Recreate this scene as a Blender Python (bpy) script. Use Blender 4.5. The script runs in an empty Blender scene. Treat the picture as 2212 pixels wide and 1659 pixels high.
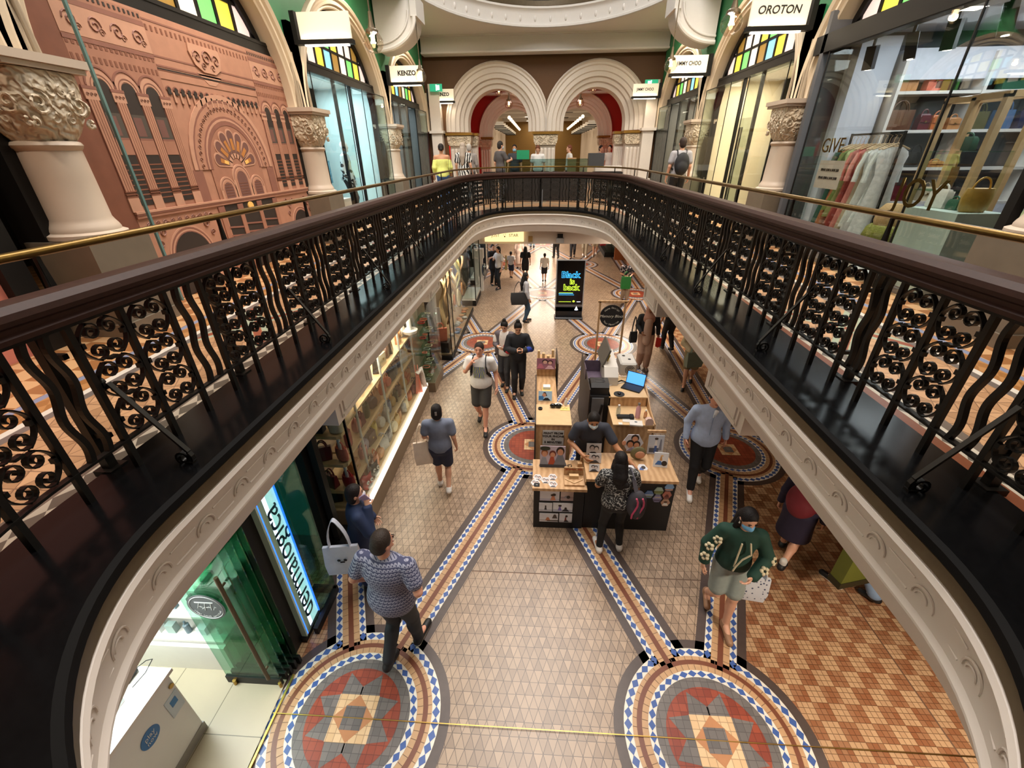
import bpy, math, random
import numpy as np
from mathutils import Vector, Matrix
PI = math.pi
R = math.radians
S = bpy.context.scene
COL = S.collection
random.seed(7)

# ------------------------------------------------------------------ camera
CAM_H = 4.8
FPX, PITCH, YAW, ROLL = 914.4, 0.50036, -0.06202, -0.01136
cam_d = bpy.data.cameras.new('camera')
cam_d.sensor_fit = 'HORIZONTAL'; cam_d.sensor_width = 36.0
cam_d.lens = 36.0 * FPX / 2212.0
cam_d.clip_start = 0.02; cam_d.clip_end = 200
cam = bpy.data.objects.new('camera', cam_d); COL.objects.link(cam)
_fw = Vector((math.sin(YAW)*math.cos(PITCH), math.cos(YAW)*math.cos(PITCH), -math.sin(PITCH)))
_r0 = Vector((math.cos(YAW), -math.sin(YAW), 0)); _u0 = _r0.cross(_fw)
_r = math.cos(ROLL)*_r0 + math.sin(ROLL)*_u0
_u = -math.sin(ROLL)*_r0 + math.cos(ROLL)*_u0
cam.matrix_world = Matrix(((_r.x, _u.x, -_fw.x, 0), (_r.y, _u.y, -_fw.y, 0), (_r.z, _u.z, -_fw.z, CAM_H), (0, 0, 0, 1)))
S.camera = cam

# ------------------------------------------------------------------ colour management, world
S.view_settings.view_transform = 'Standard'
S.view_settings.look = 'None'
S.view_settings.gamma = 1.0
S.view_settings.use_curve_mapping = False
S.view_settings.exposure = 0.35
cy = S.cycles
cy.max_bounces = 7; cy.diffuse_bounces = 3; cy.glossy_bounces = 3; cy.transmission_bounces = 4
cy.transparent_max_bounces = 16
cy.caustics_reflective = False; cy.caustics_refractive = False
cy.use_denoising = True
cy.sample_clamp_indirect = 4.0
cy.use_light_tree = True
w = bpy.data.worlds.new('world'); S.world = w; w.use_nodes = True
w.node_tree.nodes['Background'].inputs[0].default_value = (1.0, 0.93, 0.85, 1)
w.node_tree.nodes['Background'].inputs[1].default_value = 0.16

# ------------------------------------------------------------------ large lights
def area(name, loc, size, power, col=(1, .9, .78), rot=(0, 0, 0), sizey=None, spread=None):
    d = bpy.data.lights.new(name, 'AREA'); d.energy = power; d.color = col
    d.shape = 'RECTANGLE'; d.size = size; d.size_y = sizey or size
    if spread: d.spread = R(spread)
    o = bpy.data.objects.new(name, d); COL.objects.link(o); o.location = loc; o.rotation_euler = rot
    return o
def point(name, loc, power, col=(1, .85, .65), rad=.05):
    d = bpy.data.lights.new(name, 'POINT'); d.energy = power; d.color = col; d.shadow_soft_size = rad
    o = bpy.data.objects.new(name, d); COL.objects.link(o); o.location = loc
    return o
def spot(name, loc, tgt, power, ang=60, col=(1, .9, .78), rad=.05, blend=.6):
    d = bpy.data.lights.new(name, 'SPOT'); d.energy = power; d.color = col; d.shadow_soft_size = rad
    d.spot_size = R(ang); d.spot_blend = blend
    o = bpy.data.objects.new(name, d); COL.objects.link(o); o.location = loc
    o.rotation_euler = (Vector(tgt) - Vector(loc)).to_track_quat('-Z', 'Y').to_euler()
    return o
WARM = (1, .83, .66); NEUT = (1, .93, .86); COOL = (.85, .94, 1)
# daylight from the glass roof coming down the atrium through the oval void above
area('skylight', (0.2, 8, 15.5), 5.0, 1900, (1, .95, .90), (0, 0, 0), 14)
# gallery ceiling lamps (upper level, on both walkways)
for sx in (-1, 1):
    for y in (2.0, 7.4, 12.8, 18.0):
        area('gallery_lamp', (sx*3.9 + .1, y, 8.6), .5, 85, WARM)
# lower arcade lamps under the galleries
for sx in (-1, 1):
    for y in (1.5, 5.0, 8.6, 12.0, 15.5):
        if sx < 0: continue
        area('arcade_lamp', (3.5, y, 2.25), .35, 62, (1, .85, .68))
for y in (19.5, 23, 27, 32):
    area('arcade_lamp', (0.2, y, 2.24), 2.2, 150, (1, .84, .68))
# ------------------------------------------------------------------ helpers
def link(o, parent=None):
    COL.objects.link(o)
    if parent is not None: o.parent = parent
    return o
def tag(o, label=None, cat=None, group=None, kind=None):
    if label: o['label'] = label
    if cat: o['category'] = cat
    if group: o['group'] = group
    if kind: o['kind'] = kind
    return o
def thing(name, label, cat, loc=(0, 0, 0), rz=0, group=None):
    o = bpy.data.objects.new(name, None); COL.objects.link(o)
    o.empty_display_size = .1
    o.location = loc; o.rotation_euler = (0, 0, rz)
    return tag(o, label, cat, group)
def dup(root, loc, rz=None, label=None, group=None):
    r = root.copy(); COL.objects.link(r); r.location = loc
    if rz is not None: r.rotation_euler = (0, 0, rz)
    if label: r['label'] = label
    if group: r['group'] = group
    for ch in list(root.children):
        c = ch.copy(); COL.objects.link(c); c.parent = r
        for g in list(ch.children):
            d = g.copy(); COL.objects.link(d); d.parent = c
    return r

# ---- materials
MATS = {}
def hexc(h):
    v = [int(h[i:i+2], 16)/255 for i in (0, 2, 4)]
    return tuple(c/12.92 if c <= .04045 else ((c+.055)/1.055)**2.4 for c in v)
def mat(key, col='808080', rough=.6, metal=0, emit=0, noise=.08, scale=12, bump=0, ecol=None, spec=None, coat=0):
    if key in MATS: return MATS[key]
    c = hexc(col) if isinstance(col, str) else col
    m = bpy.data.materials.new(key); m.use_nodes = True; nt = m.node_tree; b = nt.nodes['Principled BSDF']
    b.inputs['Roughness'].default_value = rough; b.inputs['Metallic'].default_value = metal
    if spec is not None: b.inputs['Specular IOR Level'].default_value = spec
    if coat: b.inputs['Coat Weight'].default_value = coat; b.inputs['Coat Roughness'].default_value = .1
    if noise or bump:
        tc = nt.nodes.new('ShaderNodeTexCoord'); n = nt.nodes.new('ShaderNodeTexNoise')
        n.inputs['Scale'].default_value = scale; n.inputs['Detail'].default_value = 3
        nt.links.new(tc.outputs['Object'], n.inputs['Vector'])
        mx = nt.nodes.new('ShaderNodeMix'); mx.data_type = 'RGBA'
        mx.inputs[6].default_value = tuple(x*(1-noise*1.5) for x in c) + (1,)
        mx.inputs[7].default_value = tuple(min(1, x*(1+noise*1.5)) for x in c) + (1,)
        nt.links.new(n.outputs['Fac'], mx.inputs[0]); nt.links.new(mx.outputs[2], b.inputs['Base Color'])
        if bump:
            bp = nt.nodes.new('ShaderNodeBump'); bp.inputs['Strength'].default_value = bump; bp.inputs['Distance'].default_value = .02
            nt.links.new(n.outputs['Fac'], bp.inputs['Height']); nt.links.new(bp.outputs[0], b.inputs['Normal'])
    else:
        b.inputs['Base Color'].default_value = c + (1,)
    if emit:
        e = hexc(ecol) if ecol else c
        b.inputs['Emission Color'].default_value = e + (1,); b.inputs['Emission Strength'].default_value = emit
    MATS[key] = m
    return m
def glass(key, tint='e6f2ee', refl=.04, rough=0.0):
    if key in MATS: return MATS[key]
    m = bpy.data.materials.new(key); m.use_nodes = True; nt = m.node_tree; nt.nodes.clear()
    o = nt.nodes.new('ShaderNodeOutputMaterial'); t = nt.nodes.new('ShaderNodeBsdfTransparent'); g = nt.nodes.new('ShaderNodeBsdfGlossy')
    t.inputs[0].default_value = hexc(tint) + (1,); g.inputs['Roughness'].default_value = rough
    lw = nt.nodes.new('ShaderNodeLayerWeight'); lw.inputs['Blend'].default_value = .25
    mr = nt.nodes.new('ShaderNodeMapRange'); mr.inputs[3].default_value = refl; mr.inputs[4].default_value = min(1, refl + .16)
    mx = nt.nodes.new('ShaderNodeMixShader')
    nt.links.new(lw.outputs['Fresnel'], mr.inputs[0]); nt.links.new(mr.outputs[0], mx.inputs[0])
    nt.links.new(t.outputs[0], mx.inputs[1]); nt.links.new(g.outputs[0], mx.inputs[2]); nt.links.new(mx.outputs[0], o.inputs[0])
    MATS[key] = m
    return m
class NG:
    """tiny node-graph helper"""
    def __init__(s, key, rough=.5):
        s.m = bpy.data.materials.new(key); s.m.use_nodes = True; s.nt = s.m.node_tree; s.b = s.nt.nodes['Principled BSDF']
        s.b.inputs['Roughness'].default_value = rough; MATS[key] = s.m
    def n(s, t): return s.nt.nodes.new('ShaderNode' + t)
    def put(s, sock, v):
        if hasattr(v, 'node') or hasattr(v, 'is_output'): s.nt.links.new(v, sock)
        else: sock.default_value = v
    def math(s, op, a, b=0, c=None):
        n = s.n('Math'); n.operation = op; s.put(n.inputs[0], a); s.put(n.inputs[1], b)
        if c is not None: s.put(n.inputs[2], c)
        return n.outputs[0]
    def mix(s, f, a, b):
        n = s.n('Mix'); n.data_type = 'RGBA'; s.put(n.inputs[0], f)
        for i, v in ((6, a), (7, b)):
            if isinstance(v, str): v = hexc(v)
            if isinstance(v, tuple) and len(v) == 3: v = v + (1,)
            s.put(n.inputs[i], v)
        return n.outputs[2]
    def xyz(s, out='Object'):
        tc = s.n('TexCoord'); sp = s.n('SeparateXYZ'); s.nt.links.new(tc.outputs[out], sp.inputs[0]); return sp.outputs
    def comb(s, x, y, z=0.0):
        n = s.n('CombineXYZ'); s.put(n.inputs[0], x); s.put(n.inputs[1], y); s.put(n.inputs[2], z); return n.outputs[0]
    def rnd(s, v):
        n = s.n('TexWhiteNoise'); n.noise_dimensions = '3D'; s.nt.links.new(v, n.inputs['Vector']); return n.outputs['Value']
    def noise(s, scale, detail=3, out='Object'):
        tc = s.n('TexCoord'); n = s.n('TexNoise'); n.inputs['Scale'].default_value = scale; n.inputs['Detail'].default_value = detail
        s.nt.links.new(tc.outputs[out], n.inputs['Vector']); return n.outputs['Fac']
    def edge(s, t, wd):
        """1 near integer values of t (joint of width wd in t units)"""
        f = s.math('FRACT', t); a = s.math('ABSOLUTE', s.math('SUBTRACT', f, .5)); return s.math('GREATER_THAN', a, .5 - wd)
    def col(s, v): s.nt.links.new(v, s.b.inputs['Base Color'])
    def bump(s, h, strength=.3, dist=.01):
        bp = s.n('Bump'); bp.inputs['Strength'].default_value = strength; bp.inputs['Distance'].default_value = dist
        s.nt.links.new(h, bp.inputs['Height']); s.nt.links.new(bp.outputs[0], s.b.inputs['Normal'])

# ---- mesh builder
class MB:
    def __init__(s): s.v = []; s.f = []; s.mi = []; s.uv = {}; s.M = Matrix.Identity(4); s.m = 0
    def at(s, loc=(0, 0, 0), rot=(0, 0, 0), sc=(1, 1, 1)):
        s.M = Matrix.Translation(loc) @ Matrix.Rotation(rot[2], 4, 'Z') @ Matrix.Rotation(rot[1], 4, 'Y') @ Matrix.Rotation(rot[0], 4, 'X') @ Matrix.Diagonal((*sc, 1)); return s
    def ad(s, vs, fs):
        o = len(s.v); M = s.M
        for p in vs: s.v.append(tuple(M @ Vector(p)))
        for f in fs: s.f.append(tuple(i + o for i in f)); s.mi.append(s.m)
        return s
    def box(s, c, d, bev=0):
        x, y, z = c; a, b, e = d[0]/2, d[1]/2, d[2]/2
        if bev <= 0:
            vs = [(x+i*a, y+j*b, z+k*e) for i in (-1, 1) for j in (-1, 1) for k in (-1, 1)]
            return s.ad(vs, [(0, 1, 3, 2), (4, 6, 7, 5), (0, 4, 5, 1), (2, 3, 7, 6), (0, 2, 6, 4), (1, 5, 7, 3)])
        t = bev; vs = []
        for k in (-1, 1):
            for (px, py) in ((-1, -1), (1, -1), (1, 1), (-1, 1)):
                vs.append((x+px*(a-t), y+py*(b-t), z+k*e))
        for k in (-1, 1):
            for (px, py) in ((-1, -1), (1, -1), (1, 1), (-1, 1)):
                q = [(x+px*a, y+py*(b-t), z+k*(e-t)), (x+px*(a-t), y+py*b, z+k*(e-t))]
                if px*py < 0: q.reverse()
                vs += q[::-1] if px*py > 0 else q[::-1]
        # simple chamfer: hull of the points
        return s.hull(vs)
    def hull(s, vs):
        import bmesh
        bm = bmesh.new()
        for p in vs: bm.verts.new(p)
        r = bmesh.ops.convex_hull(bm, input=bm.verts)
        bmesh.ops.delete(bm, geom=[g for g in r['geom_interior'] if isinstance(g, bmesh.types.BMVert)], context='VERTS')
        bm.verts.index_update()
        o = [tuple(q.co) for q in bm.verts]; f = [tuple(q.index for q in p.verts) for p in bm.faces]
        bm.free(); return s.ad(o, f)
    def bar(s, a, b, wx=.02, wy=None):
        a, b = Vector(a), Vector(b); d = b - a; L = d.length; q = d.to_track_quat('Z', 'Y').to_matrix().to_4x4()
        wy = wy or wx; K = s.M; s.M = K @ Matrix.Translation((a+b)/2) @ q
        s.box((0, 0, 0), (wx, wy, L)); s.M = K; return s
    def prism(s, pts, z0, z1, ax='z'):
        """extrude a 2-D polygon; ax = extrusion axis; pts in the other two axes in order"""
        n = len(pts)
        def P(p, h): return {'z': (p[0], p[1], h), 'y': (p[0], h, p[1]), 'x': (h, p[0], p[1])}[ax]
        vs = [P(p, z0) for p in pts] + [P(p, z1) for p in pts]
        fs = [tuple(range(n-1, -1, -1)), tuple(range(n, 2*n))] + [(i, (i+1) % n, n+(i+1) % n, n+i) for i in range(n)]
        return s.ad(vs, fs)
    def poly(s, pts): return s.ad(pts, [tuple(range(len(pts)))])
    def lathe(s, prof, n=24, a0=0, a1=2*PI, c=(0, 0, 0)):
        full = abs(a1-a0-2*PI) < 1e-6; k = n if full else n+1; vs = []; fs = []
        for i in range(k):
            a = a0+(a1-a0)*i/n
            for r, z in prof: vs.append((c[0]+r*math.cos(a), c[1]+r*math.sin(a), c[2]+z))
        p = len(prof)
        for i in range(n):
            j = (i+1) % k
            for t in range(p-1): fs.append((i*p+t, j*p+t, j*p+t+1, i*p+t+1))
        return s.ad(vs, fs)
    def cyl(s, a, b, r, r2=None, n=12):
        a, b = Vector(a), Vector(b); q = (b-a).to_track_quat('Z', 'Y').to_matrix().to_4x4(); L = (b-a).length
        K = s.M; s.M = K @ Matrix.Translation(a) @ q; r2 = r if r2 is None else r2
        s.lathe([(0, 0), (r, 0), (r2, L), (0, L)], n); s.M = K; return s
    def tube(s, pts, r, n=8, closed=False, flat=None, up=None):
        """round (or flat=(w,h) rectangular) tube along a path"""
        P = [Vector(p) for p in pts]; N = len(P); rings = []; U = None
        for i in range(N):
            t = (P[(i+1) % N]-P[i-1]) if closed else (P[min(i+1, N-1)]-P[max(i-1, 0)])
            if t.length < 1e-9: t = Vector((0, 0, 1))
            t.normalize()
            if up is not None: u = Vector(up)
            elif U is None: u = Vector((0, 0, 1)) if abs(t.z) < .9 else Vector((1, 0, 0))
            else: u = U
            u = (u-t*u.dot(t)); u.normalize(); U = u; v = t.cross(u)
            rr = r[i] if isinstance(r, (list, tuple)) else r
            if flat: rings.append([P[i]+u*a*flat[0]/2+v*b*flat[1]/2 for a, b in ((1, 1), (-1, 1), (-1, -1), (1, -1))])
            else: rings.append([P[i]+(u*math.cos(2*PI*k/n)+v*math.sin(2*PI*k/n))*rr for k in range(n)])
        m = len(rings[0]); vs = [q for g in rings for q in g]; fs = []
        for i in range(N if closed else N-1):
            j = (i+1) % N
            for k in range(m): fs.append((i*m+k, i*m+(k+1) % m, j*m+(k+1) % m, j*m+k))
        if not closed: fs += [tuple(range(m-1, -1, -1)), tuple((N-1)*m+k for k in range(m))]
        return s.ad(vs, fs)
    def sweep(s, path, prof, closed=False, capped=True, uv=False):
        """path: list of (x,y); prof: list of (offset along left normal.., z). offset>0 = outward (right of travel)"""
        N = len(path); m = len(prof); vs = []; us = [0.0]
        for i in range(N):
            a = Vector(path[i-1]) if (closed or i > 0) else Vector(path[0]); b = Vector(path[(i+1) % N]) if (closed or i < N-1) else Vector(path[N-1])
            t = (b-a).normalized(); nx, ny = t.y, -t.x
            for o, z in prof: vs.append((path[i][0]+nx*o, path[i][1]+ny*o, z))
        fs = []
        for i in range(N if closed else N-1):
            j = (i+1) % N
            for k in range(m-1): fs.append((i*m+k, j*m+k, j*m+k+1, i*m+k+1))
        if not closed and capped: fs += [tuple(range(m)), tuple((N-1)*m+k for k in range(m-1, -1, -1))]
        return s.ad(vs, fs)
    def ball(s, c, r, n=12, sc=(1, 1, 1)):
        K = s.M; s.M = K @ Matrix.Translation(c) @ Matrix.Diagonal((*sc, 1))
        s.lathe([(r*math.sin(PI*i/n), -r*math.cos(PI*i/n)) for i in range(n+1)], max(8, n+4)); s.M = K; return s
    def build(s, name, mats, parent=None, smooth=False, kind=None, angle=40):
        me = bpy.data.meshes.new(name); me.from_pydata(s.v, [], s.f)
        if not isinstance(mats, (list, tuple)): mats = [mats]
        for m in mats: me.materials.append(m)
        if len(mats) > 1: me.polygons.foreach_set('material_index', [min(i, len(mats)-1) for i in s.mi])
        if smooth:
            me.polygons.foreach_set('use_smooth', [True]*len(me.polygons))
            me.set_sharp_from_angle(angle=R(angle))
        me.update(); me.validate()
        o = bpy.data.objects.new(name, me); link(o, parent)
        if kind: o['kind'] = kind
        return o
def text(name, body, size, m, loc, rot, parent=None, ext=.003, align='CENTER', xs=1.0, shear=0, bold=0):
    cu = bpy.data.curves.new(name, 'FONT'); cu.body = body; cu.size = size; cu.extrude = ext; cu.align_x = align; cu.align_y = 'CENTER'
    cu.resolution_u = 3; cu.shear = shear; cu.offset = bold
    o = bpy.data.objects.new(name, cu); COL.objects.link(o)
    dg = bpy.context.evaluated_depsgraph_get(); me = bpy.data.meshes.new_from_object(o.evaluated_get(dg))
    bpy.data.objects.remove(o); me.materials.clear(); me.materials.append(m)
    t = bpy.data.objects.new(name, me); link(t, parent); t.location = loc; t.rotation_euler = rot; t.scale = (xs, 1, 1)
    return t
def struct(mb, name, mats, smooth=False, parent=None, angle=40):
    return mb.build(name, mats, parent, smooth, None if parent else 'structure', angle)
def arc(cx, cz, r, a0, a1, n): return [(cx+r*math.cos(a0+(a1-a0)*i/n), cz+r*math.sin(a0+(a1-a0)*i/n)) for i in range(n+1)]
# ------------------------------------------------------------------ structure: lower floor
XL, XR = -4.76, 4.84            # planes of the two upper side walls
ZG = 3.05                       # gallery floor
COLY = [-1.0, 4.5, 10.0, 15.6, 21.1]

def tri_tile(key, c1, c2, grout, s=.09, rough=.3, sv=.118):
    g = NG(key, rough); X = g.xyz(); u = g.math('DIVIDE', X[0], s); v = g.math('DIVIDE', X[1], sv)
    row = g.math('FLOOR', v); h = g.math('MULTIPLY', v, .5)
    a = g.math('ADD', u, h); b = g.math('SUBTRACT', u, h)
    ln = g.math('MAXIMUM', g.math('MAXIMUM', g.edge(a, .03), g.edge(b, .03)), g.edge(v, .02))
    r = g.rnd(g.comb(g.math('FLOOR', a), g.math('FLOOR', b), row))
    big = g.noise(.9, 2)
    up = g.math('LESS_THAN', g.math('FRACT', a), g.math('FRACT', v))
    t = g.math('ADD', g.math('MULTIPLY', r, .55), g.math('ADD', g.math('MULTIPLY', big, .35), g.math('MULTIPLY', up, .12)))
    c = g.mix(t, c1, c2); g.col(g.mix(g.math('MULTIPLY', ln, .85), c, grout)); return g.m
def check_tile(key, c1, c2, grout, s=.155, sub=3, rough=.3, rot=0):
    g = NG(key, rough); X = g.xyz(); u = g.math('DIVIDE', X[0], s); v = g.math('DIVIDE', X[1], s)
    par = g.math('MODULO', g.math('ADD', g.math('FLOOR', u), g.math('ADD', g.math('FLOOR', v), 200)), 2)
    ln = g.math('MAXIMUM', g.edge(g.math('MULTIPLY', u, sub), .055), g.edge(g.math('MULTIPLY', v, sub), .055))
    r = g.rnd(g.comb(g.math('FLOOR', g.math('MULTIPLY', u, sub)), g.math('FLOOR', g.math('MULTIPLY', v, sub))))
    c = g.mix(par, c1, c2); c = g.mix(g.math('MULTIPLY', r, .28), c, g.mix(par, c2, c1))
    g.col(g.mix(g.math('MULTIPLY', ln, .7), c, grout)); return g.m
def small_tile(key, c1, c2, grout, s=.07, rough=.35):
    g = NG(key, rough); X = g.xyz(); u = g.math('DIVIDE', X[0], s); v = g.math('DIVIDE', X[1], s)
    ln = g.math('MAXIMUM', g.edge(u, .04), g.edge(v, .04)); r = g.rnd(g.comb(g.math('FLOOR', u), g.math('FLOOR', v)))
    g.col(g.mix(g.math('MULTIPLY', ln, .6), g.mix(r, c1, c2), grout)); return g.m
M_tri = tri_tile('floor_triangles', '7a6655', 'b0977f', '3a2d24')
M_chk = check_tile('floor_checks', '8c5a3c', 'bd9a76', '452a1a')
M_dark = mat('tile_dark', '4a3d38', .38, noise=.12, scale=20)
M_white = mat('tile_white', 'd8d2c6', .3, noise=.04)
M_blue = mat('tile_blue', '3f5a96', .3, noise=.12, scale=9)
M_beige = mat('tile_beige', 'b8926c', .34, noise=.1, scale=16)
M_brown = mat('tile_brown', '70402c', .34, noise=.08)
M_red = small_tile('tile_red', '7a3526', '93452f', '4a2018')
M_grey = small_tile('tile_grey', '5f5a58', '716a66', '3a3533')
M_cream = small_tile('tile_cream', 'c9a67c', 'd6b68e', '6b5138')
M_orange = mat('tile_orange', 'b07a52', .34)
M_joint = mat('tile_joint', '6a4f3c', .6, noise=0)

fb = MB()
def layer(z, m): fb.m = m; return z
def disc(cx, cy, r, z, n=64): fb.poly([(cx+r*math.cos(2*PI*i/n), cy+r*math.sin(2*PI*i/n), z) for i in range(n)])
def strip(a, b, wd, z):
    d = (Vector(b)-Vector(a)).normalized(); n = Vector((-d.y, d.x))*wd
    fb.poly([(a[0]-n.x, a[1]-n.y, z), (b[0]-n.x, b[1]-n.y, z), (b[0]+n.x, b[1]+n.y, z), (a[0]+n.x, a[1]+n.y, z)])
rings = []
for k, y in enumerate((-2.5, 1.95, 6.4, 11.2, 16.1, 21.0, 26.0, 31.0)):
    c = (.0, .02, -.02, .18, .22, .3, .3, .35)[k]
    rings.append([(c+d, y) for d in ((-1.72, 1.72) if k % 2 else (-3.55, 0.0, 3.55))])
bands = []
for k in range(len(rings)-1):
    for a in rings[k]:
        for b in rings[k+1]:
            if abs(a[0]-b[0]) < 2.4: bands.append((a, b))
for s_ in (1, -1):
    bands.append(((s_*3.6, 6.4), (s_*4.0, 16.1))); bands.append(((s_*4.0, 16.1), (s_*4.1, 31)))
allr = [r for k in rings for r in k]
fb.m = 0; fb.poly([(-9, -6, 0), (9, -6, 0), (9, 62, 0), (-9, 62, 0)])
fb.m = 1; z = .0006
for s_ in (1, -1):
    fb.poly([(s_*1.72, 1.95, z), (s_*3.55, -2.5, z), (s_*9, -2.5, z), (s_*9, 6.4, z), (s_*3.55, 6.4, z)][::s_])
    fb.poly([(s_*3.7, 6.4, z), (s_*9, 6.4, z), (s_*9, 40, z), (s_*4.1, 40, z), (s_*4.0, 16.1, z)][::s_])
# dark border line inside the right-hand checks
fb.m = 12; fb.poly([(3.872, -3, .0009), (3.888, -3, .0009), (3.888, 5.9, .0009), (3.872, 5.9, .0009)])
Z = [.0012*(i+1) for i in range(16)]
fb.m = 2
for a, b in bands: strip(a, b, .257, Z[1])
for r in allr: disc(*r, .935, Z[1])
fb.m = 3
for a, b in bands: strip(a, b, .162, Z[2])
for r in allr: disc(*r, .84, Z[2])
fb.m = 4
def diamond(c, d, h, wd, z):
    n = (-d[1], d[0]); fb.poly([(c[0]-d[0]*h, c[1]-d[1]*h, z), (c[0]-n[0]*-wd, c[1]-n[1]*-wd, z), (c[0]+d[0]*h, c[1]+d[1]*h, z), (c[0]-n[0]*wd, c[1]-n[1]*wd, z)])
for a, b in bands:
    A, B = Vector(a), Vector(b); L = (B-A).length; d = (B-A).normalized(); n = Vector((-d.y, d.x)); N = int((L-1.6)/.098)
    for i in range(N+1):
        p = A+d*(.8+(L-1.6)*i/N)
        for s_ in (-1, 1): diamond(p+n*s_*.126, d, .049, .035, Z[3])
for r in allr:
    N = 52; dirs = [math.atan2(q[1]-p[1], q[0]-p[0]) for a, b in bands for p, q in ((a, b), (b, a)) if p == r]
    for i in range(N):
        t = 2*PI*i/N
        if any(abs((t-q+PI) % (2*PI)-PI) < .19 for q in dirs): continue
        diamond((r[0]+.798*math.cos(t), r[1]+.798*math.sin(t)), (-math.sin(t), math.cos(t)), .05, .037, Z[3])
fb.m = 5
for a, b in bands: strip(a, b, .092, Z[4])
for r in allr: disc(*r, .758, Z[4])
fb.m = 12
for a, b in bands:
    A, B = Vector(a), Vector(b)
    if A.y > 14: continue
    L = (B-A).length; d = (B-A).normalized(); n = Vector((-d.y, d.x)); N = int((L-1.4)/.085)
    for i in range(N+1):
        p = A+d*(.7+.085*i); strip(p-n*.09, p+n*.09, .0025, Z[5])
for r in allr:
    if r[1] > 12: continue
    for i in range(60):
        t = 2*PI*i/60; d = Vector((math.cos(t), math.sin(t))); c = Vector(r); strip(c+d*.62, c+d*.755, .0025, Z[5])
fb.m = 6
for a, b in bands: strip(a, b, .028, Z[6])
for r in allr: disc(*r, .718, Z[6])
fb.m = 5
for r in allr: disc(*r, .671, Z[7])
fb.m = 3
for r in allr: disc(*r, .612, Z[9])
fb.m = 4
for r in allr:
    for i in range(38):
        t = 2*PI*i/38; diamond((r[0]+.577*math.cos(t), r[1]+.577*math.sin(t)), (-math.sin(t), math.cos(t)), .047, .033, Z[10])
fb.m = 12
for r in allr:
    if r[1] > 12: continue
    for i in range(60):
        t = 2*PI*i/60; d = Vector((math.cos(t), math.sin(t))); c = Vector(r); strip(c+d*.615, c+d*.67, .0025, Z[8])
fb.m = 8
for r in allr: disc(*r, .543, Z[10]-.0002)
fb.m = 7
for r in allr: disc(*r, .449, Z[11])
for r in allr:
    near = r[1] < 5
    if near:
        fb.m = 8
        for i in range(8):
            t = PI/8+i*PI/4; b1, b2 = t-.42, t+.42
            fb.poly([(r[0], r[1], Z[12])] + [(r[0]+q*math.cos(u_), r[1]+q*math.sin(u_), Z[12]) for q, u_ in ((.27, b1), (.43, t), (.27, b2))])
    h = .2 if near else .16
    fb.m = 9; fb.poly([(r[0]-h, r[1]-h, Z[13]), (r[0]+h, r[1]-h, Z[13]), (r[0]+h, r[1]+h, Z[13]), (r[0]-h, r[1]+h, Z[13])])
    fb.m = 10; fb.poly([(r[0]-h, r[1], Z[14]), (r[0], r[1]-h, Z[14]), (r[0]+h, r[1], Z[14]), (r[0], r[1]+h, Z[14])])
    h *= .5
    fb.m = 8; fb.poly([(r[0]-h, r[1]-h, Z[15]), (r[0]+h, r[1]-h, Z[15]), (r[0]+h, r[1]+h, Z[15]), (r[0]-h, r[1]+h, Z[15])])
# brass expansion strip across the hall
fb.m = 11; fb.poly([(-2.5, 1.946, Z[15]+.0006), (5, 1.946, Z[15]+.0006), (5, 1.954, Z[15]+.0006), (-2.5, 1.954, Z[15]+.0006)])
fb.m = 12; fb.poly([(-2.5, 3.645, .0011), (5, 3.645, .0011), (5, 3.655, .0011), (-2.5, 3.655, .0011)])
M_brass = mat('brass', 'b08d4a', .32, 1, noise=.1)
struct(fb, 'floor', [M_tri, M_chk, M_dark, M_white, M_blue, M_beige, M_brown, M_red, M_grey, M_cream, M_orange, M_brass, M_joint])

# ------------------------------------------------------------------ oval opening in the gallery floor
def oval(a, bf, bn, cyf, cyn, n=2.4, nn=2.0, cx=.0, N=26, cxf=None):
    """closed path, clockwise seen from above => right of travel is outside"""
    P = []; cxf = cx if cxf is None else cxf
    def se(t, e): return math.copysign(abs(t)**(2/e), t)
    for i in range(N+1):        # far end, from left to right
        t = PI-PI*i/N; P.append((cxf+a*se(math.cos(t), n), cyf+bf*se(math.sin(t), n)))
    M = 14
    for i in range(1, M): P.append((cxf+a+(cx-cxf)*i/M, cyf+(cyn-cyf)*i/M))
    for i in range(N+1):
        t = -PI*i/N; P.append((cx+a*se(math.cos(t), nn), cyn+bn*se(math.sin(t), nn)))
    for i in range(1, M): P.append((cx-a+(cxf-cx)*i/M, cyn+(cyf-cyn)*i/M))
    # travel: left(far) -> far -> right -> near -> left : clockwise ; outside is LEFT of travel, so reverse
    return P[::-1]
OV = oval(2.03, 3.25, 1.55, 12.6, 1.65, 2.45, 2.15, -.02, 56, .1)
def offs(path, d):
    N = len(path); out = []
    for i in range(N):
        t = (Vector(path[(i+1) % N])-Vector(path[i-1])).normalized(); out.append((path[i][0]+t.y*d, path[i][1]-t.x*d))
    return out
M_fascia = mat('painted_plaster', 'd3c9c0', .55, noise=.03, scale=4, bump=.04)
M_slab = mat('black_granite', '0a0a0b', .2, noise=.3, scale=30, spec=.22); M_rim = mat('slab_rim', '0b0a0a', .7, noise=0, spec=.1)
M_bronze = mat('bronze_strip', '5e513c', .45, .35, noise=.15, scale=14)
b = MB()
b.m = 0; b.sweep(OV, [(.62, ZG+.005), (.62, ZG+.03), (.03, ZG+.03)], True); b.m = 2; b.sweep(OV, [(.03, ZG+.03), (.0, ZG+.015), (-.005, ZG-.03), (.03, ZG-.045)], True)
b.m = 1; b.sweep(OV, [(.03, ZG-.045), (.012, ZG-.05), (.012, ZG-.125), (.03, ZG-.13)], True)
struct(b, 'trim_1', [M_slab, M_bronze, M_rim], True, angle=25)
b = MB()
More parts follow.
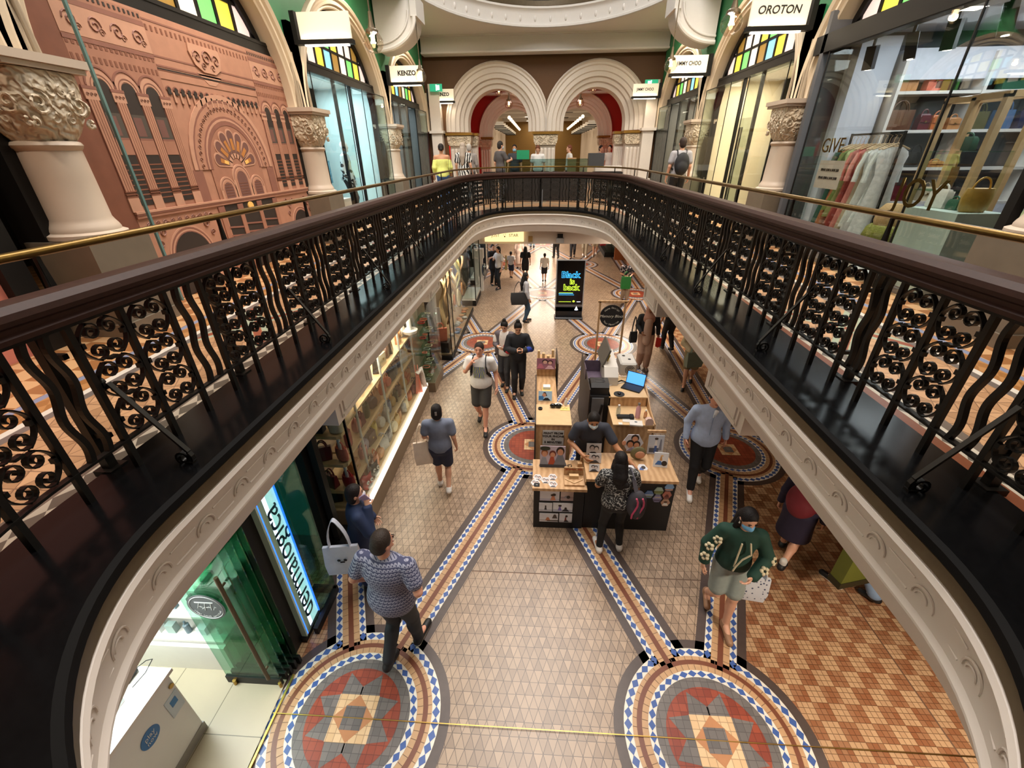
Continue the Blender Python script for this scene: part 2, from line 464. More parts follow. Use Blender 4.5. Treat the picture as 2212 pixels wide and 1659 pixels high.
FPROF = [(.05, ZG-.13), (.01, ZG-.14), (.0, ZG-.17), (.03, ZG-.19), (.055, ZG-.23), (.075, ZG-.30), (.085, ZG-.40), (.085, ZG-.46), (.065, ZG-.49), (.065, ZG-.505), (.1, ZG-.515), (.1, ZG-.53), (.15, ZG-.64), (.2, ZG-.75), (.75, ZG-.76)]
b.sweep(OV, FPROF, True)
# relief: horseshoe mouldings and slots along the cove
def along(path, step, start=0):
    N = len(path); acc = 0; nxt = start
    for i in range(N):
        a, c = Vector(path[i]), Vector(path[(i+1) % N]); L = (c-a).length
        while nxt <= acc+L:
            f = (nxt-acc)/L; t = (c-a).normalized(); yield a+(c-a)*f, t; nxt += step
        acc += L
for p, t in along(OV, .365, .1):
    n = Vector((t.y, -t.x)); zc = ZG-.355
    def W(u_, v, h=0): o = .084-h+max(0, v+.05)*-.15; return (p.x+t.x*u_+n.x*o, p.y+t.y*u_+n.y*o, zc+v)
    b.tube([W(.075*math.cos(a), .075*math.sin(a)-.02, .001) for a in [-PI*.05+PI*1.1*i/10 for i in range(11)]], .007, 5)
    b.tube([W(.04*math.cos(a)+.012, .04*math.sin(a)-.02, .0) for a in [PI*i/8 for i in range(9)]], .005, 5)
    b.tube([W(.10+.17*i/4, -.055, .0) for i in range(5)], .006, 4)
    b.tube([W(.08+.2*i/4, .06, .0) for i in range(5)], .004, 4)
struct(b, 'trim_2', M_fascia, True, angle=30)
# beam ends carrying the gallery, with recessed panel
bi = 3
for sx, ys in ((-1, (4.6, 9.3)), (1, (4.6, 8.5))):
    for yc in ys:
        b = MB(); x0 = sx*2.3
        b.box((x0+sx*1.3, yc, 2.2), (2.6, 1.15, .42)); b.box((x0-sx*.012, yc, 2.41), (.03, 1.2, .05))
        for (dy, dz, wy, wz) in ((0, .15, .9, .03), (0, -.15, .9, .03), (-.45, 0, .03, .33), (.45, 0, .03, .33), (0, .11, .78, .012), (0, -.11, .78, .012), (-.38, 0, .012, .22), (.38, 0, .012, .22)):
            b.box((x0-sx*.008, yc+dy, 2.2+dz), (.02, wy, wz))
        struct(b, 'trim_%d' % bi, M_fascia); bi += 1
# straight downstand beam closing the far end of the lower opening
b = MB(); b.box((.1, 16.6, 2.1), (8.6, .3, .62)); b.box((.1, 16.38, 2.38), (8.6, .06, .05)); struct(b, 'trim_%d' % bi, M_fascia); bi += 1

# gallery floor and the ceiling of the lower arcade
def ring_slab(b, path, z, X0, X1, Y0, Y1, c):
    N = len(path); out = []
    for (x, y) in path:
        dx, dy = x-c[0], y-c[1]
        if abs(dx) < 1e-6: dx = 1e-6
        if Y0+3 < y < c[1]+.01: out.append((X0 if dx < 0 else X1, y))
        else:
            t = 1e9
            for a, d in ((X0-c[0], dx), (X1-c[0], dx), (Y0-c[1], dy), (Y1-c[1], dy)):
                if abs(d) > 1e-9 and a/d > 0: t = min(t, a/d)
            out.append((c[0]+dx*t, c[1]+dy*t))
    vs = [(x, y, z) for x, y in path]+[(x, y, z) for x, y in out]
    b.ad(vs, [(i, (i+1) % N, N+(i+1) % N, N+i) for i in range(N)])
def gallery_tile():
    g = NG('gallery_tile', .3); X = g.xyz(); x = g.math('ABSOLUTE', g.math('SUBTRACT', X[0], .05)); y = X[1]
    s = .16; u = g.math('DIVIDE', X[0], s); v = g.math('DIVIDE', y, s); h = g.math('MULTIPLY', v, .5)
    a = g.math('ADD', u, h); bb = g.math('SUBTRACT', u, h)
    ln = g.math('MAXIMUM', g.math('MAXIMUM', g.edge(a, .025), g.edge(bb, .025)), g.edge(v, .025))
    r = g.rnd(g.comb(g.math('FLOOR', a), g.math('FLOOR', bb), g.math('FLOOR', v)))
    c = g.mix(g.math('MULTIPLY', ln, .7), g.mix(r, 'a07a58', 'c39a74'), '5a4030')
    # diagonal bands of terracotta and mint
    for off, wd, col in ((.0, .07, '8a4a35'), (.13, .05, '9aa48e'), (-.13, .05, '9aa48e')):
        for sg in (1, -1):
            q = g.math('MULTIPLY', g.math('ADD', g.math('MULTIPLY', x, 1.35), g.math('MULTIPLY', y, sg)), 1/4.6)
            d = g.math('ABSOLUTE', g.math('SUBTRACT', g.math('FRACT', g.math('ADD', q, off/4.6+.5)), .5))
            c = g.mix(g.math('LESS_THAN', d, wd/4.6), c, col)
    par = g.math('MODULO', g.math('ADD', g.math('FLOOR', g.math('DIVIDE', x, .22)), g.math('ADD', g.math('FLOOR', g.math('DIVIDE', y, .22)), 90)), 2)
    chk = g.mix(par, '95653d', 'c59c70')
    def rng(lo, hi): return g.math('MULTIPLY', g.math('GREATER_THAN', x, lo), g.math('LESS_THAN', x, hi))
    dia = g.math('LESS_THAN', g.math('ADD', g.math('ABSOLUTE', g.math('SUBTRACT', g.math('FRACT', g.math('DIVIDE', y, .2)), .5)), g.math('ABSOLUTE', g.math('SUBTRACT', g.math('FRACT', g.math('DIVIDE', g.math('SUBTRACT', x, 2.72), .14)), .5))), .5)
    c = g.mix(rng(2.72, 2.86), c, g.mix(dia, 'cfc6b6', '6b655c'))
    c = g.mix(rng(2.62, 2.72), c, '8a5238'); c = g.mix(rng(2.86, 2.95), c, '6e6258')
    c = g.mix(rng(3.75, 3.83), c, '6b625c'); c = g.mix(rng(3.83, 3.9), c, 'd2cabd'); c = g.mix(rng(3.9, 4.1), c, g.mix(dia, 'b07f4e', '9a6a3c')); c = g.mix(rng(4.1, 4.17), c, '8088a0')
    c = g.mix(rng(4.17, 9), c, chk)
    g.col(c); return g.m
b = MB(); ring_slab(b, offs(OV, .3), ZG, -9.5, 9.7, -5, 30, (.1, 12.6)); struct(b, 'floor_gallery', gallery_tile())
b = MB(); ring_slab(b, offs(OV, .45), ZG-.76, -9.5, 9.7, -5, 62, (.1, 12.6)); struct(b, 'ceiling_arcade', mat('arcade_ceiling', 'cdbfae', .7))
# ------------------------------------------------------------------ upper side walls
M_cream = mat('cream_paint', 'd6c5ab', .5, noise=.04, scale=3)
M_pier = mat('pier_paint', 'bfae9c', .45, noise=.05, scale=3)
M_green = mat('green_paint', '2f7d4f', .55, noise=.06, scale=5)
M_plinth = mat('plinth_stone', '6f6557', .4, noise=.1, scale=6)
M_blackmetal = mat('black_metal', '0f0d0c', .5, 0, noise=.1, spec=.3)
M_ceil = mat('ceiling_white', 'd9d4cd', .65, noise=.02)
def carve_mat(key, col):
    g = NG(key, .5); tc = g.n('TexCoord'); w_ = g.n('TexWave'); w_.wave_type = 'RINGS'; w_.inputs['Scale'].default_value = 3.2; w_.inputs['Distortion'].default_value = 9; w_.inputs['Detail'].default_value = 2; w_.inputs['Detail Scale'].default_value = 2.2
    g.nt.links.new(tc.outputs['Object'], w_.inputs['Vector'])
    g.col(g.mix(w_.outputs['Fac'], tuple(x*.8 for x in hexc(col)), tuple(min(1, x*1.06) for x in hexc(col)))); g.bump(w_.outputs['Fac'], .8, .03); return g.m
M_carve = carve_mat('carved_capital', 'cdbda4')
ARC_R, ZS = 2.12, 5.62
def column(name_i, sx, y):
    x = XL if sx < 0 else XR
    x += sx*.06; q = .58
    b = MB(); b.m = 0
    b.box((x, y, 3.55), (.68, .74, 1.0)); b.box((x, y, 3.12), (.74, .8, .14))
    b.m = 1
    b.lathe([(r*q, z) for r, z in [(.56, 4.03), (.6, 4.06), (.6, 4.1), (.52, 4.12), (.52, 4.14), (.5, 4.17), (.47, 4.2), (.44, 4.24), (.43, 4.6), (.42, 4.86), (.45, 4.88), (.47, 4.905), (.45, 4.93), (.42, 4.94)]], 28, c=(x, y, 0))
    b.m = 2
    vs = []; fs = []; lv = [(0, .42), (.08, .5), (.2, .575), (.34, .6), (.46, .61), (.56, .6)]
    for z, r in lv:
        f = z/.56
        for i in range(32):
            t = 2*PI*i/32; e = 2+3.5*f; c, s_ = math.cos(t), math.sin(t); k = (abs(c)**e+abs(s_)**e)**(-1/e); vs.append((x+r*q*c*k*.92, y+r*q*s_*k, 4.94+z))
    for j in range(len(lv)-1):
        for i in range(32): fs.append((j*32+i, j*32+(i+1) % 32, (j+1)*32+(i+1) % 32, (j+1)*32+i))
    b.ad(vs, fs)
    for fx, fy, ux, uy in ((-sx, 0, 0, 1), (0, -1, 1, 0), (0, 1, 1, 0)):
        for s_ in (-1, 1):
            for (cu, cz, r0, turns) in ((.19, 5.24, .11, 1.6), (.06, 5.34, .06, 1.2), (.08, 5.12, .05, 1.1), (.27, 5.08, .04, 1)):
                pts = []
                for i in range(22):
                    g = i/21; a = PI/2+turns*2*PI*g; r = r0*(1-.85*g); u_ = s_*(cu+r*math.cos(a)); zz = cz+r*math.sin(a)
                    o = (.42+.19*min(1, max(0, (zz-4.94)/.3))**.6)*q*(.92 if fx else 1.0)*.98
                    pts.append((x+fx*o+ux*u_, y+fy*o+uy*u_, zz))
                b.tube(pts, [.017*(1-.5*i/21) for i in range(22)], 6)
    b.m = 1
    b.box((x, y, 5.53), (.7, .76, .05)); b.box((x, y, 5.585), (.75, .82, .07))
    struct(b, 'wall_column_%d' % name_i, [M_plinth, M_pier, M_carve], True, angle=35)
def bay(i, sx, y0, y1, c0=None):
    x = XL if sx < 0 else XR; yc = (y0+y1)/2; rr = (y1-y0)/2-.34; EL = .87
    # archivolt: stepped profile swept round a stilted semicircle (r, outward x)
    prof = [(rr, .42), (rr, .05), (rr+.03, .03), (rr+.06, .05), (rr+.09, 0), (rr+.14, .0), (rr+.16, .03), (rr+.2, .03), (rr+.22, -.02), (rr+.28, -.05), (rr+.34, -.02), (rr+.36, .05), (rr+.36, .12)]
    b = MB(); N = 40; vs = []; fs = []; m = len(prof)
    stations = [(PI, -.35+.0)]+[(PI-PI*k/N, 0) for k in range(N+1)]+[(0, -.35)]
    stations = [(a, max(dz, -.02)) for a, dz in stations]
    for a, dz in stations:
        for r, o in prof: vs.append((x+sx*o, yc+r*math.cos(a), ZS+EL*r*math.sin(a)+dz))
    for k in range(len(stations)-1):
        for j in range(m-1): fs.append((k*m+j, (k+1)*m+j, (k+1)*m+j+1, k*m+j+1))
    b.ad(vs, fs)
    # piers above the capitals
    b.box((x+sx*.22, y0, 6.3), (.5, .3, 1.4)); b.box((x+sx*.22, y1, 6.3), (.5, .3, 1.4))
    for yy in (y0, y1):
        for d in (-.26, -.16, .16, .26): b.cyl((x-sx*.0, yy+d, ZS), (x-sx*.0, yy+d*.9, ZS+.9), .035, .025, 8)
    struct(b, 'trim_%d' % (20+i), M_cream, True, angle=30)
    # spandrel wall
    b = MB(); R2 = rr+.34; N = 40
    for k in range(N):
        a, c = PI-PI*k/N, PI-PI*(k+1)/N
        ya, yb = yc+R2*math.cos(a), yc+R2*math.cos(c); za, zb = ZS+EL*R2*math.sin(a), ZS+EL*R2*math.sin(c)
        b.poly([(x+sx*.06, ya, za), (x+sx*.06, yb, zb), (x+sx*.06, yb, 8.82), (x+sx*.06, ya, 8.82)])
    for u_, v in ((y0, yc-R2), (yc+R2, y1)): b.poly([(x+sx*.06, u_, ZS), (x+sx*.06, v, ZS), (x+sx*.06, v, 8.82), (x+sx*.06, u_, 8.82)])
    struct(b, 'wall_%s_%d' % ('left' if sx < 0 else 'right', i), M_green)
    # jamb behind column down to the floor
    b = MB()
    for yy in (y0+.34, y1-.34): b.box((x+sx*.33, yy+(-.06 if yy < yc else .06), 4.6), (.3, .12, 3.2))
    struct(b, 'trim_%d' % (40+i), M_blackmetal)
PANES = ['6fd06a', 'e6d24a', 'e6cfc8', 'd9c24a', '7fc0da', '8a6a30', 'e8dcc8']
def pane_mat(c, e=.6): return mat('stained_'+c, c, .3, emit=e, noise=.1, scale=30)
def fanlight(i, sx, y0, y1, zt=6.38, seq=None):
    """stained glass lunette above the transom; one window object with frame and panes"""
    x = (XL if sx < 0 else XR)+sx*.36; yc = (y0+y1)/2; r = (y1-y0)/2-.36; EL = .87
    fr = MB(); fr.box((x-sx*.06, yc, zt+.09), (.16, 2*r, .2)); fr.box((x-sx*.1, yc, zt+.17), (.1, 2*r, .05)); fr.box((x-sx*.1, yc, zt), (.1, 2*r, .04))
    ring = [(x, yc+(r-.03)*math.cos(a), ZS+EL*(r-.03)*math.sin(a)) for a in [PI*k/24 for k in range(25)]]
    fr.tube(ring, 0, flat=(.14, .14), up=(1, 0, 0))
    root = struct(fr, 'window_%d' % i, M_blackmetal)
    n = 11; pw = 2*r/n; 
    for k in range(n):
        ya, yb = yc-r+pw*k, yc-r+pw*(k+1); ym = max(abs(ya-yc), abs(yb-yc)); ym2 = min(abs(ya-yc), abs(yb-yc))
        top = ZS+EL*math.sqrt(max(0, r*r-((ya+yb)/2-yc)**2))
        if top < zt+.3: continue
        zs = [zt+.17, zt+.62, zt+.95, top] if top > zt+1.1 else ([zt+.17, zt+.62, top] if top > zt+.8 else [zt+.17, top])
        for q in range(len(zs)-1):
            c = (seq or PANES)[(k*(3 if q else 1)+q*2) % 7]
            b = MB(); b.box((x, (ya+yb)/2, (zs[q]+zs[q+1])/2), (.02, pw-.07, zs[q+1]-zs[q]-.06)); b.build('pane', pane_mat(c), root)
        mb = MB(); mb.box((x, yb, (zt+top)/2), (.06, .06, top-zt)); mb.build('mullion', M_blackmetal, root)
    mb = MB()
    for z in (zt+.62, zt+.95):
        hw = math.sqrt(max(.01, r*r-((z-ZS)/EL)**2)); mb.box((x, yc, z), (.05, 2*hw, .05))
    mb.build('mullion', M_blackmetal, root)
    return root
for k, y in enumerate(COLY[:-1]):
    for sx in (-1, 1): column(k*2+(sx > 0), sx, y)
wi = 1
for k in range(len(COLY)-1):
    for sx in (-1, 1):
        bay(wi, sx, COLY[k], COLY[k+1]); wi += 1
wi = 1
for k in range(len(COLY)-1):
    for sx in (-1, 1):
        if k == 0: continue
        fanlight(wi, sx, COLY[k], COLY[k+1]); wi += 1

# ceiling with its oval void, fascia above, downstand beam and brackets
UO = oval(4.0, 5.5, 3, 14.4, 2.0, 2.0, 2.0, .2, 30)
b = MB(); ring_slab(b, UO, 8.8, -9, 9.2, -6, 24, (.2, 14.4)); struct(b, 'ceiling', M_ceil)
b = MB(); b.m = 0
b.sweep(UO, [(.5, 8.8), (.12, 8.79), (.0, 8.82), (.0, 8.88), (.04, 8.9), (.06, 9.2), (.03, 9.3), (-.02, 9.34), (-.02, 9.4)], True); b.m = 1
b.sweep(UO, [(-.02, 9.4), (-.03, 9.41), (-.03, 9.55), (.0, 9.56), (.5, 9.56)], True)
for p, t in along(UO, .55, 0):
    b.m = 0; n = Vector((t.y, -t.x)); b.ball((p.x+n.x*.05, p.y+n.y*.05, 9.06), .09, 6, (.5, .5, 1))
struct(b, 'trim_60', [M_ceil, M_bronze], True, angle=35)
b = MB(); b.box((.08, 20.9, 8.52), (9.6, .5, .6)); b.box((.08, 20.62, 8.26), (9.6, .12, .06)); b.box((.08, 20.6, 8.78), (9.6, .1, .06)); struct(b, 'trim_61', M_ceil)
for sx in (-1, 1):
    x = XL if sx < 0 else XR; b = MB()
    prof = [(0, 8.8), (0, 7.45)]+[(1.15*math.sin(PI/2*k/14), 7.45+.75*(1-math.cos(PI/2*k/14))) for k in range(1, 15)]+[(1.15, 8.8)]
    b.prism([(x-sx*u_, v) for u_, v in prof], 15.3, 16.2, 'y')
    b.tube([(x-sx*u_, 15.28, v) for u_, v in prof[1:-1]], .06, 8); b.tube([(x-sx*(u_*.86), 15.28, v+.14) for u_, v in prof[1:-1]], .03, 6)
    b.box((x-sx*1.15, 15.75, 8.45), (.18, 1.0, .5))
    struct(b, 'trim_%d' % (62 if sx < 0 else 63), M_ceil, True)

# ------------------------------------------------------------------ far end wall with twin arches, red hall, second arches, long arcade
M_bwall = mat('brown_paint', '5a3a16', .6, noise=.06)
M_arch = mat('arch_stone', 'dcd2c6', .5, noise=.03)
M_redp = mat('red_paint', 'a01208', .5, noise=.08)
M_gold = mat('gold_trim', '9a7434', .35, .6)
YE = 21.3
def twin_wall(i, y, cx, half, r_in, r_out, x0, x1, zs, ztop, wallm, depth, archm, nm):
    b = MB(); N = 32
    # wall field above the arches (polygons between arch extrados and the top)
    cs = [cx-half, cx+half]; ext = r_out-.05
    xs = []
    for c in cs:
        lo, hi = (x0, cx) if c < cx else (cx, x1)
        for k in range(N):
            a, d = PI-PI*k/N, PI-PI*(k+1)/N
            xa, xb = c+ext*math.cos(a), c+ext*math.cos(d); za, zb = zs+ext*math.sin(a), zs+ext*math.sin(d)
            if c < cx: xa, xb = min(xa, cx), min(xb, cx)
            else: xa, xb = max(xa, cx), max(xb, cx)
            if abs(xa-xb) < 1e-6: continue
            b.poly([(xa, y, za), (xb, y, zb), (xb, y, ztop), (xa, y, ztop)])
    b.poly([(x0, y, ZG), (cs[0]-ext, y, ZG), (cs[0]-ext, y, ztop), (x0, y, ztop)]); b.poly([(cs[1]+ext, y, ZG), (x1, y, ZG), (x1, y, ztop), (cs[1]+ext, y, ztop)])
    struct(b, 'wall_%s' % nm, wallm)
    b = MB(); w_ = r_out-r_in
    prof = [(r_out, .12), (r_out, -.1), (r_out-.06*w_, -.16), (r_out-.12*w_, -.1), (r_out-.2*w_, -.1), (r_out-.24*w_, -.05), (r_out-.42*w_, -.05), (r_out-.46*w_, .0), (r_out-.62*w_, .02), (r_out-.66*w_, .12), (r_out-.8*w_, .16), (r_out-.84*w_, .26), (r_in, .3), (r_in, depth)]
    for c in cs:
        vs = []; fs = []; m = len(prof)
        st = [(PI, zs-.25)]+[(PI-PI*k/N, zs) for k in range(N+1)]+[(0, zs-.25)]
        for a, z in st:
            for r, o in prof:
                xx = c+r*math.cos(a)
                xx = min(xx, cx) if c < cx else max(xx, cx)
                vs.append((xx, y+o, z+r*math.sin(a)))
        for k in range(len(st)-1):
            for j in range(m-1): fs.append((k*m+j, k*m+j+1, (k+1)*m+j+1, (k+1)*m+j))
        b.ad(vs, fs)
    struct(b, 'trim_%d' % i, archm, True, angle=28)
def pier(i, x, y, wd, zs, m, dp=.7):
    """fluted pier with a carved cushion capital"""
    b = MB(); b.m = 0
    b.box((x, y+dp/2, 3.35), (wd*1.02, dp*1.05, .6)); b.box((x, y+dp/2, 3.68), (wd*1.08, dp*1.1, .07))
    b.box((x, y+dp/2, 4.4), (wd*.82, dp*.8, 1.5))
    n = 5
    for k in range(n):
        xx = x-wd*.32+wd*.64*k/(n-1); b.cyl((xx, y+.06, 3.7), (xx, y+.06, 4.9), wd*.07, None, 10); b.ball((xx, y+.06, 4.9), wd*.07, 8)
    b.m = 1
    pts = [(wd*.41, 5.08), (wd*.47, 5.16), (wd*.5, 5.3), (wd*.5, 5.46), (-wd*.5, 5.46), (-wd*.5, 5.3), (-wd*.47, 5.16), (-wd*.41, 5.08)]
    b.prism([(x+q, z) for q, z in pts], y-.06, y+dp, 'y')
    for s_ in (-1, 1):
        b.tube([(x+s_*(wd*.22+.13*(1-.8*t/18)*math.cos(.5+t/18*8)), y-.07, 5.27+.13*(1-.8*t/18)*math.sin(.5+t/18*8)) for t in range(19)], .018, 5)
    b.m = 2; b.box((x, y+dp/2-.04, 5.53), (wd*1.1, dp*1.2, .1))
    b.m = 0; b.box((x, y+dp/2, 5.08), (wd*.86, dp*.84, .04))
    struct(b, 'wall_pier_%d' % i, [m, M_carve, M_gold], True, angle=35)
cxE = .26
twin_wall(70, YE, cxE, 2.08, 1.32, 2.22, XL-.1, XR+.1, 5.85, 8.85, M_bwall, 1.1, M_arch, 'far')
pier(1, cxE, YE, 1.05, 5.6, M_arch); pier(2, cxE-3.78, YE, 1.05, 5.6, M_arch); pier(3, cxE+3.9, YE, 1.05, 5.6, M_arch)
pier(4, cxE-3.3, YE+.7, .5, 5.6, M_arch, .5); pier(5, cxE+3.3, YE+.7, .5, 5.6, M_arch, .5)
for k, (sx, x) in enumerate(((-1, XL+.35), (1, XR-.3))):
    b = MB(); b.box((x, YE-.15, 5.2), (.45, .5, 4.2)); b.box((x, YE-.2, 5.6), (.6, .6, .1)); b.box((x, YE-.2, 3.4), (.6, .6, .7)); struct(b, 'wall_end_%d' % k, M_arch)
# red hall
b = MB()
for x in (-4.9, 5.4): b.box((x, 24.4, 6), (.1, 6.0, 6))
struct(b, 'wall_red', M_redp)
b = MB(); b.box((.25, 24.6, 8.6), (10.5, 5.6, .1)); struct(b, 'ceiling_hall', mat('hall_ceiling', 'b8a89a', .6))
twin_wall(71, 27.5, .3, 1.75, 1.22, 1.95, -5, 5.6, 5.7, 8.6, M_redp, .8, M_arch, 'second')
pier(6, -3.15, 27.5, .9, 5.5, M_arch); pier(7, 3.75, 27.5, .9, 5.5, M_arch)
M_bback = mat('olive_wall', '7a5a22', .6)
b = MB(); b.box((.3, 48, 5.2), (8.4, .2, 4.8)); struct(b, 'wall_back', M_bback)
b = MB(); b.box((.3, 42, 7.55), (8.4, 30, .1))
for k in range(5): b.box((.3, 30+5*k, 7.4), (8.4, .4, .3))
b.m = 1
for k in range(3): b.box((-.6, 31.5+6*k, 7.44), (1.1, 1.2, .1)); b.box((1.9, 31.5+6*k, 7.44), (1.1, 1.2, .1))
struct(b, 'ceiling_arcade_far', [M_ceil, mat('vent_dark', '3a3733', .6)])
b = MB()
for x in (-3.4, 4.1): b.box((x, 43, 5.2), (.12, 30, 4.6))
struct(b, 'wall_arcade_far', mat('pale_wall', 'd8c8b4', .6))
for y in (24.5,): area('hall_lamp', (.3, y, 8.4), 2, 60, (1, .8, .7))
for sx, x in ((-1, -4.6), (1, 5.1)):
    for y in (22.8, 24.2, 25.6): spot('wall_washer', (x-sx*.4, y, 6.0), (x, y, 4.2), 190, 85, (1, .62, .5), .05)
for y in (32, 39, 46): area('far_lamp', (.3, y, 7.3), 3, 130, (1, .86, .68))
# outer shell of the shops behind the galleries (kept dark)
b = MB(); M_shell = mat('shell_dark', '2a2622', .8)
for x in (-9.4, 9.6): b.box((x, 12, 5.5), (.1, 40, 14))
b.box((0, -5.5, 5.5), (20, .1, 14)); b.box((-6.9, YE+.4, 6), (5, .1, 6)); b.box((7.3, YE+.4, 6), (5, .1, 6))
struct(b, 'wall_outer', M_shell)
# ------------------------------------------------------------------ balustrade round the oval
M_wood = mat('handrail_wood', '331d17', .5, noise=.25, scale=22, spec=.25)
M_iron = mat('wrought_iron', '1d1a17', .42, .5, noise=.2, scale=25)
M_brassrail = mat('brass_rail', '6e5528', .3, .85, noise=.15, scale=18)
RP = offs(OV, .46)
def arc_path(P):
    """closed path -> function s -> (point, tangent), total length, start at the left side near y=1.86"""
    N = len(P); k0 = min(range(N), key=lambda i: (P[i][0] > 0)*99+abs(P[i][1]-1.86))
    Q = [Vector(P[(k0+i) % N]) for i in range(N+1)]
    if Q[3].y < Q[0].y: Q = Q[::-1]
    acc = [0]
    for i in range(N): acc.append(acc[-1]+(Q[i+1]-Q[i]).length)
    def f(s):
        s = s % acc[-1]; lo = 0
        while lo < N-1 and acc[lo+1] < s: lo += 1
        u = (s-acc[lo])/(acc[lo+1]-acc[lo]); return Q[lo].lerp(Q[lo+1], u), (Q[lo+1]-Q[lo]).normalized()
    return f, acc[-1]
fr, LR = arc_path(RP)
NB = round(LR/.325/3)*3; SP = LR/NB
rail = thing('balustrade', 'black wrought iron balustrade with dark wooden handrail ringing the oval opening', 'balustrade', (0, 0, ZG))
def lz(pts): return [(x, y, z-ZG) for x, y, z in pts]
b = MB(); prof = [(-.03, 4.03), (-.07, 4.035), (-.075, 4.06), (-.055, 4.075), (-.06, 4.1), (-.085, 4.115), (-.095, 4.14), (-.09, 4.17), (-.06, 4.2), (0, 4.212), (.06, 4.2), (.09, 4.17), (.095, 4.14), (.085, 4.115), (.06, 4.1), (.055, 4.075), (.075, 4.06), (.07, 4.035), (.03, 4.03), (-.03, 4.03)]
b.sweep(RP, [(o, z-ZG) for o, z in prof], True); b.build('handrail', M_wood, rail, True, angle=25)
b = MB(); b.sweep(RP, [(-.02, .215), (.02, .215), (.02, .23), (-.02, .23), (-.02, .215)], True); b.build('bottom_rail', M_iron, rail)
b = MB(); b.sweep(RP, [(-.025, .955), (.025, .955), (.025, .98), (-.025, .98), (-.025, .955)], True); b.build('top_rail', M_iron, rail)
# prototypes in a local frame: x along the rail, y outwards, z up
def scroll(mb, sx, zc, h, w_):
    """C-scroll hugging one bar: spirals at both ends"""
    pts = []
    def spiral(c, a0, sgn):
        out = []
        for i in range(20):
            q = i/19; a = a0+sgn*q*2.9*PI; r = .05*(1-.74*q); out.append((c[0]+r*math.cos(a), c[1]+r*math.sin(a)))
        return out
    cx_ = .056; top = (cx_, h*.25); bot = (cx_, -h*.25)
    back = [(w_*(1-.55*abs(t)**2.2), t*h*.48) for t in [-.98+1.96*i/12 for i in range(13)]]
    up = spiral(top, PI*.35, 1); dn = spiral(bot, -PI*.35, -1)
    path = dn[::-1]+back+up
    mb.tube([(sx*x, 0, zc+z) for x, z in path], 0, flat=(.03, .0085), up=(0, 1, 0))
sb = MB(); H0, H1 = .235, .95
hh = (H1-H0)/3
for k in range(3):
    zc = H0+hh*(k+.5)
    for sx in (-1, 1): scroll(sb, sx, zc, hh, SP/2-.022)
    sb.box((0, 0, zc), (.02, .034, .05)) if False else None
    for sx in (-1, 1): sb.box((sx*(SP/2-.03), 0, zc), (.03, .03, .03))
sb.box((0, 0, H0+hh), (.05, .034, .016)); sb.box((0, 0, H0+2*hh), (.05, .034, .016))
def frame(o, p, t, off=0):
    n = Vector((-t.y, t.x)); q = p+n*off
    o.location = (q.x, q.y, 0); o.rotation_euler = (0, 0, math.atan2(t.y, t.x))
scroll_o = sb.build('scroll_panel', M_iron, rail)
bb = MB(); bb.box((0, 0, .49), (.034, .034, .96)); bar_o = bb.build('baluster', M_iron, rail)
wb = MB(); wb.tube([(.017*math.sin(k/30*4.0*PI), 0, .225+.74*k/30) for k in range(31)], 0, flat=(.034, .03), up=(0, 1, 0)); wavy_o = wb.build('wavy_baluster', M_iron, rail)
pb = MB(); pb.box((0, 0, .47), (.055, .055, .94)); pb.box((0, 0, .02), (.12, .12, .04)); pb.box((0, -.06, .28), (.03, .12, .03)); pb.box((0, -.06, .8), (.03, .12, .03)); post_o = pb.build('post', M_iron, rail)
st = MB()
pts = [(0, 0, .62), (0, -.03, .6), (0, -.05, .64), (0, -.02, .67), (.0, .02, .64), (0, .03, .58)]
path = [(0, .03-.045*math.cos(PI*2*q/14)*(.3+.7*q/14)+.0, .60+.045*math.sin(PI*2*q/14)*(.3+.7*q/14)) for q in range(15)]
path += [(0, -.015-.3*q, .6-.48*q) for q in [i/8 for i in range(1, 9)]]
for i in range(24):
    q = i/23; a = PI*.75+q*3.6*PI; r = .062*(1-.75*q); path.append((0, -.268+r*math.cos(a)-.0, .1+r*math.sin(a)-.03))
st.tube(path, 0, flat=(.028, .014), up=(1, 0, 0)); st.box((0, -.3, .03), (.04, .05, .03))
stay_o = st.build('scroll_stay', M_iron, rail)
first = {}
def put(o, p, t, off=0):
    q = o if o.name not in first else link(o.copy(), rail)
    first[o.name] = 1; frame(q, p, t, off); return q
for k in range(NB):
    p, t = fr(k*SP)
    if p.y < .75 and abs(p.x) < 2.3: continue
    put(bar_o, p, t)
    pm, tm = fr((k+.5)*SP); typ = k % 3
    if pm.y < .75 and abs(pm.x) < 2.3: continue
    if typ == 0:
        for d in (-1/6, 1/6): put(wavy_o, *fr((k+.5+d)*SP))
    else: put(scroll_o, pm, tm)
    if k % 6 == 1: put(stay_o, *fr((k+.0)*SP+.04), -.02)
for k in range(NB//4):
    p, t = fr((k*4+.9)*SP)
    if p.y < .75 and abs(p.x) < 2.3: continue
    put(post_o, p, t, .16)
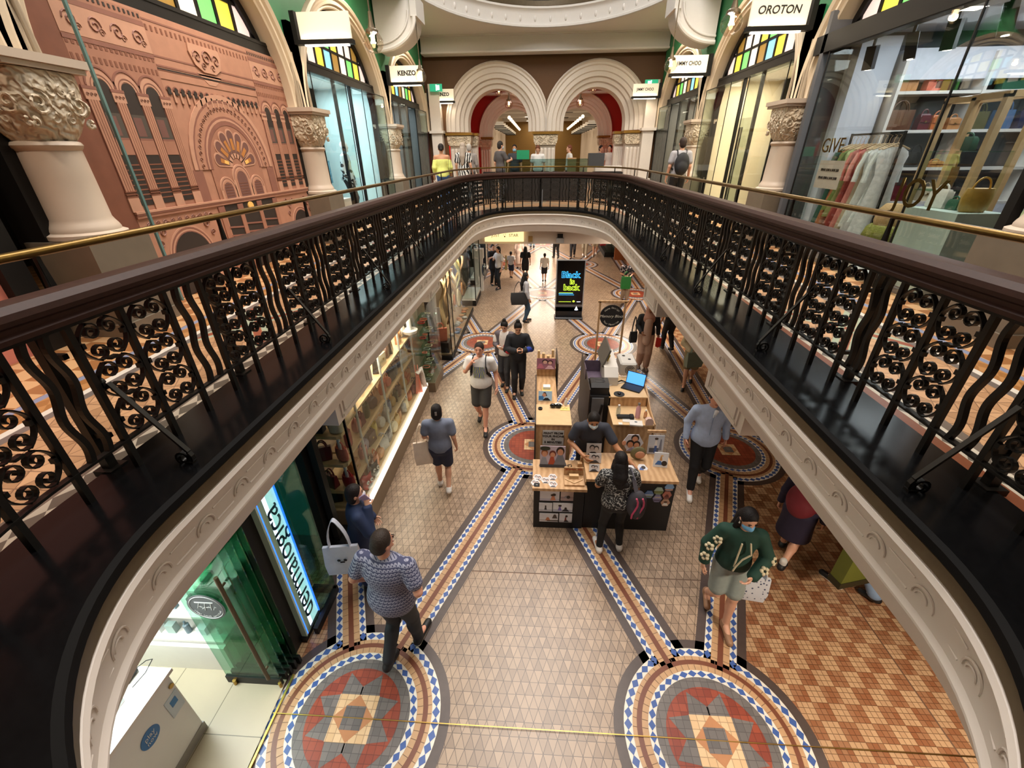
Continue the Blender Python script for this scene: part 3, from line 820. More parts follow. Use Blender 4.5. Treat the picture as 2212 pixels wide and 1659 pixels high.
# brass leaning rail on the walkway side
rb = thing('brass_rail', 'round brass leaning rail on tapered black brackets along the walkway side', 'rail', (0, 0, 4.36))
BP = offs(OV, .46+.16)
b = MB(); b.tube([(x, y, 0) for x, y in BP], .024, 10, True); b.build('rail_tube', M_brassrail, rb, True)
cb = MB(); cb.bar((0, 0, -.36), (0, 0, -.02), .022); cb.hull([(-.035, -.012, -.362), (.035, -.012, -.362), (.035, .012, -.362), (-.035, .012, -.362), (-.01, -.008, -.02), (.01, -.008, -.02), (.01, .008, -.02), (-.01, .008, -.02)])
br_o = cb.build('bracket', M_iron, rb)
fb2, LB = arc_path(BP); nbr = 28
for k in range(nbr):
    p, t = fb2(k*LB/nbr+.5); q = br_o if k == 0 else link(br_o.copy(), rb); frame(q, p, t)
# balustrade of the gallery above (only its foot is in view)
up = thing('balustrade', 'dark iron balustrade with fairy lights on the gallery above', 'balustrade', (0, 0, 9.56))
UP = offs(UO, .1); fu, LU = arc_path(UP)
b = MB(); b.sweep(UP, [(-.03, .95), (.03, .95), (.03, 1.02), (-.03, 1.02), (-.03, .95)], True); b.sweep(UP, [(-.02, .1), (.02, .1), (.02, .12), (-.02, .12), (-.02, .1)], True); b.build('handrail', M_wood, up)
b = MB(); b.box((0, 0, .48), (.03, .03, .96))
bo = b.build('baluster', M_iron, up); n_ = 0
sc2 = None; k = 0; s_ = 0
M_fairy = mat('fairy_light', 'ffffff', .4, emit=6, noise=0)
lb = MB()
while s_ < LU:
    p, t = fu(s_)
    if p.y > 16.2:
        q = bo if n_ == 0 else link(bo.copy(), up); n_ += 1; frame(q, p, t)
        n = Vector((t.y, -t.x))
        for _ in range(2): lb.ball((p.x+n.x*.2+random.uniform(-.1, .1), p.y+n.y*.2, random.uniform(.1, .7)), .012, 4)
    s_ += .16
o = lb.build('fairy_lights', M_fairy, up); o['kind'] = 'stuff'
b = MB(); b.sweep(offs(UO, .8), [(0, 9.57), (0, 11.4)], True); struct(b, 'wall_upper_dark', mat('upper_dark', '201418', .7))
# ------------------------------------------------------------------ lower level: shopfronts on the left
M_glass = glass('clear_glass', 'f4f8f6', .025)
M_gglass = glass('green_glass', 'd3eee2', .05)
M_shelfw = mat('pale_birch', 'c9ac82', .45, noise=.08, scale=20)
M_whitep = mat('white_paint', 'ded9d2', .4, noise=.02)
M_ledw = mat('led_white', 'fff3e0', .4, emit=7, noise=0)
M_rod = mat('white_rod', 'cfd6d4', .35, noise=.02)
M_teal = mat('teal_panel', '2fae9f', .5, noise=.03)
M_tealb = mat('skirting_grey', '4a5654', .5)
BAGC = {'red': '9c1f24', 'tan': 'b07a4a', 'black': '1c1a1a', 'brown': '5c3a28', 'yellow': 'c9b348', 'grey': '77767a', 'navy': '25304f', 'cream': 'd5c6a6', 'orange': 'b8622c', 'pink': 'c77a72', 'white': 'd8d3cb', 'maroon': '5a1720', 'olive': '55502f', 'blue': '4a6488', 'silver': 'a9a8a6', 'gold': 'b08a3e', 'green': '2f5a44', 'burgundy': '6b1a2a', 'coral': 'd5745c', 'lilac': '8c8098'}
def leather(c): return mat('leather_'+c, BAGC[c], .38, noise=.14, scale=30, bump=.1)
M_buckle = mat('buckle', 'b89a5a', .3, .9, noise=.05)
USED = set()
def uniq(l):
    """keep every label its own"""
    k = l; n = 2
    if k in USED: print('DUPLABEL', k)
    USED.add(k); return k
def bag(kind, loc, rz, w_, h, d, c, label, group=None, cat='bag'):
    t = thing('handbag', uniq(label), cat, loc, rz, group); m = leather(c)
    b = MB()
    if kind == 'tote':
        b.hull([(sx*w_/2*q, sy*d/2*q2, z) for z, q, q2 in ((0, .86, 1), (h*.06, .9, 1.05), (h, 1.0, .45)) for sx in (-1, 1) for sy in (-1, 1)])
    elif kind == 'bucket':
        b.lathe([(0, 0), (w_*.36, 0), (w_*.42, h*.1), (w_*.46, h*.6), (w_*.4, h), (w_*.34, h*.96), (0, h*.8)], 14)
        b.v = [(x, y*max(.55, d/w_), z) for x, y, z in b.v]
    elif kind == 'satchel':
        b.hull([(sx*w_/2*q, sy*d/2*q2, z) for z, q, q2 in ((0, .92, .9), (h*.1, 1, 1), (h*.8, .96, .8), (h, .8, .4)) for sx in (-1, 1) for sy in (-1, 1)])
    else:   # round / moon bag
        b.lathe([(0, -d/2), (w_*.4, -d/2), (w_*.48, -d*.3), (w_*.48, d*.3), (w_*.4, d/2), (0, d/2)], 18)
        b.v = [(x, z, h/2+y*h/w_) for x, y, z in b.v]
    b.build('body', m, t, True)
    hb = MB(); R_ = w_*.27
    if kind in ('tote', 'bucket'):
        for sy in ((-1, 1) if kind == 'tote' else (0,)):
            hb.tube([(-R_*math.cos(a), sy*d*.2, h*.9+h*.55*math.sin(a)) for a in [PI*i/10 for i in range(11)]], .011, 5)
    elif kind == 'satchel':
        hb.tube([(-R_*math.cos(a), 0, h*.97+h*.3*math.sin(a)) for a in [PI*i/10 for i in range(11)]], .011, 5)
    else:
        hb.tube([(-R_*math.cos(a), 0, h*.8+h*.6*math.sin(a)) for a in [PI*i/10 for i in range(11)]], .007, 5)
    hb.build('handle', m, t, True)
    if kind == 'satchel':
        fb_ = MB(); fb_.hull([(sx*w_*.46, -d*.5, z) for sx in (-1, 1) for z in (h*.45, h*.9)]+[(sx*w_*.42, -d*.54-.005, z) for sx in (-1, 1) for z in (h*.47, h*.88)]); fb_.build('flap', m, t)
        cb_ = MB(); cb_.box((0, -d*.55-.008, h*.5), (w_*.14, .012, h*.12)); cb_.build('clasp', M_buckle, t)
    return t
# --- dermal shop: threshold tiles, folding glass doors, light pylon, counter
g = NG('shop_tile', .35); X = g.xyz(); u = g.math('DIVIDE', g.math('ADD', X[0], .05), .6); v = g.math('DIVIDE', g.math('ADD', X[1], .05), .6)
g.col(g.mix(g.math('MAXIMUM', g.edge(u, .006), g.edge(v, .006)), g.mix(g.noise(2), 'b0a48c', 'c4b89e'), '6e6552'))
b = MB(); b.ad([(-2.44, .2, .022), (-2.52, 2.3, .022), (-6, 2.62, .022), (-6, .2, .022)], [(0, 1, 2, 3)]); struct(b, 'floor_shop', g.m)
b = MB(); b.box((-2.47, 1.25, .012), (.02, 2.1, .03)); struct(b, 'trim_70', M_brass)
b = MB(); b.box((-4.2, 2.72, 1.2), (3.4, .1, 2.3)); b.box((-5.4, 1, 1.2), (.1, 4, 2.3)); struct(b, 'wall_shop_1', mat('mint_wall', 'cfe9df', .5, noise=.02))
t = thing('folding_glass_door', 'stack of folded green glass door leaves with long dark pull handle', 'door', (-2.8, 2.2, 0))
for k in range(5):
    y = .005-.0+.055*k
    if k % 2 == 0 or True:
        b = MB(); b.box((0.02*k-.02, y, 1.14), (.56, .012, 2.05)); b.build('glass_leaf', M_gglass, t)
    b = MB(); b.box((0.02*k-.02, y, .075), (.58, .03, .11)); b.build('bottom_rail', M_blackmetal, t)
b = MB(); b.cyl((.2, -.05, .22), (.2, -.05, 1.75), .018); b.cyl((.2, -.05, .35), (.2, .0, .35), .012); b.cyl((.2, -.05, 1.62), (.2, .0, 1.62), .012); b.build('handle', M_bronze, t, True)
b = MB(); b.cyl((-.22, -.02, .0), (-.22, -.02, .09), .018); b.cyl((.26, -.02, .0), (.26, -.02, .09), .016); b.build('floor_bolt', M_brass, t, True)
b = MB(); b.at((-.08, -.008, 1.28), (PI/2, 0, 0), (1.0, 1.0, 1)); b.prism([(.17*math.cos(a), .17*math.sin(a)) for a in [2*PI*i/28 for i in range(28)]], 0, .004); b.M = Matrix.Identity(4); dec = b.build('round_sticker', mat('sticker_grey', '55585a', .5), t)
M_ink = mat('ink_white', 'd6d9d8', .5, noise=0)
def arc_text(parent, body, r, a0, a1, size, m, c, plane='xz', ext=.001, yoff=0):
    n = len(body)
    for i, ch in enumerate(body):
        if ch == ' ': continue
        a = a0+(a1-a0)*i/max(1, n-1); up_ = a if a0 > a1 else a+PI
        text('lettering', ch, size, m, (c[0]+r*math.cos(a), c[1]+yoff, c[2]+r*math.sin(a)), (PI/2, 0, 0), parent, ext).rotation_euler = Matrix.Rotation(PI/2, 3, 'X').to_euler() if False else (PI/2, -(up_-PI/2), 0)
b = MB(); b.tube([(-.08+.15*math.cos(a), -.014, 1.28+.15*math.sin(a)) for a in [2*PI*i/32 for i in range(32)]], .003, 4, True); b.box((-.08, -.014, 1.35), (.17, .003, .012))
for q in range(9): b.bar((-.16+.02*q, -.014, 1.27+.03*math.sin(q*1.7)), (-.13+.018*q, -.014, 1.30+.035*math.cos(q*2.1)), .004)
b.build('sticker_print', M_ink, t)
arc_text(t, 'clean touch certified', .125, PI*1.12, PI*1.88, .03, M_ink, (-.08, -.014, 1.28))
# light pylon
t = thing('light_pylon_sign', 'tall black pylon with glowing white face lettered dermalogica at the shop corner', 'sign', (-2.56, 2.68, 0))
b = MB(); b.box((-.2, -.1, 1.12), (.4, .22, 2.24)); b.box((-.02, .16, .03), (.16, .4, .06)); b.build('frame', M_blackmetal, t)
b = MB(); b.box((.02, .16, 1.14), (.05, .27, 2.14)); b.build('light_face', mat('pylon_face', 'dcecff', .4, emit=1.15, noise=0), t)
b = MB()
for yy in (.02, .3): b.box((.03, yy, 1.14), (.06, .012, 2.14))
b.build('blue_edge', mat('pylon_edge', '2a6bff', .4, emit=2.2, noise=0), t)
tx = text('lettering', 'dermalogica', .34, mat('pylon_ink', '1c2a38', .5, noise=0), (.048, .165, .98), (0, 0, 0), t, .002); tx.matrix_local = Matrix.Translation((.049, .15, 1.02)) @ Matrix(((0, 0, 1, 0), (0, -1, 0, 0), (1, 0, 0, 0), (0, 0, 0, 1))) @ Matrix.Diagonal((1, 1, 1, 1))
# text direction = +z, letter-up = -y, facing +x
b = MB(); b.box((.13, .33, 1.2), (.012, .52, 2.1)); b.box((.0, .59, 1.2), (.27, .012, 2.1)); b.build('glass_guard', M_gglass, t)
b = MB(); b.box((.13, .33, .05), (.05, .54, .1)); b.box((0, .59, .05), (.3, .05, .1)); b.build('guard_base', M_blackmetal, t)
# wall shelves with boxed products
t = thing('display_cabinet', 'white display cabinet with lit glass shelves inside the skincare shop', 'cabinet', (-3.85, 2.48, 0.022))
b = MB(); b.box((0, 0, .2), (1.5, .36, .4)); b.build('base_cupboard', M_whitep, t)
for z in (.45, .85, 1.25): b = MB(); b.box((0, .02, z), (1.5, .34, .03)); b.build('shelf', M_whitep, t)
b = MB(); b.box((0, .17, 1.1), (1.5, .03, 1.6)); b.build('back_panel', mat('shelf_back', 'dff3ee', .4, noise=0), t)
k = 0
M_pr = [mat('prod_'+c, c, .4, noise=.02) for c in ('cfd8da', 'eef0ee', '9fb6b0', '6b7f88', '8aa9b8')]
COLN = ['pale grey', 'white', 'sage green', 'slate grey', 'light blue']; prods = []
for zi, z in enumerate((.465, .865, 1.265)):
    for i in range(9):
        if random.random() < .12: continue
        q = random.randrange(5); h = random.uniform(.08, .2); w_ = random.uniform(.05, .1)
        b = MB()
        if random.random() < .5: b.box((0, 0, h/2), (w_, w_*.7, h))
        else: b.lathe([(0, 0), (w_*.4, 0), (w_*.4, h*.7), (w_*.16, h*.76), (w_*.16, h), (0, h)], 10)
        o = b.build('skincare_pack', M_pr[q]); o.location = (-3.85-.66+.165*i, 2.42, .022+z+.001)
        tag(o, 'small skincare pack on the lit shelves of the white display cabinet', 'package', 'skincare packs on the lit shelves')
# counter
CX, CY = -3.75, 1.05
t = thing('sales_counter', 'white gloss sales counter with a round blue badge on its front', 'counter', (CX, CY, .022))
b = MB(); b.box((0, 0, .47), (1.36, 1.5, .92)); b.build('body', mat('counter_white', 'e3e3e0', .25, noise=.01), t)
b = MB(); b.box((0, 0, .945), (1.42, 1.56, .035)); b.build('top', M_whitep, t)
b = MB(); b.box((0, 0, .05), (1.38, 1.52, .1)); b.build('kickboard', mat('kick_grey', '8d8a84', .4), t)
M_badge = mat('badge_blue', '2a6fb0', .4, noise=.02)
b = MB(); b.at((.682, .42, .64), (0, PI/2, 0)); b.prism([(.085*math.cos(a), .085*math.sin(a)) for a in [2*PI*i/28 for i in range(28)]], 0, .004); b.M = Matrix.Identity(4)
b.build('badge', M_badge, t)
for (s_, dz, d) in (('play', .025, .06), ('now', -.03, .055)):
    tx = text('badge_lettering', s_, d, M_ink, (0, 0, 0), (0, 0, 0), t, .001); tx.matrix_local = Matrix.Translation((.688, .42, .64+dz)) @ Matrix(((0, 0, 1, 0), (1, 0, 0, 0), (0, 1, 0, 0), (0, 0, 0, 1)))
b = MB(); b.box((.684, .67, .62), (.006, .13, .22)); b.build('notice', mat('notice_paper', 'c9d6df', .5, noise=.03), t)
b = MB(); b.box((.689, .67, .65), (.004, .06, .07)); b.build('notice_print', mat('print_blue', '3f7fb8', .5, noise=0), t)
b = MB(); b.lathe([(0, 0), (.02, 0), (.02, .012), (0, .012)], 12); b.at((.69, .66, .86), (0, PI/2, 0)); b = MB(); b.at((.682, .72, .8), (0, PI/2, 0)); b.lathe([(0, 0), (.022, 0), (.022, .012), (0, .012)], 12); b.build('lock', M_buckle, t)
zc = .022+.965
o = MB(); o.box((0, 0, .13), (.02, .52, .26)); o.box((-.1, 0, .01), (.22, .52, .02)); o = tag(o.build('screen_back', M_whitep), 'upright white screen panel on the white sales counter', 'screen'); o.location = (CX+.33, CY+.42, zc); o.name = 'point_of_sale_screen'
o = thing('counter_notice', 'leaning white card notice on the white sales counter', 'notice', (CX+.52, CY+.36, zc)); b = MB(); b.at((0, 0, 0.004), (0, -.4, 0)); b.box((0, 0, .13), (.008, .34, .26)); b.M = Matrix.Identity(4); b.build('card', M_pr[0], o)
b = MB(); b.at((0.006, 0, 0), (0, -.4, 0)); b.box((0, .05, .07), (.004, .09, .09)); b.box((0, -.02, .16), (.004, .2, .008)); b.box((0, -.02, .14), (.004, .22, .008)); b.M = Matrix.Identity(4); b.build('print', mat('print_grey', '5f666c', .5, noise=0), o)
b = MB(); b.at((.005, 0, 0), (0, -.4, 0)); b.ball((0, .08, .2), .03, 8, (.1, 1, .7)); b.M = Matrix.Identity(4); b.build('badge', M_badge, o)
o = thing('card_reader', 'dark card reader with a looped cable at the back of the counter', 'card reader', (CX+.42, CY+.69, zc)); b = MB(); b.box((0, 0, .03), (.07, .12, .05), .01); b.build('body', M_blackmetal, o); b = MB(); b.tube([(0, .05, .02), (.05, .12, .03), (.12, .12, .06), (.14, .02, .05), (.1, -.08, .02)], .004, 5); b.build('cable', M_blackmetal, o)
for i in range(12):
    q = random.randrange(5); h = random.uniform(.04, .12); b = MB(); b.lathe([(0, 0), (.03, 0), (.03, h*.8), (.02, h*.85), (.02, h), (0, h)], 10)
    o = b.build('tester_jar', M_pr[q]); o.location = (CX+.2+.13*(i % 4), CY+.12-.13*(i//4), zc+.001); tag(o, 'small tester jar on the near end of the white sales counter', 'jar', 'tester jars on the sales counter')
area('shop_lamp', (-3.9, 1.6, 2.2), 1.6, 75, (.92, 1, .97)); area('shop_lamp', (-3.9, 2.2, 1.95), .8, 14, (.92, 1, .98))
# teal return wall and black corner post
b = MB(); b.m = 0; b.box((-3.3, 3.97, 1.26), (.86, .1, 2.1)); b.m = 1; b.box((-3.3, 3.96, .12), (.87, .12, .24)); struct(b, 'wall_teal', [M_teal, M_tealb])
b = MB(); b.box((-3.75, 3.35, 1.15), (.1, 1.25, 2.3)); struct(b, 'wall_return', M_teal)
b = MB(); b.box((-2.84, 3.97, 1.15), (.13, .16, 2.3)); b.box((-2.7, 4.02, 1.15), (.08, .1, 2.3)); b.box((-2.72, 4.1, .05), (.3, .3, .1)); struct(b, 'trim_71', M_blackmetal)
# --- handbag vitrine
X0 = -2.42
t = thing('shop_vitrine', 'long glass shop vitrine with pale timber shelves full of handbags', 'display window', (X0, 6.2, 0))
L0, L1 = -1.9, 1.85; Lc, Ll = (L0+L1)/2, L1-L0
b = MB(); b.box((-.38, Lc, .16), (.9, Ll, .32)); b.build('plinth', mat('plinth_taupe', '7d6a55', .45, noise=.06), t)
b = MB(); b.box((.04, Lc, .35), (.05, Ll, .06)); b.build('edge_light', mat('edge_light', 'fff0da', .4, emit=2.2, noise=0), t)
b = MB(); b.box((-.4, Lc, .335), (.8, Ll, .03)); b.build('deck', M_shelfw, t)
for z in (.62, 1.1, 1.56):
    b = MB(); b.box((-.3, Lc+.15, z), (.34, Ll-.35, .035)); b.build('shelf', M_shelfw, t)
for yy in (-1.2, -.1, .95, 1.7):
    for xx in (-.14, -.46):
        b = MB(); b.cyl((xx, yy, .34), (xx, yy, 2.05), .02); b.build('shelf_post', M_rod, t, True)
b = MB(); b.box((.02, Lc, 1.22), (.012, Ll, 1.72)); b.box((-.4, L0, 1.22), (.85, .012, 1.72)); b.build('glass_front', M_glass, t)
b = MB()
for yy in (L0+.55, L0+.55): b.box((.03, L0, 1.22), (.015, .015, 1.72))
b.box((.03, L0+.02, 1.2), (.02, .02, 1.75)); b.build('corner_edge', M_blackmetal, t)
b = MB(); b.box((-.84, Lc, 1.2), (.05, Ll, 2.1)); b.build('back_panel', mat('bag_back', 'b09a86', .5), t)
b = MB(); b.cyl((-.1, 1.6, 1.6), (-.1, 1.6, 2.1), .05); b.cyl((-.1, 1.6, 1.66), (-.1, 1.6, 1.72), .14, .16, 20); b.build('white_stand', M_whitep, t, True)
for yy in (-1.2, 0, 1.2): area('vitrine_lamp', (X0-.3, 6.2+yy, 2.15), .5, 24, (1, .86, .68), (0, 0, 0), .9)
t2 = thing('side_shelf_rack', 'narrow rack of rounded timber shelves at the near end of the bag window', 'rack', (X0-.35, 4.42, 0))
for z in (.353, .63, 1.1, 1.56):
    b = MB(); b.prism([(-.26, -.1), (.22, -.1), (.27, -.06), (.27, .1), (.22, .13), (-.26, .13)], z, z+.05); b.build('shelf', M_shelfw, t2)
for x_, y_ in ((-.15, 0), (.18, 0)):
    b = MB(); b.cyl((x_, y_, .354), (x_, y_, 2.1), .022); b.build('post', M_rod, t2, True)
KINDS = ['tote', 'satchel', 'bucket', 'round']
KN = {'tote': 'tote bag', 'satchel': 'satchel', 'bucket': 'bucket bag', 'round': 'round bag'}
rowdef = [
 ('top', 1.578, ['navy', 'cream', 'white', 'blue', 'black', 'cream', 'brown', 'black', 'tan', 'white']),
 ('second', 1.118, ['red', 'pink', 'burgundy', 'olive', 'brown', 'tan', 'orange', 'coral', 'black', 'grey', 'navy', 'white', 'cream']),
 ('third', .638, ['tan', 'pink', 'lilac', 'brown', 'yellow', 'white', 'silver', 'blue', 'gold', 'olive', 'brown', 'gold', 'orange', 'tan']),
 ('bottom', .35, ['black', 'red', 'brown', 'orange', 'tan', 'silver', 'grey', 'cream', 'gold', 'tan', 'silver', 'cream', 'orange', 'maroon', 'black'])]
for nm, z, cs in rowdef:
    n = len(cs)
    kinds = [KINDS[(i*5+len(nm)+i//3) % 4] for i in range(n)]
    for i, c in enumerate(cs):
        y = 6.2+L0+.5+(Ll-.75)*i/(n-1); 
        if nm == 'bottom': y = 6.2+L0+.25+(Ll-.45)*i/(n-1)
        for py in (5.0, 6.1, 7.15, 7.9):
            if abs(y-py) < .13: y = py+(.13 if y >= py else -.13)
        k = kinds[i]; w_ = random.uniform(.19, .245); h = random.uniform(.17, .24) if nm != 'top' else .26
        prev = (cs[i-1]+' '+KN[kinds[i-1]].replace(' bag', '')) if i else ''; nx = (cs[i+1]+' '+KN[kinds[i+1]].replace(' bag', '')) if i < n-1 else ''
        where = f'between the {prev} and {nx}' if prev and nx else (f'at the far end past the {prev}' if prev else f'at the near end before the {nx}')
        lab = f'{c} {KN[k]} on the {nm} window shelf {where}'
        bag(k, (X0-.25+(.1 if nm == 'bottom' else 0)+random.uniform(-.02, .02), y, z+.003), PI/2+random.uniform(-.35, .35), w_, h, .1, c, lab, f'handbags on the {nm} vitrine shelf')
# two owl purses (plain faces) and the bag and rack pieces in the near corner
def owl(loc, c, nm):
    t = thing('owl_purse', f'{nm} owl-shaped coin purse with round white eyes at the front of the bag window', 'purse', loc, PI/2-.3)
    b = MB(); b.ball((0, 0, .12), .12, 12, (.95, .4, 1)); b.hull([(-.1, 0, .18), (-.11, 0, .27), (-.03, .02, .22), (-.06, -.03, .2)]); b.hull([(.1, 0, .18), (.11, 0, .27), (.03, .02, .22), (.06, -.03, .2)]); b.build('body', leather(c), t, True)
    for s_ in (-1, 1):
        b = MB(); b.ball((s_*.042, -.045, .16), .032, 8, (1, .35, 1)); e = b.build('eye', M_whitep, t, True)
        b = MB(); b.ball((s_*.042, -.057, .16), .012, 6, (1, .4, 1)); b.build('pupil', M_blackmetal, e, True)
    b = MB(); b.ball((0, -.04, .07), .06, 8, (1, .35, .8)); b.build('belly', leather('silver'), t, True)
owl((X0-.06, 4.74, .353), 'red', 'red'); owl((X0-.06, 5.02, .353), 'black', 'black')
for (z, cs) in ((.68, ('burgundy', 'red')), (1.16, ('maroon', 'coral')), (1.61, ('navy', 'cream')), (.403, ('black', 'olive'))):
    for i, c in enumerate(cs):
        bag(KINDS[i*2 % 4], (X0-.42+.26*i, 4.42, z+.004), random.uniform(-.4, .4), .22, .2, .1, c, f'{c} {KN[KINDS[i*2 % 4]]} on the narrow rack shelf at height {["lowest", "third", "second", "top"][(.403, .68, 1.16, 1.61).index(z)]}', 'bags on the narrow rack')
bag('tote', (X0-.05, 7.75, .35), PI/2+.3, .3, .42, .14, 'coral', 'coral bag with white scarf standing at the far end of the bag window'); 
o = MB(); o.tube([(0, -.1, .45), (.05, -.02, .5), (.07, .02, .38), (.09, .0, .22), (.11, .03, .08)], 0, flat=(.09, .03), up=(1, 0, 0)); o.tube([(0, .1, .44), (.05, .05, .52), (.08, .0, .4)], 0, flat=(.07, .03), up=(1, 0, 0)); o = tag(o.build('scarf', leather('white'), None, True), 'white scarf knotted over the coral bag in the window', 'scarf'); o.location = (X0-.02, 7.75, .36)
# mirror-glass fin shelves at the far end of the vitrine
t = thing('jewellery_case', 'tall glass jewellery case with red beads beside the bag window', 'display case', (-2.46, 8.75, 0))
b = MB(); b.box((0, 0, .12), (.4, .9, .24)); b.build('plinth', mat('plinth_taupe', '7d6a55'), t)
b = MB(); b.box((.19, 0, 1.15), (.012, .9, 1.8)); b.box((0, -.44, 1.15), (.4, .012, 1.8)); b.build('glass', M_glass, t)
for z in (.55, .9, 1.25, 1.6): b = MB(); b.box((0, 0, z), (.36, .84, .012)); b.build('glass_shelf', M_gglass, t)
b = MB(); b.box((-.2, 0, 1.15), (.02, .9, 1.8)); b.build('back', mat('case_back', 'a88f78', .5), t)
for z in (.24, .56, .91, 1.26, 1.61):
    for i in range(4):
        c = ('red', 'coral', 'silver', 'cream')[(i+int(z*10)) % 4]; b = MB(); rr = random.uniform(.05, .08)
        b.tube([(rr*math.cos(a), rr*.9*math.sin(a), .014+.004*math.sin(3*a)) for a in [2*PI*k/14 for k in range(14)]], .012, 5, True)
        o = b.build('bead_necklace', leather(c), None, True); o.location = (-2.46, 8.45+.2*i, z+.005); tag(o, 'coiled bead necklace on a shelf of the tall jewellery case', 'necklace', 'bead necklaces in the jewellery case')
# dark post and second window with draped scarves and timber necklaces
b = MB(); b.box((-2.62, 9.9, 1.15), (.2, .22, 2.3)); struct(b, 'trim_72', mat('dark_post', '3b322c', .45))
t = thing('shop_vitrine', 'glass corner vitrine hung with draped scarves and looped necklaces', 'display window', (-2.35, 12.0, 0))
b = MB(); b.box((-.2, 0, .06), (.75, 4.0, .12)); b.build('plinth', M_blackmetal, t)
b = MB(); b.box((-.2, 0, .14), (.7, 3.9, .04)); b.build('deck', mat('dk', '8a6d50', .5), t)
b = MB(); b.box((.16, 0, 1.2), (.012, 4.0, 2.1)); b.box((-.2, -2.0, 1.2), (.7, .012, 2.1)); b.build('glass', M_glass, t)
b = MB(); b.box((.17, -1.55, 1.2), (.02, .02, 2.1)); b.box((.17, -2, 1.2), (.02, .02, 2.1)); b.build('edge', M_blackmetal, t)
b = MB(); b.box((-.55, 0, 1.2), (.04, 4, 2.1)); b.build('back_panel', mat('scarf_back', '6d5844', .6, noise=.2, scale=5), t)
for k, yy in enumerate((10.9, 12.4, 13.4)): area('vitrine_lamp', (-2.5, yy, 2.15), .5, 26, (1, .86, .66))
SC = [('b79a72', 'sand'), ('8a6b4a', 'brown'), ('c9b28a', 'straw'), ('a07c58', 'tan'), ('d8c7a8', 'cream'), ('7b7a62', 'olive'), ('b5a26a', 'mustard'), ('94765c', 'mocha')]
for i, (c, nm) in enumerate(SC):
    b = MB(); y0 = 10.75+.4*i; pts = []
    for q in range(13):
        f = q/12; pts.append((0.06*math.sin(f*9+i), .16*math.sin(f*5+i*1.3)*(.4+f), 1.95-1.3*f))
    b.tube(pts, 0, flat=(.20, .05), up=(0, 1, 0)); o = b.build('scarf', mat('scarf_'+nm, c, .7, noise=.25, scale=14), None, True); o.location = (-2.5+.08*(i % 2), y0, 0)
    tag(o, f'{nm} scarf draped in the corner vitrine, {["first", "second", "third", "fourth", "fifth", "sixth", "seventh", "eighth"][i]} from its near end', 'scarf', 'draped scarves in the corner vitrine')
for i, (yy, rr, c) in enumerate(((11.9, .3, 'cream'), (12.6, .22, 'tan'), (11.35, .18, 'orange'))):
    b = MB(); b.tube([(0, rr*.42*math.sin(a), -rr*1.6*abs(math.sin(a/2))**1.3) for a in [-PI+2*PI*k/24 for k in range(25)]], .022, 6); o = b.build('bead_necklace', leather(c), None, True); o.location = (-2.28, yy, 1.35); tag(o, f'long {c} bead necklace hanging in the corner vitrine', 'necklace')
bag('tote', (-2.5, 10.28, .45), .3, .34, .34, .16, 'coral', 'coral handbag on the dark stand at the near end of the corner vitrine')
o = MB(); o.box((0, 0, .14), (.4, .34, .28)); o = tag(o.build('display_block', mat('blk', '241712', .5)), 'dark display block under the coral handbag', 'plinth'); o.location = (-2.48, 10.28, .165)
o = MB(); o.box((0, 0, .3), (.012, .3, .4)); o = tag(o.build('window_notice', M_whitep), 'white notice sheet on the corner vitrine glass', 'notice'); o.location = (-2.55, 9.99+.0, .95); o.rotation_euler = (0, 0, PI/2)
for i in range(14):
    c = random.choice(('silver', 'tan', 'cream', 'orange', 'olive', 'blue')); b = MB(); h = random.uniform(.06, .14); b.ball((0, 0, h*.5), .09, 8, (1, .7, h/.18))
    o = b.build('trinket', leather(c), None, True); o.location = (-2.35+random.uniform(-.1, .08), 11.3+.18*i, .165); tag(o, 'small trinket on the floor of the corner vitrine', 'trinket', 'trinkets on the corner vitrine floor')
# third shop: white ledges, poster and blue interior
for k, (y0, y1, x) in enumerate(((14.5, 15.9, -2.15), (17.2, 19.6, -2.25))):
    t = thing('shop_vitrine', ['slim glass vitrine on a white ledge past the corner vitrine', 'glass watch window on a white ledge near the hanging star sign'][k], 'display window', (x, (y0+y1)/2, 0))
    L = y1-y0; b = MB(); b.box((-.25, 0, .1), (.5, L, .2)); b.build('plinth', M_blackmetal, t)
    b = MB(); b.box((-.25, 0, .24), (.5, L, .1)); b.build('ledge', M_whitep, t)
    b = MB(); b.box((.0, 0, 1.2), (.012, L, 1.9)); b.box((-.25, -L/2, 1.2), (.5, .012, 1.9)); b.build('glass', M_glass, t)
    b = MB(); b.box((0, -L/2, 1.2), (.03, .03, 1.95)); b.box((0, L/2, 1.2), (.03, .03, 1.95)); b.build('edge', M_blackmetal, t)
    b = MB(); b.box((-.5, 0, 1.2), (.03, L, 1.9)); b.build('back_panel', mat('vit_back%d' % k, ('4a4038', '2b3340')[k], .5), t)
t = thing('poster_panel', 'black watch poster panel standing in the shop window', 'poster', (-2.45, 17.4, 0)); b = MB(); b.box((0, 0, 1.25), (.75, .04, 1.1)); b.build('panel', mat('poster_black', '131212', .4), t)
b = MB(); b.tube([(-.02+.2*math.cos(a), -.025, 1.42+.2*math.sin(a)) for a in [2*PI*k/24 for k in range(24)]], .03, 6, True); b.tube([(-.02+.1*math.cos(a), -.025, 1.42+.1*math.sin(a)) for a in [2*PI*k/18 for k in range(18)]], .015, 6, True); b.bar((-.02, -.025, 1.42), (.05, -.025, 1.52), .012); b.box((0, -.022, .86), (.3, .004, .02)); b.build('watch_print', mat('steel_print', 'a8a6a0', .35, .3), t, True)
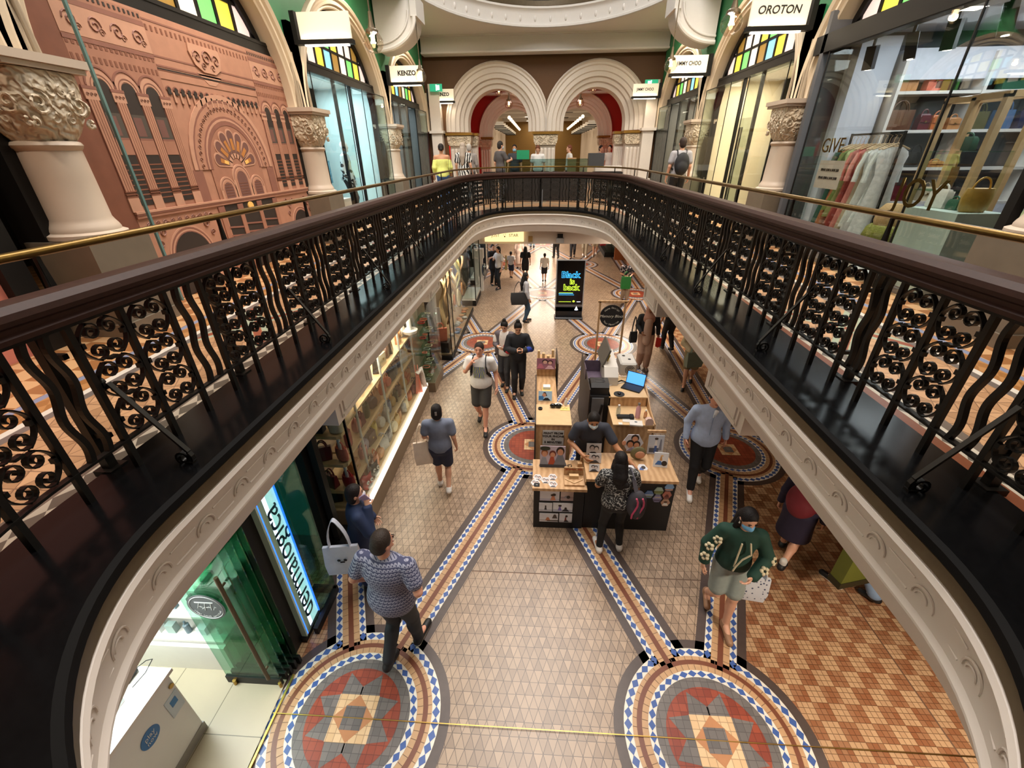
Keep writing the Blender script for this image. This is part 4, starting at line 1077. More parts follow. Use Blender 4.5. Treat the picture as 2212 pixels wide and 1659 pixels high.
o = thing('white_display_stand', 'white display stand holding a silver sculpture by the watch window', 'stand', (-2.25, 16.4, 0)); b = MB(); b.box((0, 0, 1.45), (.4, .3, .35)); b.box((0, .05, .64), (.3, .2, 1.28)); b.build('stand', M_whitep, o)
b = MB(); b.ball((.22, -.1, .85), .2, 8, (.5, .5, 1.3)); b.build('sculpture', mat('chrome_print', '9aa0a4', .15, .9), o, True)
b = MB(); b.box((-3.4, 17, 1.2), (.1, 6, 2.3)); b.m = 1
for k in range(5): b.box((-3.32, 15.4+.9*k, 1.2), (.05, .5, 2.0))
struct(b, 'wall_shop_2', [mat('blue_dark', '1a2a55', .5), mat('blue_lit_tint', '7f9fd0', .4)])  # paler blue strips imitate lit windows by colour alone
area('shop_lamp', (-2.9, 17, 2.2), 1.2, 40, (.8, .9, 1))
b = MB()
for x, y0, y1 in ((-3.0, 19.8, 40), (4.6, 22.5, 40)): b.box((x, (y0+y1)/2, 1.15), (.1, y1-y0, 2.3))
struct(b, 'wall_far_low', mat('far_wall', '8b7a68', .5))
# dark display cases at the far right
t = thing('display_case', 'dark glazed display case at the far right under the gallery', 'display case', (3.55, 24.2, 0)); b = MB(); b.box((.3, 0, .12), (.8, 3.2, .24)); b.build('plinth', M_blackmetal, t)
b = MB(); b.box((.6, 0, 1.1), (.1, 3.2, 1.9)); b.build('back', mat('case_dark', '3a302a', .5), t)
for z in (.6, 1.0, 1.4): b = MB(); b.box((.3, 0, z), (.6, 3.1, .02)); b.build('glass_shelf', M_gglass, t)
b = MB(); b.box((0, 0, 1.1), (.012, 3.2, 1.9)); b.box((.3, -1.6, 1.1), (.6, .012, 1.9)); b.build('glass', M_glass, t)
b = MB(); b.box((4.3, 22.0, 1.1), (.9, .15, 2.2)); struct(b, 'wall_far_orange', mat('amber_panel', '8a4a20', .5))
# hanging star sign under the far beam
t = thing('hanging_sign', 'backlit cream sign reading JUST STAR hanging under the far beam', 'sign', (-1.22, 16.3, 2.14))
b = MB(); b.box((0, 0, .22), (1.6, .12, .05)); b.build('bar', M_bronze, t)
b = MB(); b.box((-.02, 0, -.04), (1.45, .04, .4)); b.build('panel', mat('sign_warm', 'ffe0a0', .4, emit=1.0, noise=0), t)
M_signink = mat('sign_ink', '1c1a18', .5, noise=0)
text('lettering', 'JUST', .15, M_signink, (-.34, -.024, -.02), (PI/2, 0, 0), t, .002); text('lettering', 'STAR', .15, M_signink, (.33, -.024, -.02), (PI/2, 0, 0), t, .002)
b = MB(); 
for (x, z, r) in ((0, -.06, .025), (.03, .03, .012), (-.04, .0, .012), (.04, -.01, .009)): b.ball((x, -.024, z), r, 6, (1, .1, 1))
b.build('star_dots', M_signink, t)
o = MB(); o.box((0, 0, 0), (.16, .05, .2)); o = tag(o.build('exit_light', mat('ochre_box', '9a7a44', .5)), 'small ochre box fixed to the far beam', 'fixture'); o.location = (-.27, 16.37, 1.98)
o = thing('projector', 'small grey projector camera fixed under the far beam', 'projector', (.82, 16.3, 1.95)); b = MB(); b.box((0, 0, 0), (.28, .2, .16)); b.build('body', mat('grey_plastic', '8e8c8a', .5), o); b = MB(); b.box((0, 0, .14), (.2, .08, .16)); b.build('bracket', M_blackmetal, o)
# ------------------------------------------------------------------ upper level, left: printed hoarding, hoarding edge, fashion windows
def place_yz(o, x): o.location = (x, 0, 0); return o
SAND = {'a': 'ac7c64', 'b': '9e6e58', 'c': 'bb8d74', 'd': '87594a', 'e': '7c4c38', 'k': '2b211c', 'g': '4a423a', 'o': 'b4763a', 'y': 'e8b864', 'v': '6e4a42'}
MS = {k: mat('print_sand_'+k, v, .6, noise=.1, scale=7) for k, v in SAND.items()}
t = thing('printed_hoarding', 'large hoarding printed with a pink sandstone arcade facade filling the first left bay', 'hoarding', (XL-.2, 0, 0))
b = MB(); b.box((-.03, 7.25, 4.72), (.05, 4.9, 3.34)); b.build('panel', MS['a'], t)
class Pr:
    def __init__(s): s.d = {}
    def mb(s, k): return s.d.setdefault(k, MB())
    def poly(s, k, pts, h): s.mb(k).prism(pts, 0, h, 'x')
    def rect(s, k, y0, z0, y1, z1, h): s.poly(k, [(y0, z0), (y1, z0), (y1, z1), (y0, z1)], h)
    def arch(s, k, y, z0, z1, r, h, n=14): s.poly(k, [(y-r, z0), (y+r, z0)]+[(y+r*math.cos(PI*i/n), z1+r*math.sin(PI*i/n)) for i in range(n+1)], h)
    def ring(s, k, y, z, r0, r1, h, a0=0, a1=PI, n=20):
        A = [(y+r1*math.cos(a0+(a1-a0)*i/n), z+r1*math.sin(a0+(a1-a0)*i/n)) for i in range(n+1)]; B = [(y+r0*math.cos(a0+(a1-a0)*i/n), z+r0*math.sin(a0+(a1-a0)*i/n)) for i in range(n, -1, -1)]
        m = s.mb(k)
        for i in range(n):
            a, c = a0+(a1-a0)*i/n, a0+(a1-a0)*(i+1)/n
            m.prism([(y+r0*math.cos(a), z+r0*math.sin(a)), (y+r1*math.cos(a), z+r1*math.sin(a)), (y+r1*math.cos(c), z+r1*math.sin(c)), (y+r0*math.cos(c), z+r0*math.sin(c))], 0, h, 'x')
    def line(s, k, y0, z0, y1, z1, w_, h):
        d = Vector((y1-y0, z1-z0)).normalized(); n = Vector((-d.y, d.x))*w_/2; s.poly(k, [(y0-n.x, z0-n.y), (y1-n.x, z1-n.y), (y1+n.x, z1+n.y), (y0+n.x, z0+n.y)], h)
    def swirl(s, k, y, z, r, h, sg=1):
        m = s.mb(k); m.tube([(h, y+sg*r*(1-.8*i/16)*math.cos(i*.55), z+r*(1-.8*i/16)*math.sin(i*.55)) for i in range(17)], r*.12, 4)
P = Pr()
def tower(y0, y1, sw):
    w_ = y1-y0; n = 3
    P.rect('b', y0, 3.06, y1, 6.36, .003)
    P.rect('c', y0, 5.95, y1, 6.22, .006)
    for i in range(4): P.swirl('d', y0+w_*(.14+.24*i), 6.08, .085, .008, 1 if i % 2 else -1); P.swirl('e', y0+w_*(.2+.24*i), 6.03, .04, .008)
    P.rect('d', y0, 6.22, y1, 6.27, .008); P.rect('d', y0, 5.9, y1, 5.94, .008)
    for i in range(18):
        P.rect('e', y0+w_*(i+.2)/18, 5.86, y0+w_*(i+.7)/18, 5.9, .006); P.rect('e', y0+w_*(i+.2)/18, 5.72, y0+w_*(i+.65)/18, 5.78, .006); P.rect('k', y0+w_*(i+.2)/18, 6.3, y0+w_*(i+.6)/18, 6.34, .007)
    for i in range(n):
        yc = y0+w_*(.2+.3*i); r = w_*.085
        P.ring('d', yc, 5.5, r*1.75, r*1.95, .009); P.ring('c', yc, 5.48, r*1.0, r*1.75, .006); P.ring('d', yc, 5.48, r*1.25, r*1.35, .009)
        P.arch('k', yc, 4.26, 5.47, r, .008)
        P.rect('g', yc-r, 5.0, yc+r, 5.25, .010); P.rect('v', yc-r*.9, 5.02, yc+r*.3, 5.22, .011)
        P.rect('b', yc-r, 4.82, yc+r, 5.0, .012); P.rect('d', yc-r, 4.98, yc+r, 5.0, .013)
        for q in range(8): P.rect('e', yc-r, 4.32+.055*q, yc+r, 4.335+.055*q, .010)
    for i in range(n+1):
        yc = y0+w_*(.05+.3*i)
        P.rect('c', yc-w_*.07, 5.36, yc+w_*.07, 5.46, .016); P.rect('d', yc-w_*.075, 5.46, yc+w_*.075, 5.49, .018)
        for d in (-.04, .0, .04): P.swirl('e', yc+w_*d, 5.41, .02, .018)
        for d in (-.042, -.014, .014, .042): P.rect('a', yc+w_*(d-.011), 4.42, yc+w_*(d+.011), 5.36, .016)
        P.rect('d', yc-w_*.056, 4.42, yc+w_*.056, 5.36, .013)
        for q in range(3): P.rect('e', yc-w_*.065, 4.36+.03*q, yc+w_*.065, 4.372+.03*q, .018)
        P.rect('c', yc-w_*.065, 4.2, yc+w_*.065, 4.36, .016)
P.rect('e', 4.85, 3.06, 5.3, 6.36, .002); tower(5.3, 6.5, 1); tower(8.66, 9.7, -1)
P.rect('a', 6.5, 5.7, 8.66, 6.36, .002)
for z in (6.3, 5.93, 5.83, 5.79): P.rect('d', 6.5, z, 8.66, z+.02, .006)
P.rect('k', 6.5, 5.80, 8.66, 5.815, .008)
for i in range(26): P.rect('e', 6.52+.083*i, 6.2, 6.55+.083*i, 6.26, .006)
P.poly('c', [(7.2, 6.2), (7.84, 6.2), (7.86, 6.1), (7.8, 5.95), (7.66, 5.88), (7.4, 5.88), (7.25, 5.95), (7.18, 6.1)], .02)
for i, (y, z, r) in enumerate(((7.32, 6.05, .08), (7.52, 6.06, .1), (7.72, 6.05, .08), (7.42, 5.95, .05), (7.62, 5.95, .05))): P.swirl('e', y, z, r, .024, 1 if i % 2 else -1)
P.poly('c', [(7.25, 5.86), (7.8, 5.86), (7.6, 5.73), (7.45, 5.73)], .006)
for i in range(17):
    y = 6.58+.124*i; P.ring('d', y, 5.58, .035, .048, .008, n=8); P.arch('k', y, 5.53, 5.58, .03, .007, 6); P.rect('c', y+.045, 5.44, y+.075, 5.56, .012); P.rect('e', y+.05, 5.42, y+.07, 5.44, .013)
# great arch and wheel window
cy_, cz = 7.57, 4.62
P.ring('c', cy_, cz, .93, 1.0, .012); P.ring('d', cy_, cz, .90, .93, .010); P.ring('a', cy_, cz, .72, .90, .008); P.ring('d', cy_, cz, .69, .72, .010); P.ring('c', cy_, cz, .66, .69, .012)
for i in range(30):
    a = PI*(i+.5)/30; P.swirl('e', cy_+.81*math.cos(a), cz+.81*math.sin(a), .035, .011, 1 if i % 2 else -1)
for y in (6.62, 8.5): P.rect('d', y-.1, 4.2, y+.1, 4.62, .006)
P.arch('b', cy_, 4.2, cz, .66, .007, 24)
P.ring('d', cy_, cz, .6, .66, .011)
for i in range(7):
    a = PI*(.08+.84*i/6); d = (math.cos(a), math.sin(a)); n_ = (-d[1], d[0])
    pts = [(cy_+d[0]*.2-n_[0]*.03, cz+.02+d[1]*.2-n_[1]*.03), (cy_+d[0]*.2+n_[0]*.03, cz+.02+d[1]*.2+n_[1]*.03)]
    c = (cy_+d[0]*.44, cz+.02+d[1]*.44); base = a-PI/2
    pts += [(c[0]+.075*math.cos(a+PI/2-PI*k/8), c[1]+.075*math.sin(a+PI/2-PI*k/8)) for k in range(9)]
    big = [(cy_+(p[0]-cy_)*1.0+(p[0]-c[0])*.3, cz+(p[1]-cz)+(p[1]-c[1])*.3) for p in pts]
    P.poly('c', big, .013); P.poly('v', pts, .015)
    P.line('o', cy_+d[0]*.24, cz+.02+d[1]*.24, cy_+d[0]*.4, cz+.02+d[1]*.4, .06, .017)
    if i in (0, 6): P.line('y', cy_+d[0]*.22, cz+.02+d[1]*.22, cy_+d[0]*.32, cz+.02+d[1]*.32, .05, .019)
for yc, r, zt in ((cy_, .13, 4.45), (cy_-.4, .11, 4.32), (cy_+.4, .11, 4.32)):
    P.arch('c', yc, 4.19, zt, r*1.75, .02); P.ring('d', yc, zt, r*1.45, r*1.55, .022); P.arch('a', yc, 4.19, zt, r*1.25, .024); P.arch('v', yc, 4.2, zt, r, .026)
    for q in range(5): P.line('e', yc-r*.8, 4.24+.04*q, yc+r*.8, 4.24+.04*q, .008, .028)
P.rect('d', 5.3, 4.155, 9.7, 4.175, .03); P.rect('c', 5.3, 4.175, 9.7, 4.2, .034); P.rect('b', 5.3, 4.12, 9.7, 4.155, .024)
# lower storey
P.rect('a', 5.3, 3.06, 9.7, 4.12, .004)
for yc, r in ((6.02, .36), (9.2, .3)):
    P.arch('c', yc, 3.06, 3.5, r*1.25, .01); P.ring('d', yc, 3.5, r*1.12, r*1.18, .013); P.ring('d', yc, 3.5, r*1.0, r*1.04, .013); P.arch('k', yc, 3.06, 3.5, r, .014)
    for s_ in (-1, 1):
        for (dy, dz, rr) in ((.42, .42, .07), (.5, .28, .05), (.28, .5, .05), (.55, .5, .06)): P.swirl('d', yc+s_*dy*r/.36, 3.5+dz, rr, .012, s_)
for i in range(9): P.swirl('d', 5.45+.13*i, 4.03, .04, .012, 1 if i % 2 else -1)
P.rect('k', 6.95, 3.06, 8.4, 4.11, .008)
for y in (6.85, 7.32, 7.86, 8.36): P.rect('b', y-.05, 3.06, y+.05, 4.0, .02); P.rect('d', y-.07, 3.98, y+.07, 4.1, .022)
for y0, y1 in ((6.9, 7.28), (7.36, 7.82), (7.9, 8.3)):
    for q in range(4): P.line('d', y0, 3.4+.13*q, y1, 3.36+.13*q, .025, .016)
P.mb('y').at().prism([(7.6+.07*math.cos(2*PI*i/16), 4.04+.07*math.sin(2*PI*i/16)) for i in range(16)], 0, .03, 'x')
for k, m in P.d.items():
    o = m.build('facade_print' if k not in 'kgv' else 'window_print', MS[k], t)
# glass fin at its edge and the hoarding edge to the left
b = MB(); b.box((0, 5.28, 4.75), (.03, .03, 3.3)); o = tag(b.build('glass_fin', mat('fin_edge', '5f7f7c', .2, noise=.05)), 'narrow glass fin standing at the near edge of the printed hoarding', 'glass panel'); o.location = (XL+.0, 0, 0)
b = MB(); b.m = 0; b.box((XL-.35, 2.2, 4.3), (.12, 3.2, 2.5)); b.m = 1; b.box((XL-.28, 3.78, 4.3), (.16, .22, 2.6)); b.box((XL-.28, 2.9, 3.5), (.14, .04, .9)); struct(b, 'wall_pink', [mat('pink_panel', 'c4796a', .5, noise=.03), M_blackmetal])
b = MB(); b.box((XL-.33, 5.0, 4.3), (.2, .35, 2.6)); struct(b, 'trim_80', M_blackmetal)
spot('hoarding_spot', (XL+1.9, 7.4, 8.6), (XL-.2, 7.4, 4.9), 130, 75, (1, .84, .7), .1)

# glazed shop bays
def glazed_bay(i, sx, y0, y1, back, lit, lcol, door=False):
    x = (XL if sx < 0 else XR); xg = x+sx*.3
    b = MB(); b.m = 0
    b.box((x+sx*2.3, (y0+y1)/2, 5.0), (.1, y1-y0+1, 4)); b.m = 1; b.box((x+sx*1.4, y0+.1, 5), (2.0, .06, 4)); b.box((x+sx*1.4, y1-.1, 5), (2.0, .06, 4)); b.m = 2
    b.box((x+sx*1.4, (y0+y1)/2, 6.62), (2.0, y1-y0, .08)); b.m = 3; b.box((x+sx*1.4, (y0+y1)/2, 3.09), (2.0, y1-y0, .06))
    struct(b, 'wall_shop_%d' % (10+i), [back, back, M_whitep, mat('shop_floor', 'a59a8c', .3)])
    area('shop_lamp', (x+sx*1.3, (y0+y1)/2, 6.5), 1.2, lit, lcol, (0, 0, 0), y1-y0-1.2)
    fr = MB()
    for yy in (y0+.42, (y0+y1)/2-.5, (y0+y1)/2+.5, y1-.42): fr.box((xg, yy, 4.75), (.07, .07, 3.3))
    root = struct(fr, 'window_%d' % (30+i), M_blackmetal)
    for ya, yb in ((y0+.45, (y0+y1)/2-.54), ((y0+y1)/2+.54, y1-.45)):
        # projecting glass vitrine box
        g_ = MB(); xo = x-sx*.02
        g_.box((xo, (ya+yb)/2, 4.72), (.012, yb-ya, 3.2)); g_.box(((xo+xg)/2, yb, 4.72), (abs(xg-xo), .012, 3.2)); g_.box(((xo+xg)/2, ya, 4.72), (abs(xg-xo), .012, 3.2)); g_.box(((xo+xg)/2, (ya+yb)/2, 6.31), (abs(xg-xo), yb-ya, .012)); g_.build('pane', M_glass, root)
        e = MB()
        for yy in (ya, yb): e.box((xo, yy, 4.72), (.016, .016, 3.2))
        e.box((xo, (ya+yb)/2, 6.31), (.018, yb-ya, .018)); e.build('pane_edge', M_blackmetal, root)
    if door:
        d = MB()
        for yy in ((y0+y1)/2-.25, (y0+y1)/2+.25): d.box((xg, yy, 4.3), (.02, .48, 2.4))
        d.build('door_glass', M_glass, root)
        h_ = MB(); h_.cyl((xg-sx*.06, (y0+y1)/2+.06, 3.4), (xg-sx*.06, (y0+y1)/2+.06, 5.3), .018); h_.cyl((xg-sx*.06, (y0+y1)/2-.06, 3.4), (xg-sx*.06, (y0+y1)/2-.06, 5.3), .018); h_.build('door_handle', M_blackmetal, root)
    return x, xg
M_icewall = mat('ice_wall', 'c8dde0', .5, noise=.02); M_creamwall = mat('cream_wall', 'e2d2b4', .5, noise=.03); M_greywall = mat('grey_wall', '8e9094', .5, noise=.03)
glazed_bay(1, -1, COLY[2], COLY[3], M_icewall, 150, (.8, .96, 1))
glazed_bay(2, -1, COLY[3], COLY[4], mat('grey_wall2', '6f767a', .5), 70, (.9, .97, 1), True)
glazed_bay(3, 1, COLY[2], COLY[3], M_creamwall, 170, (1, .9, .72), True)
glazed_bay(4, 1, COLY[3], COLY[4], mat('taupe_wall', '8a8174', .5), 90, (1, .95, .88))
# fashion window: lit letters, print banner, mannequins, pedestals
XK = XL-1.1
t = thing('wall_sign', 'glowing white sign reading KENZO on the back wall of the icy blue fashion window', 'sign', (XK-.7, 13.0, 5.75))
b = MB(); b.box((0, 0, 0), (.04, 1.5, .5)); b.build('panel', mat('ice_panel', 'cfe4ea', .4), t)
tx = text('lettering', 'KENZO', .4, mat('letter_glow', 'ffffff', .4, emit=3.5, noise=0), (0, 0, 0), (0, 0, 0), t, .02, bold=.012); tx.matrix_local = Matrix.Translation((.04, 0, 0)) @ Matrix(((0, 0, 1, 0), (1, 0, 0, 0), (0, 1, 0, 0), (0, 0, 0, 1)))
o = thing('print_banner', 'grey and black abstract print banner behind the mannequins in the icy window', 'banner', (XK-.6, 12.4, 4.75)); b = MB(); b.box((0, 0, 0), (.02, 2.2, .9)); b.build('cloth', mat('banner_grey', 'a7b3b6', .6), o)
b = MB()
for q in range(2): b.prism([(-1.0+q*1.1, .45), (-.55+q*1.1, .45), (-.35+q*1.1, -.1), (-.6+q*1.1, -.35), (-.8+q*1.1, .0)], .012, .016, 'x')
b.build('banner_print', mat('banner_black', '23272a', .6), o)
def stand(name, lab, x, y, z, sx, sy, h, m, cat='pedestal'):
    b = MB(); b.box((0, 0, h/2), (sx, sy, h)); o = b.build(name, m); o.location = (x, y, z); return tag(o, lab, cat)
stand('pedestal', 'pale blue box pedestal beside the blue-shirted mannequin', XK+.1, 11.9, 3.124, .5, .5, .55, mat('pale_blue', 'a9c9d6', .4))
stand('pedestal', 'white framed cabinet at the foot of the icy fashion window', XK+.35, 12.5, 3.124, .4, .7, .6, M_whitep, 'cabinet')
t = thing('display_case', 'pale blue glass-topped case behind the mannequins in the icy window', 'display case', (XK-.2, 12.4, 3.124)); b = MB(); b.box((0, 0, 1.25), (.5, 1.1, .55)); b.build('glass_box', glass('ice_glass', 'c4e4f2', .12), t); b = MB()
for yy in (-.5, .5):
    for xx in (-.2, .2): b.box((xx, yy, .49), (.03, .03, .97))
b.build('leg', M_blackmetal, t)
b = MB(); b.box((0, 0, 1.0), (.4, 1.0, .06)); b.box((0, .1, 1.1), (.3, .3, .12)); b.build('deck', mat('denim_blue', '4a7fb5', .5), t)

# hanging shop signs and pendant lamps
M_opal = NG('opal_sign', .4)
M_opal.b.inputs['Base Color'].default_value = (.9, .82, .68, 1)
M_opal.b.inputs['Emission Color'].default_value = (1, .86, .62, 1)
M_opal.b.inputs['Emission Strength'].default_value = .22
M_opal = M_opal.m
SIGN = [(-1, 10.0, '', 'blank'), (-1, 15.6, 'KENZO', ''), (-1, 21.0, 'KENZO', ''), (1, 9.9, 'OROTON', ''), (1, 15.0, 'JIMMY CHOO', ''), (1, 20.6, 'JIMMY CHOO', '')]
LABS = ['blank lit shop sign on the second left column, nearest of the left row', 'lit sign reading KENZO on the third left column beside the green exit light', 'small far lit sign reading KENZO against the left twin arch', 'lit sign reading OROTON on the second right column', 'lit sign reading JIMMY CHOO on the third right column beside a bulb lamp', 'small far lit sign reading JIMMY CHOO against the right twin arch']
for (sx, y, s_, _), lab in zip(SIGN, LABS):
    x = XL if sx < 0 else XR; xc = x-sx*.68; zb = 6.68
    t = thing('hanging_sign', lab, 'sign', (xc, y, zb), 0, 'hanging shop signs along the gallery')
    b = MB(); b.box((-sx*.0, 0, .25), (.98, .06, .4)); b.build('panel', M_opal, t)
    b = MB(); b.box((sx*.04, 0, .0), (1.12, .14, .07)); b.box((sx*.57, 0, .22), (.09, .12, .5)); b.build('bracket', M_bronze if False else M_blackmetal, t)
    b = MB(); b.box((0, 0, -.045), (.85, .08, .02)); b.build('light_strip', M_ledw, t)
    if s_: text('lettering', s_, .165 if s_ != 'JIMMY CHOO' else .135, M_signink, (-.02*sx, -.033, .26), (PI/2, 0, 0), t, .002, xs=1.0 if s_ != 'JIMMY CHOO' else .82, shear=.15 if s_ == 'OROTON' else 0, bold=.007 if s_ == 'KENZO' else .0025)
    area('sign_glow', (xc, y-.02, zb-.08), .7, 4, (1, .8, .55), (0, 0, 0), .06)
    area('added_sign_glow', (xc, y-.055, zb+.04), .9, 1.6, (1, .78, .48), (PI-.35, 0, 0), .03)  # added lamp before the panel, stands in for the backlight rising from its foot
M_bulb = glass('bulb_glass', 'f6efe6', .1); M_fil = mat('filament', 'ffd9a0', .4, emit=14, noise=0)
def pendant(x, y, z, ztop, lab, r=.17, gr=None):
    t = thing('pendant_lamp', lab, 'lamp', (x, y, z), 0, gr)
    b = MB(); b.lathe([(.09, r*.9), (r*.75, r*.62), (r*.98, r*.2), (r, -r*.1), (r*.86, -r*.55), (r*.5, -r*.9), (0, -r)], 20); b.build('glass_globe', M_bulb, t, True)
    b = MB(); b.lathe([(r*.66, r*.72), (r*.62, r*.95), (r*.35, r*1.1), (r*.22, r*1.6), (r*.16, r*2.4), (0, r*2.4)], 16); b.cyl((0, 0, r*2.3), (0, 0, ztop-z), .012); b.lathe([(0, ztop-z-.03), (.09, ztop-z-.03), (.07, ztop-z), (0, ztop-z)], 14); b.build('cap_and_cord', M_bronze, t, True)
    b = MB(); b.cyl((0, 0, -.02), (0, 0, r*.55), r*.2); b.build('bulb_core', M_fil, t, True)
    point('lamp_glow', (x, y, z-.0), 9 if r > .15 else 4, (1, .82, .6), .05)
pendant(-2.93, 9.2, 6.52, 8.78, 'clear globe pendant lamp beside the blank lit sign')
pendant(3.1, 9.1, 6.62, 8.78, 'clear globe pendant lamp beside the OROTON sign')
pendant(-3.62, 15.5, 6.85, 8.78, 'clear globe pendant lamp hanging beside the nearer KENZO sign')
pendant(3.55, 14.6, 6.85, 8.78, 'clear globe pendant lamp hanging beside the nearer JIMMY CHOO sign')
for k, (px, pz) in enumerate(((-2.0, 7.4), (-1.55, 6.9), (2.5, 7.45), (1.95, 6.9), (4.2, 7.0))):
    pendant(px, 24.6+.4*(k % 2), pz, 8.5, ['round pendant lamp high in the left twin arch', 'round pendant lamp lower in the left twin arch', 'round pendant lamp high in the right twin arch', 'round pendant lamp lower in the right twin arch', 'round pendant lamp by the red wall in the right twin arch'][k], .2)
for sx, x in ((-1, XL+.5), (1, XR-.45)):
    t = thing('exit_sign', f'small green exit light on the {"left" if sx < 0 else "right"} wall beside the twin arches', 'sign', (x, YE-.55, 7.15)); b = MB(); b.box((0, 0, 0), (.5, .08, .25)); b.build('lightbox', mat('exit_green', '1f9a72', .4, emit=.7, noise=0), t)
    b = MB(); b.box((sx*-.1, -.045, 0), (.1, .01, .16)); b.box((sx*-.02, -.045, 0), (.04, .01, .2)); b.build('figure', mat('exit_white', 'e8f6ff', .4, emit=1, noise=0), t)
# rows of lit signs and lamps down the far arcade
for sx in (-1, 1):
    for k in range(9):
        y = 30+1.9*k; xc = .35+sx*2.95
        b = MB(); b.m = 0; b.box((0, 0, 0), (.8, .06, .2)); b.m = 1; b.box((0, 0, -.13), (.9, .1, .05)); o = b.build('hanging_sign', [M_opal, M_blackmetal]); o.location = (xc, y, 6.35); tag(o, 'small lit sign in the long row down the %s far arcade' % ('left' if sx < 0 else 'right'), 'sign', 'sign row of the %s far arcade' % ('left' if sx < 0 else 'right'))
        b = MB(); b.ball((0, 0, 0), .1, 8); o2 = b.build('globe_lamp', mat('globe_far', 'ffe6c4', .4, emit=1.5, noise=0), None, True); o2.location = (xc-sx*.75, y, 6.65); tag(o2, 'glowing globe lamp in the row down the %s far arcade' % ('left' if sx < 0 else 'right'), 'lamp', 'globe lamps of the %s far arcade' % ('left' if sx < 0 else 'right'))
# dark wreath with fairy lights hanging in the hall
for k, x in enumerate((-1.9, 2.3)):
    t = thing('christmas_garland', f'dark hanging garland with tiny lights behind the {"left" if k == 0 else "right"} twin arch', 'garland', (x, 23.4, 8.05)); b = MB()
    for q in range(90):
        a = random.uniform(0, 2*PI); r = random.uniform(0, 1); b.at((1.05*r*math.cos(a), .5*r*math.sin(a), random.uniform(-.4, .3)*(1.1-r)), (random.random()*3, random.random()*3, 0)); b.hull([(-.16, 0, 0), (.16, 0, 0), (0, .08, .03), (0, -.08, .03), (0, 0, -.04)])
    b.M = Matrix.Identity(4); o = b.build('foliage', mat('dark_pine', '10140f', .7), t); o['kind'] = 'stuff'; b = MB()
    for q in range(16): b.ball((random.uniform(-.95, .95), -.45, random.uniform(-.38, .25)), .022, 5)
    o = b.build('fairy_lights', M_fairy, t); o['kind'] = 'stuff'

# ------------------------------------------------------------------ upper level, right: accessories window (first bay)
xg = XR
b = MB(); b.m = 0
b.box((7.4, 9.38, 4.9), (5.2, .1, 3.8)); b.m = 1; b.box((5.55, 9.2, 4.75), (.62, .3, 3.3)); b.m = 2; b.box((7.2, 7.2, 6.52), (3.4, 5.0, .06)); b.m = 3; b.box((6.9, 7.2, 3.08), (4.0, 5.0, .08))
struct(b, 'wall_shop_20', [mat('shelf_grey', '55565a', .5, noise=.03), mat('pillar_white', 'd3d8e4', .5, noise=.02), mat('shop_ceiling_white', 'd8dae0', .5), mat('shop_floor_grey', '5a5a60', .4)])
t = thing('shelving_unit', 'white wall shelving with grey backs full of handbags in the right shop', 'shelf', (7.2, 9.1, ZG))
for z in (.86, 1.42, 2.0, 2.56): b = MB(); b.box((.3, 0, z), (3.1, .42, .045)); b.build('shelf', M_whitep, t)
for x in (-1.26, .1, 1.42): b = MB(); b.box((x, -.02, 1.55), (.05, .42, 3.1)); b.build('upright', M_whitep, t)
b = MB(); b.box((.3, .02, 2.95), (3.1, .4, .42)); b.build('fascia', mat('shelf_fascia', 'd6d8e2', .5), t)
b = MB(); b.box((.3, 0, .42), (3.1, .42, .84)); b.build('base_cupboard', mat('shelf_fascia', 'd6d8e2'), t)
for x in (5.9, 7.0, 8.0): area('shelf_lamp', (x, 8.0, 6.42), .8, 17, (.88, .93, 1))
area('shop_lamp', (6.3, 6.2, 6.42), 1.5, 45, (.95, .97, 1))
for (x, z, k, w_, h, c, l) in ((6.12, 2.58, 'tote', .36, .26, 'tan', 'tan tote on the highest shelf of the right shop'), (6.72, 2.58, 'satchel', .3, .42, 'brown', 'tall brown satchel on the highest shelf of the right shop'), (6.55, 2.58, 'satchel', .22, .3, 'coral', 'coral crossbody bag leaning on the tall brown satchel'), (7.85, 2.58, 'tote', .5, .36, 'green', 'dark green tote with raised strap on the highest shelf'),
    (6.18, 2.02, 'tote', .5, .3, 'brown', 'slouchy brown shopper on the shelf below the tan tote'), (6.62, 2.02, 'satchel', .18, .24, 'maroon', 'small maroon bag beside the slouchy brown shopper'), (6.85, 2.02, 'satchel', .22, .22, 'orange', 'little orange satchel below the tall brown satchel'), (7.12, 2.02, 'satchel', .2, .18, 'tan', 'little tan box bag at the end of the second shelf'), (7.5, 2.02, 'tote', .3, .26, 'olive', 'olive tote with thin loop handle behind the timber rack'), (7.9, 2.02, 'tote', .32, .28, 'blue', 'slate blue tote behind the timber rack'), (8.3, 2.02, 'tote', .3, .26, 'navy', 'navy tote at the right end of the second shelf'),
    (6.72, 1.44, 'bucket', .32, .24, 'black', 'black bucket bag on the shelf behind the white dresses'), (7.1, 1.44, 'satchel', .26, .1, 'tan', 'flat tan clutch on the shelf behind the white dresses'), (7.6, 1.44, 'tote', .3, .28, 'black', 'black tote on the third shelf behind the timber rack'), (6.65, .88, 'tote', .34, .26, 'maroon', 'dark red tote with tall handles on the low shelf'), (7.15, .88, 'satchel', .2, .24, 'cream', 'cream bag on the low shelf beside the dark red tote'), (7.55, .88, 'bucket', .28, .24, 'black', 'black bucket bag on the low shelf behind the letters')):
    bag(k, (x, 9.02, ZG+z+.024-.02), 0, w_, h, .14, c, l, 'handbags on the white wall shelving')
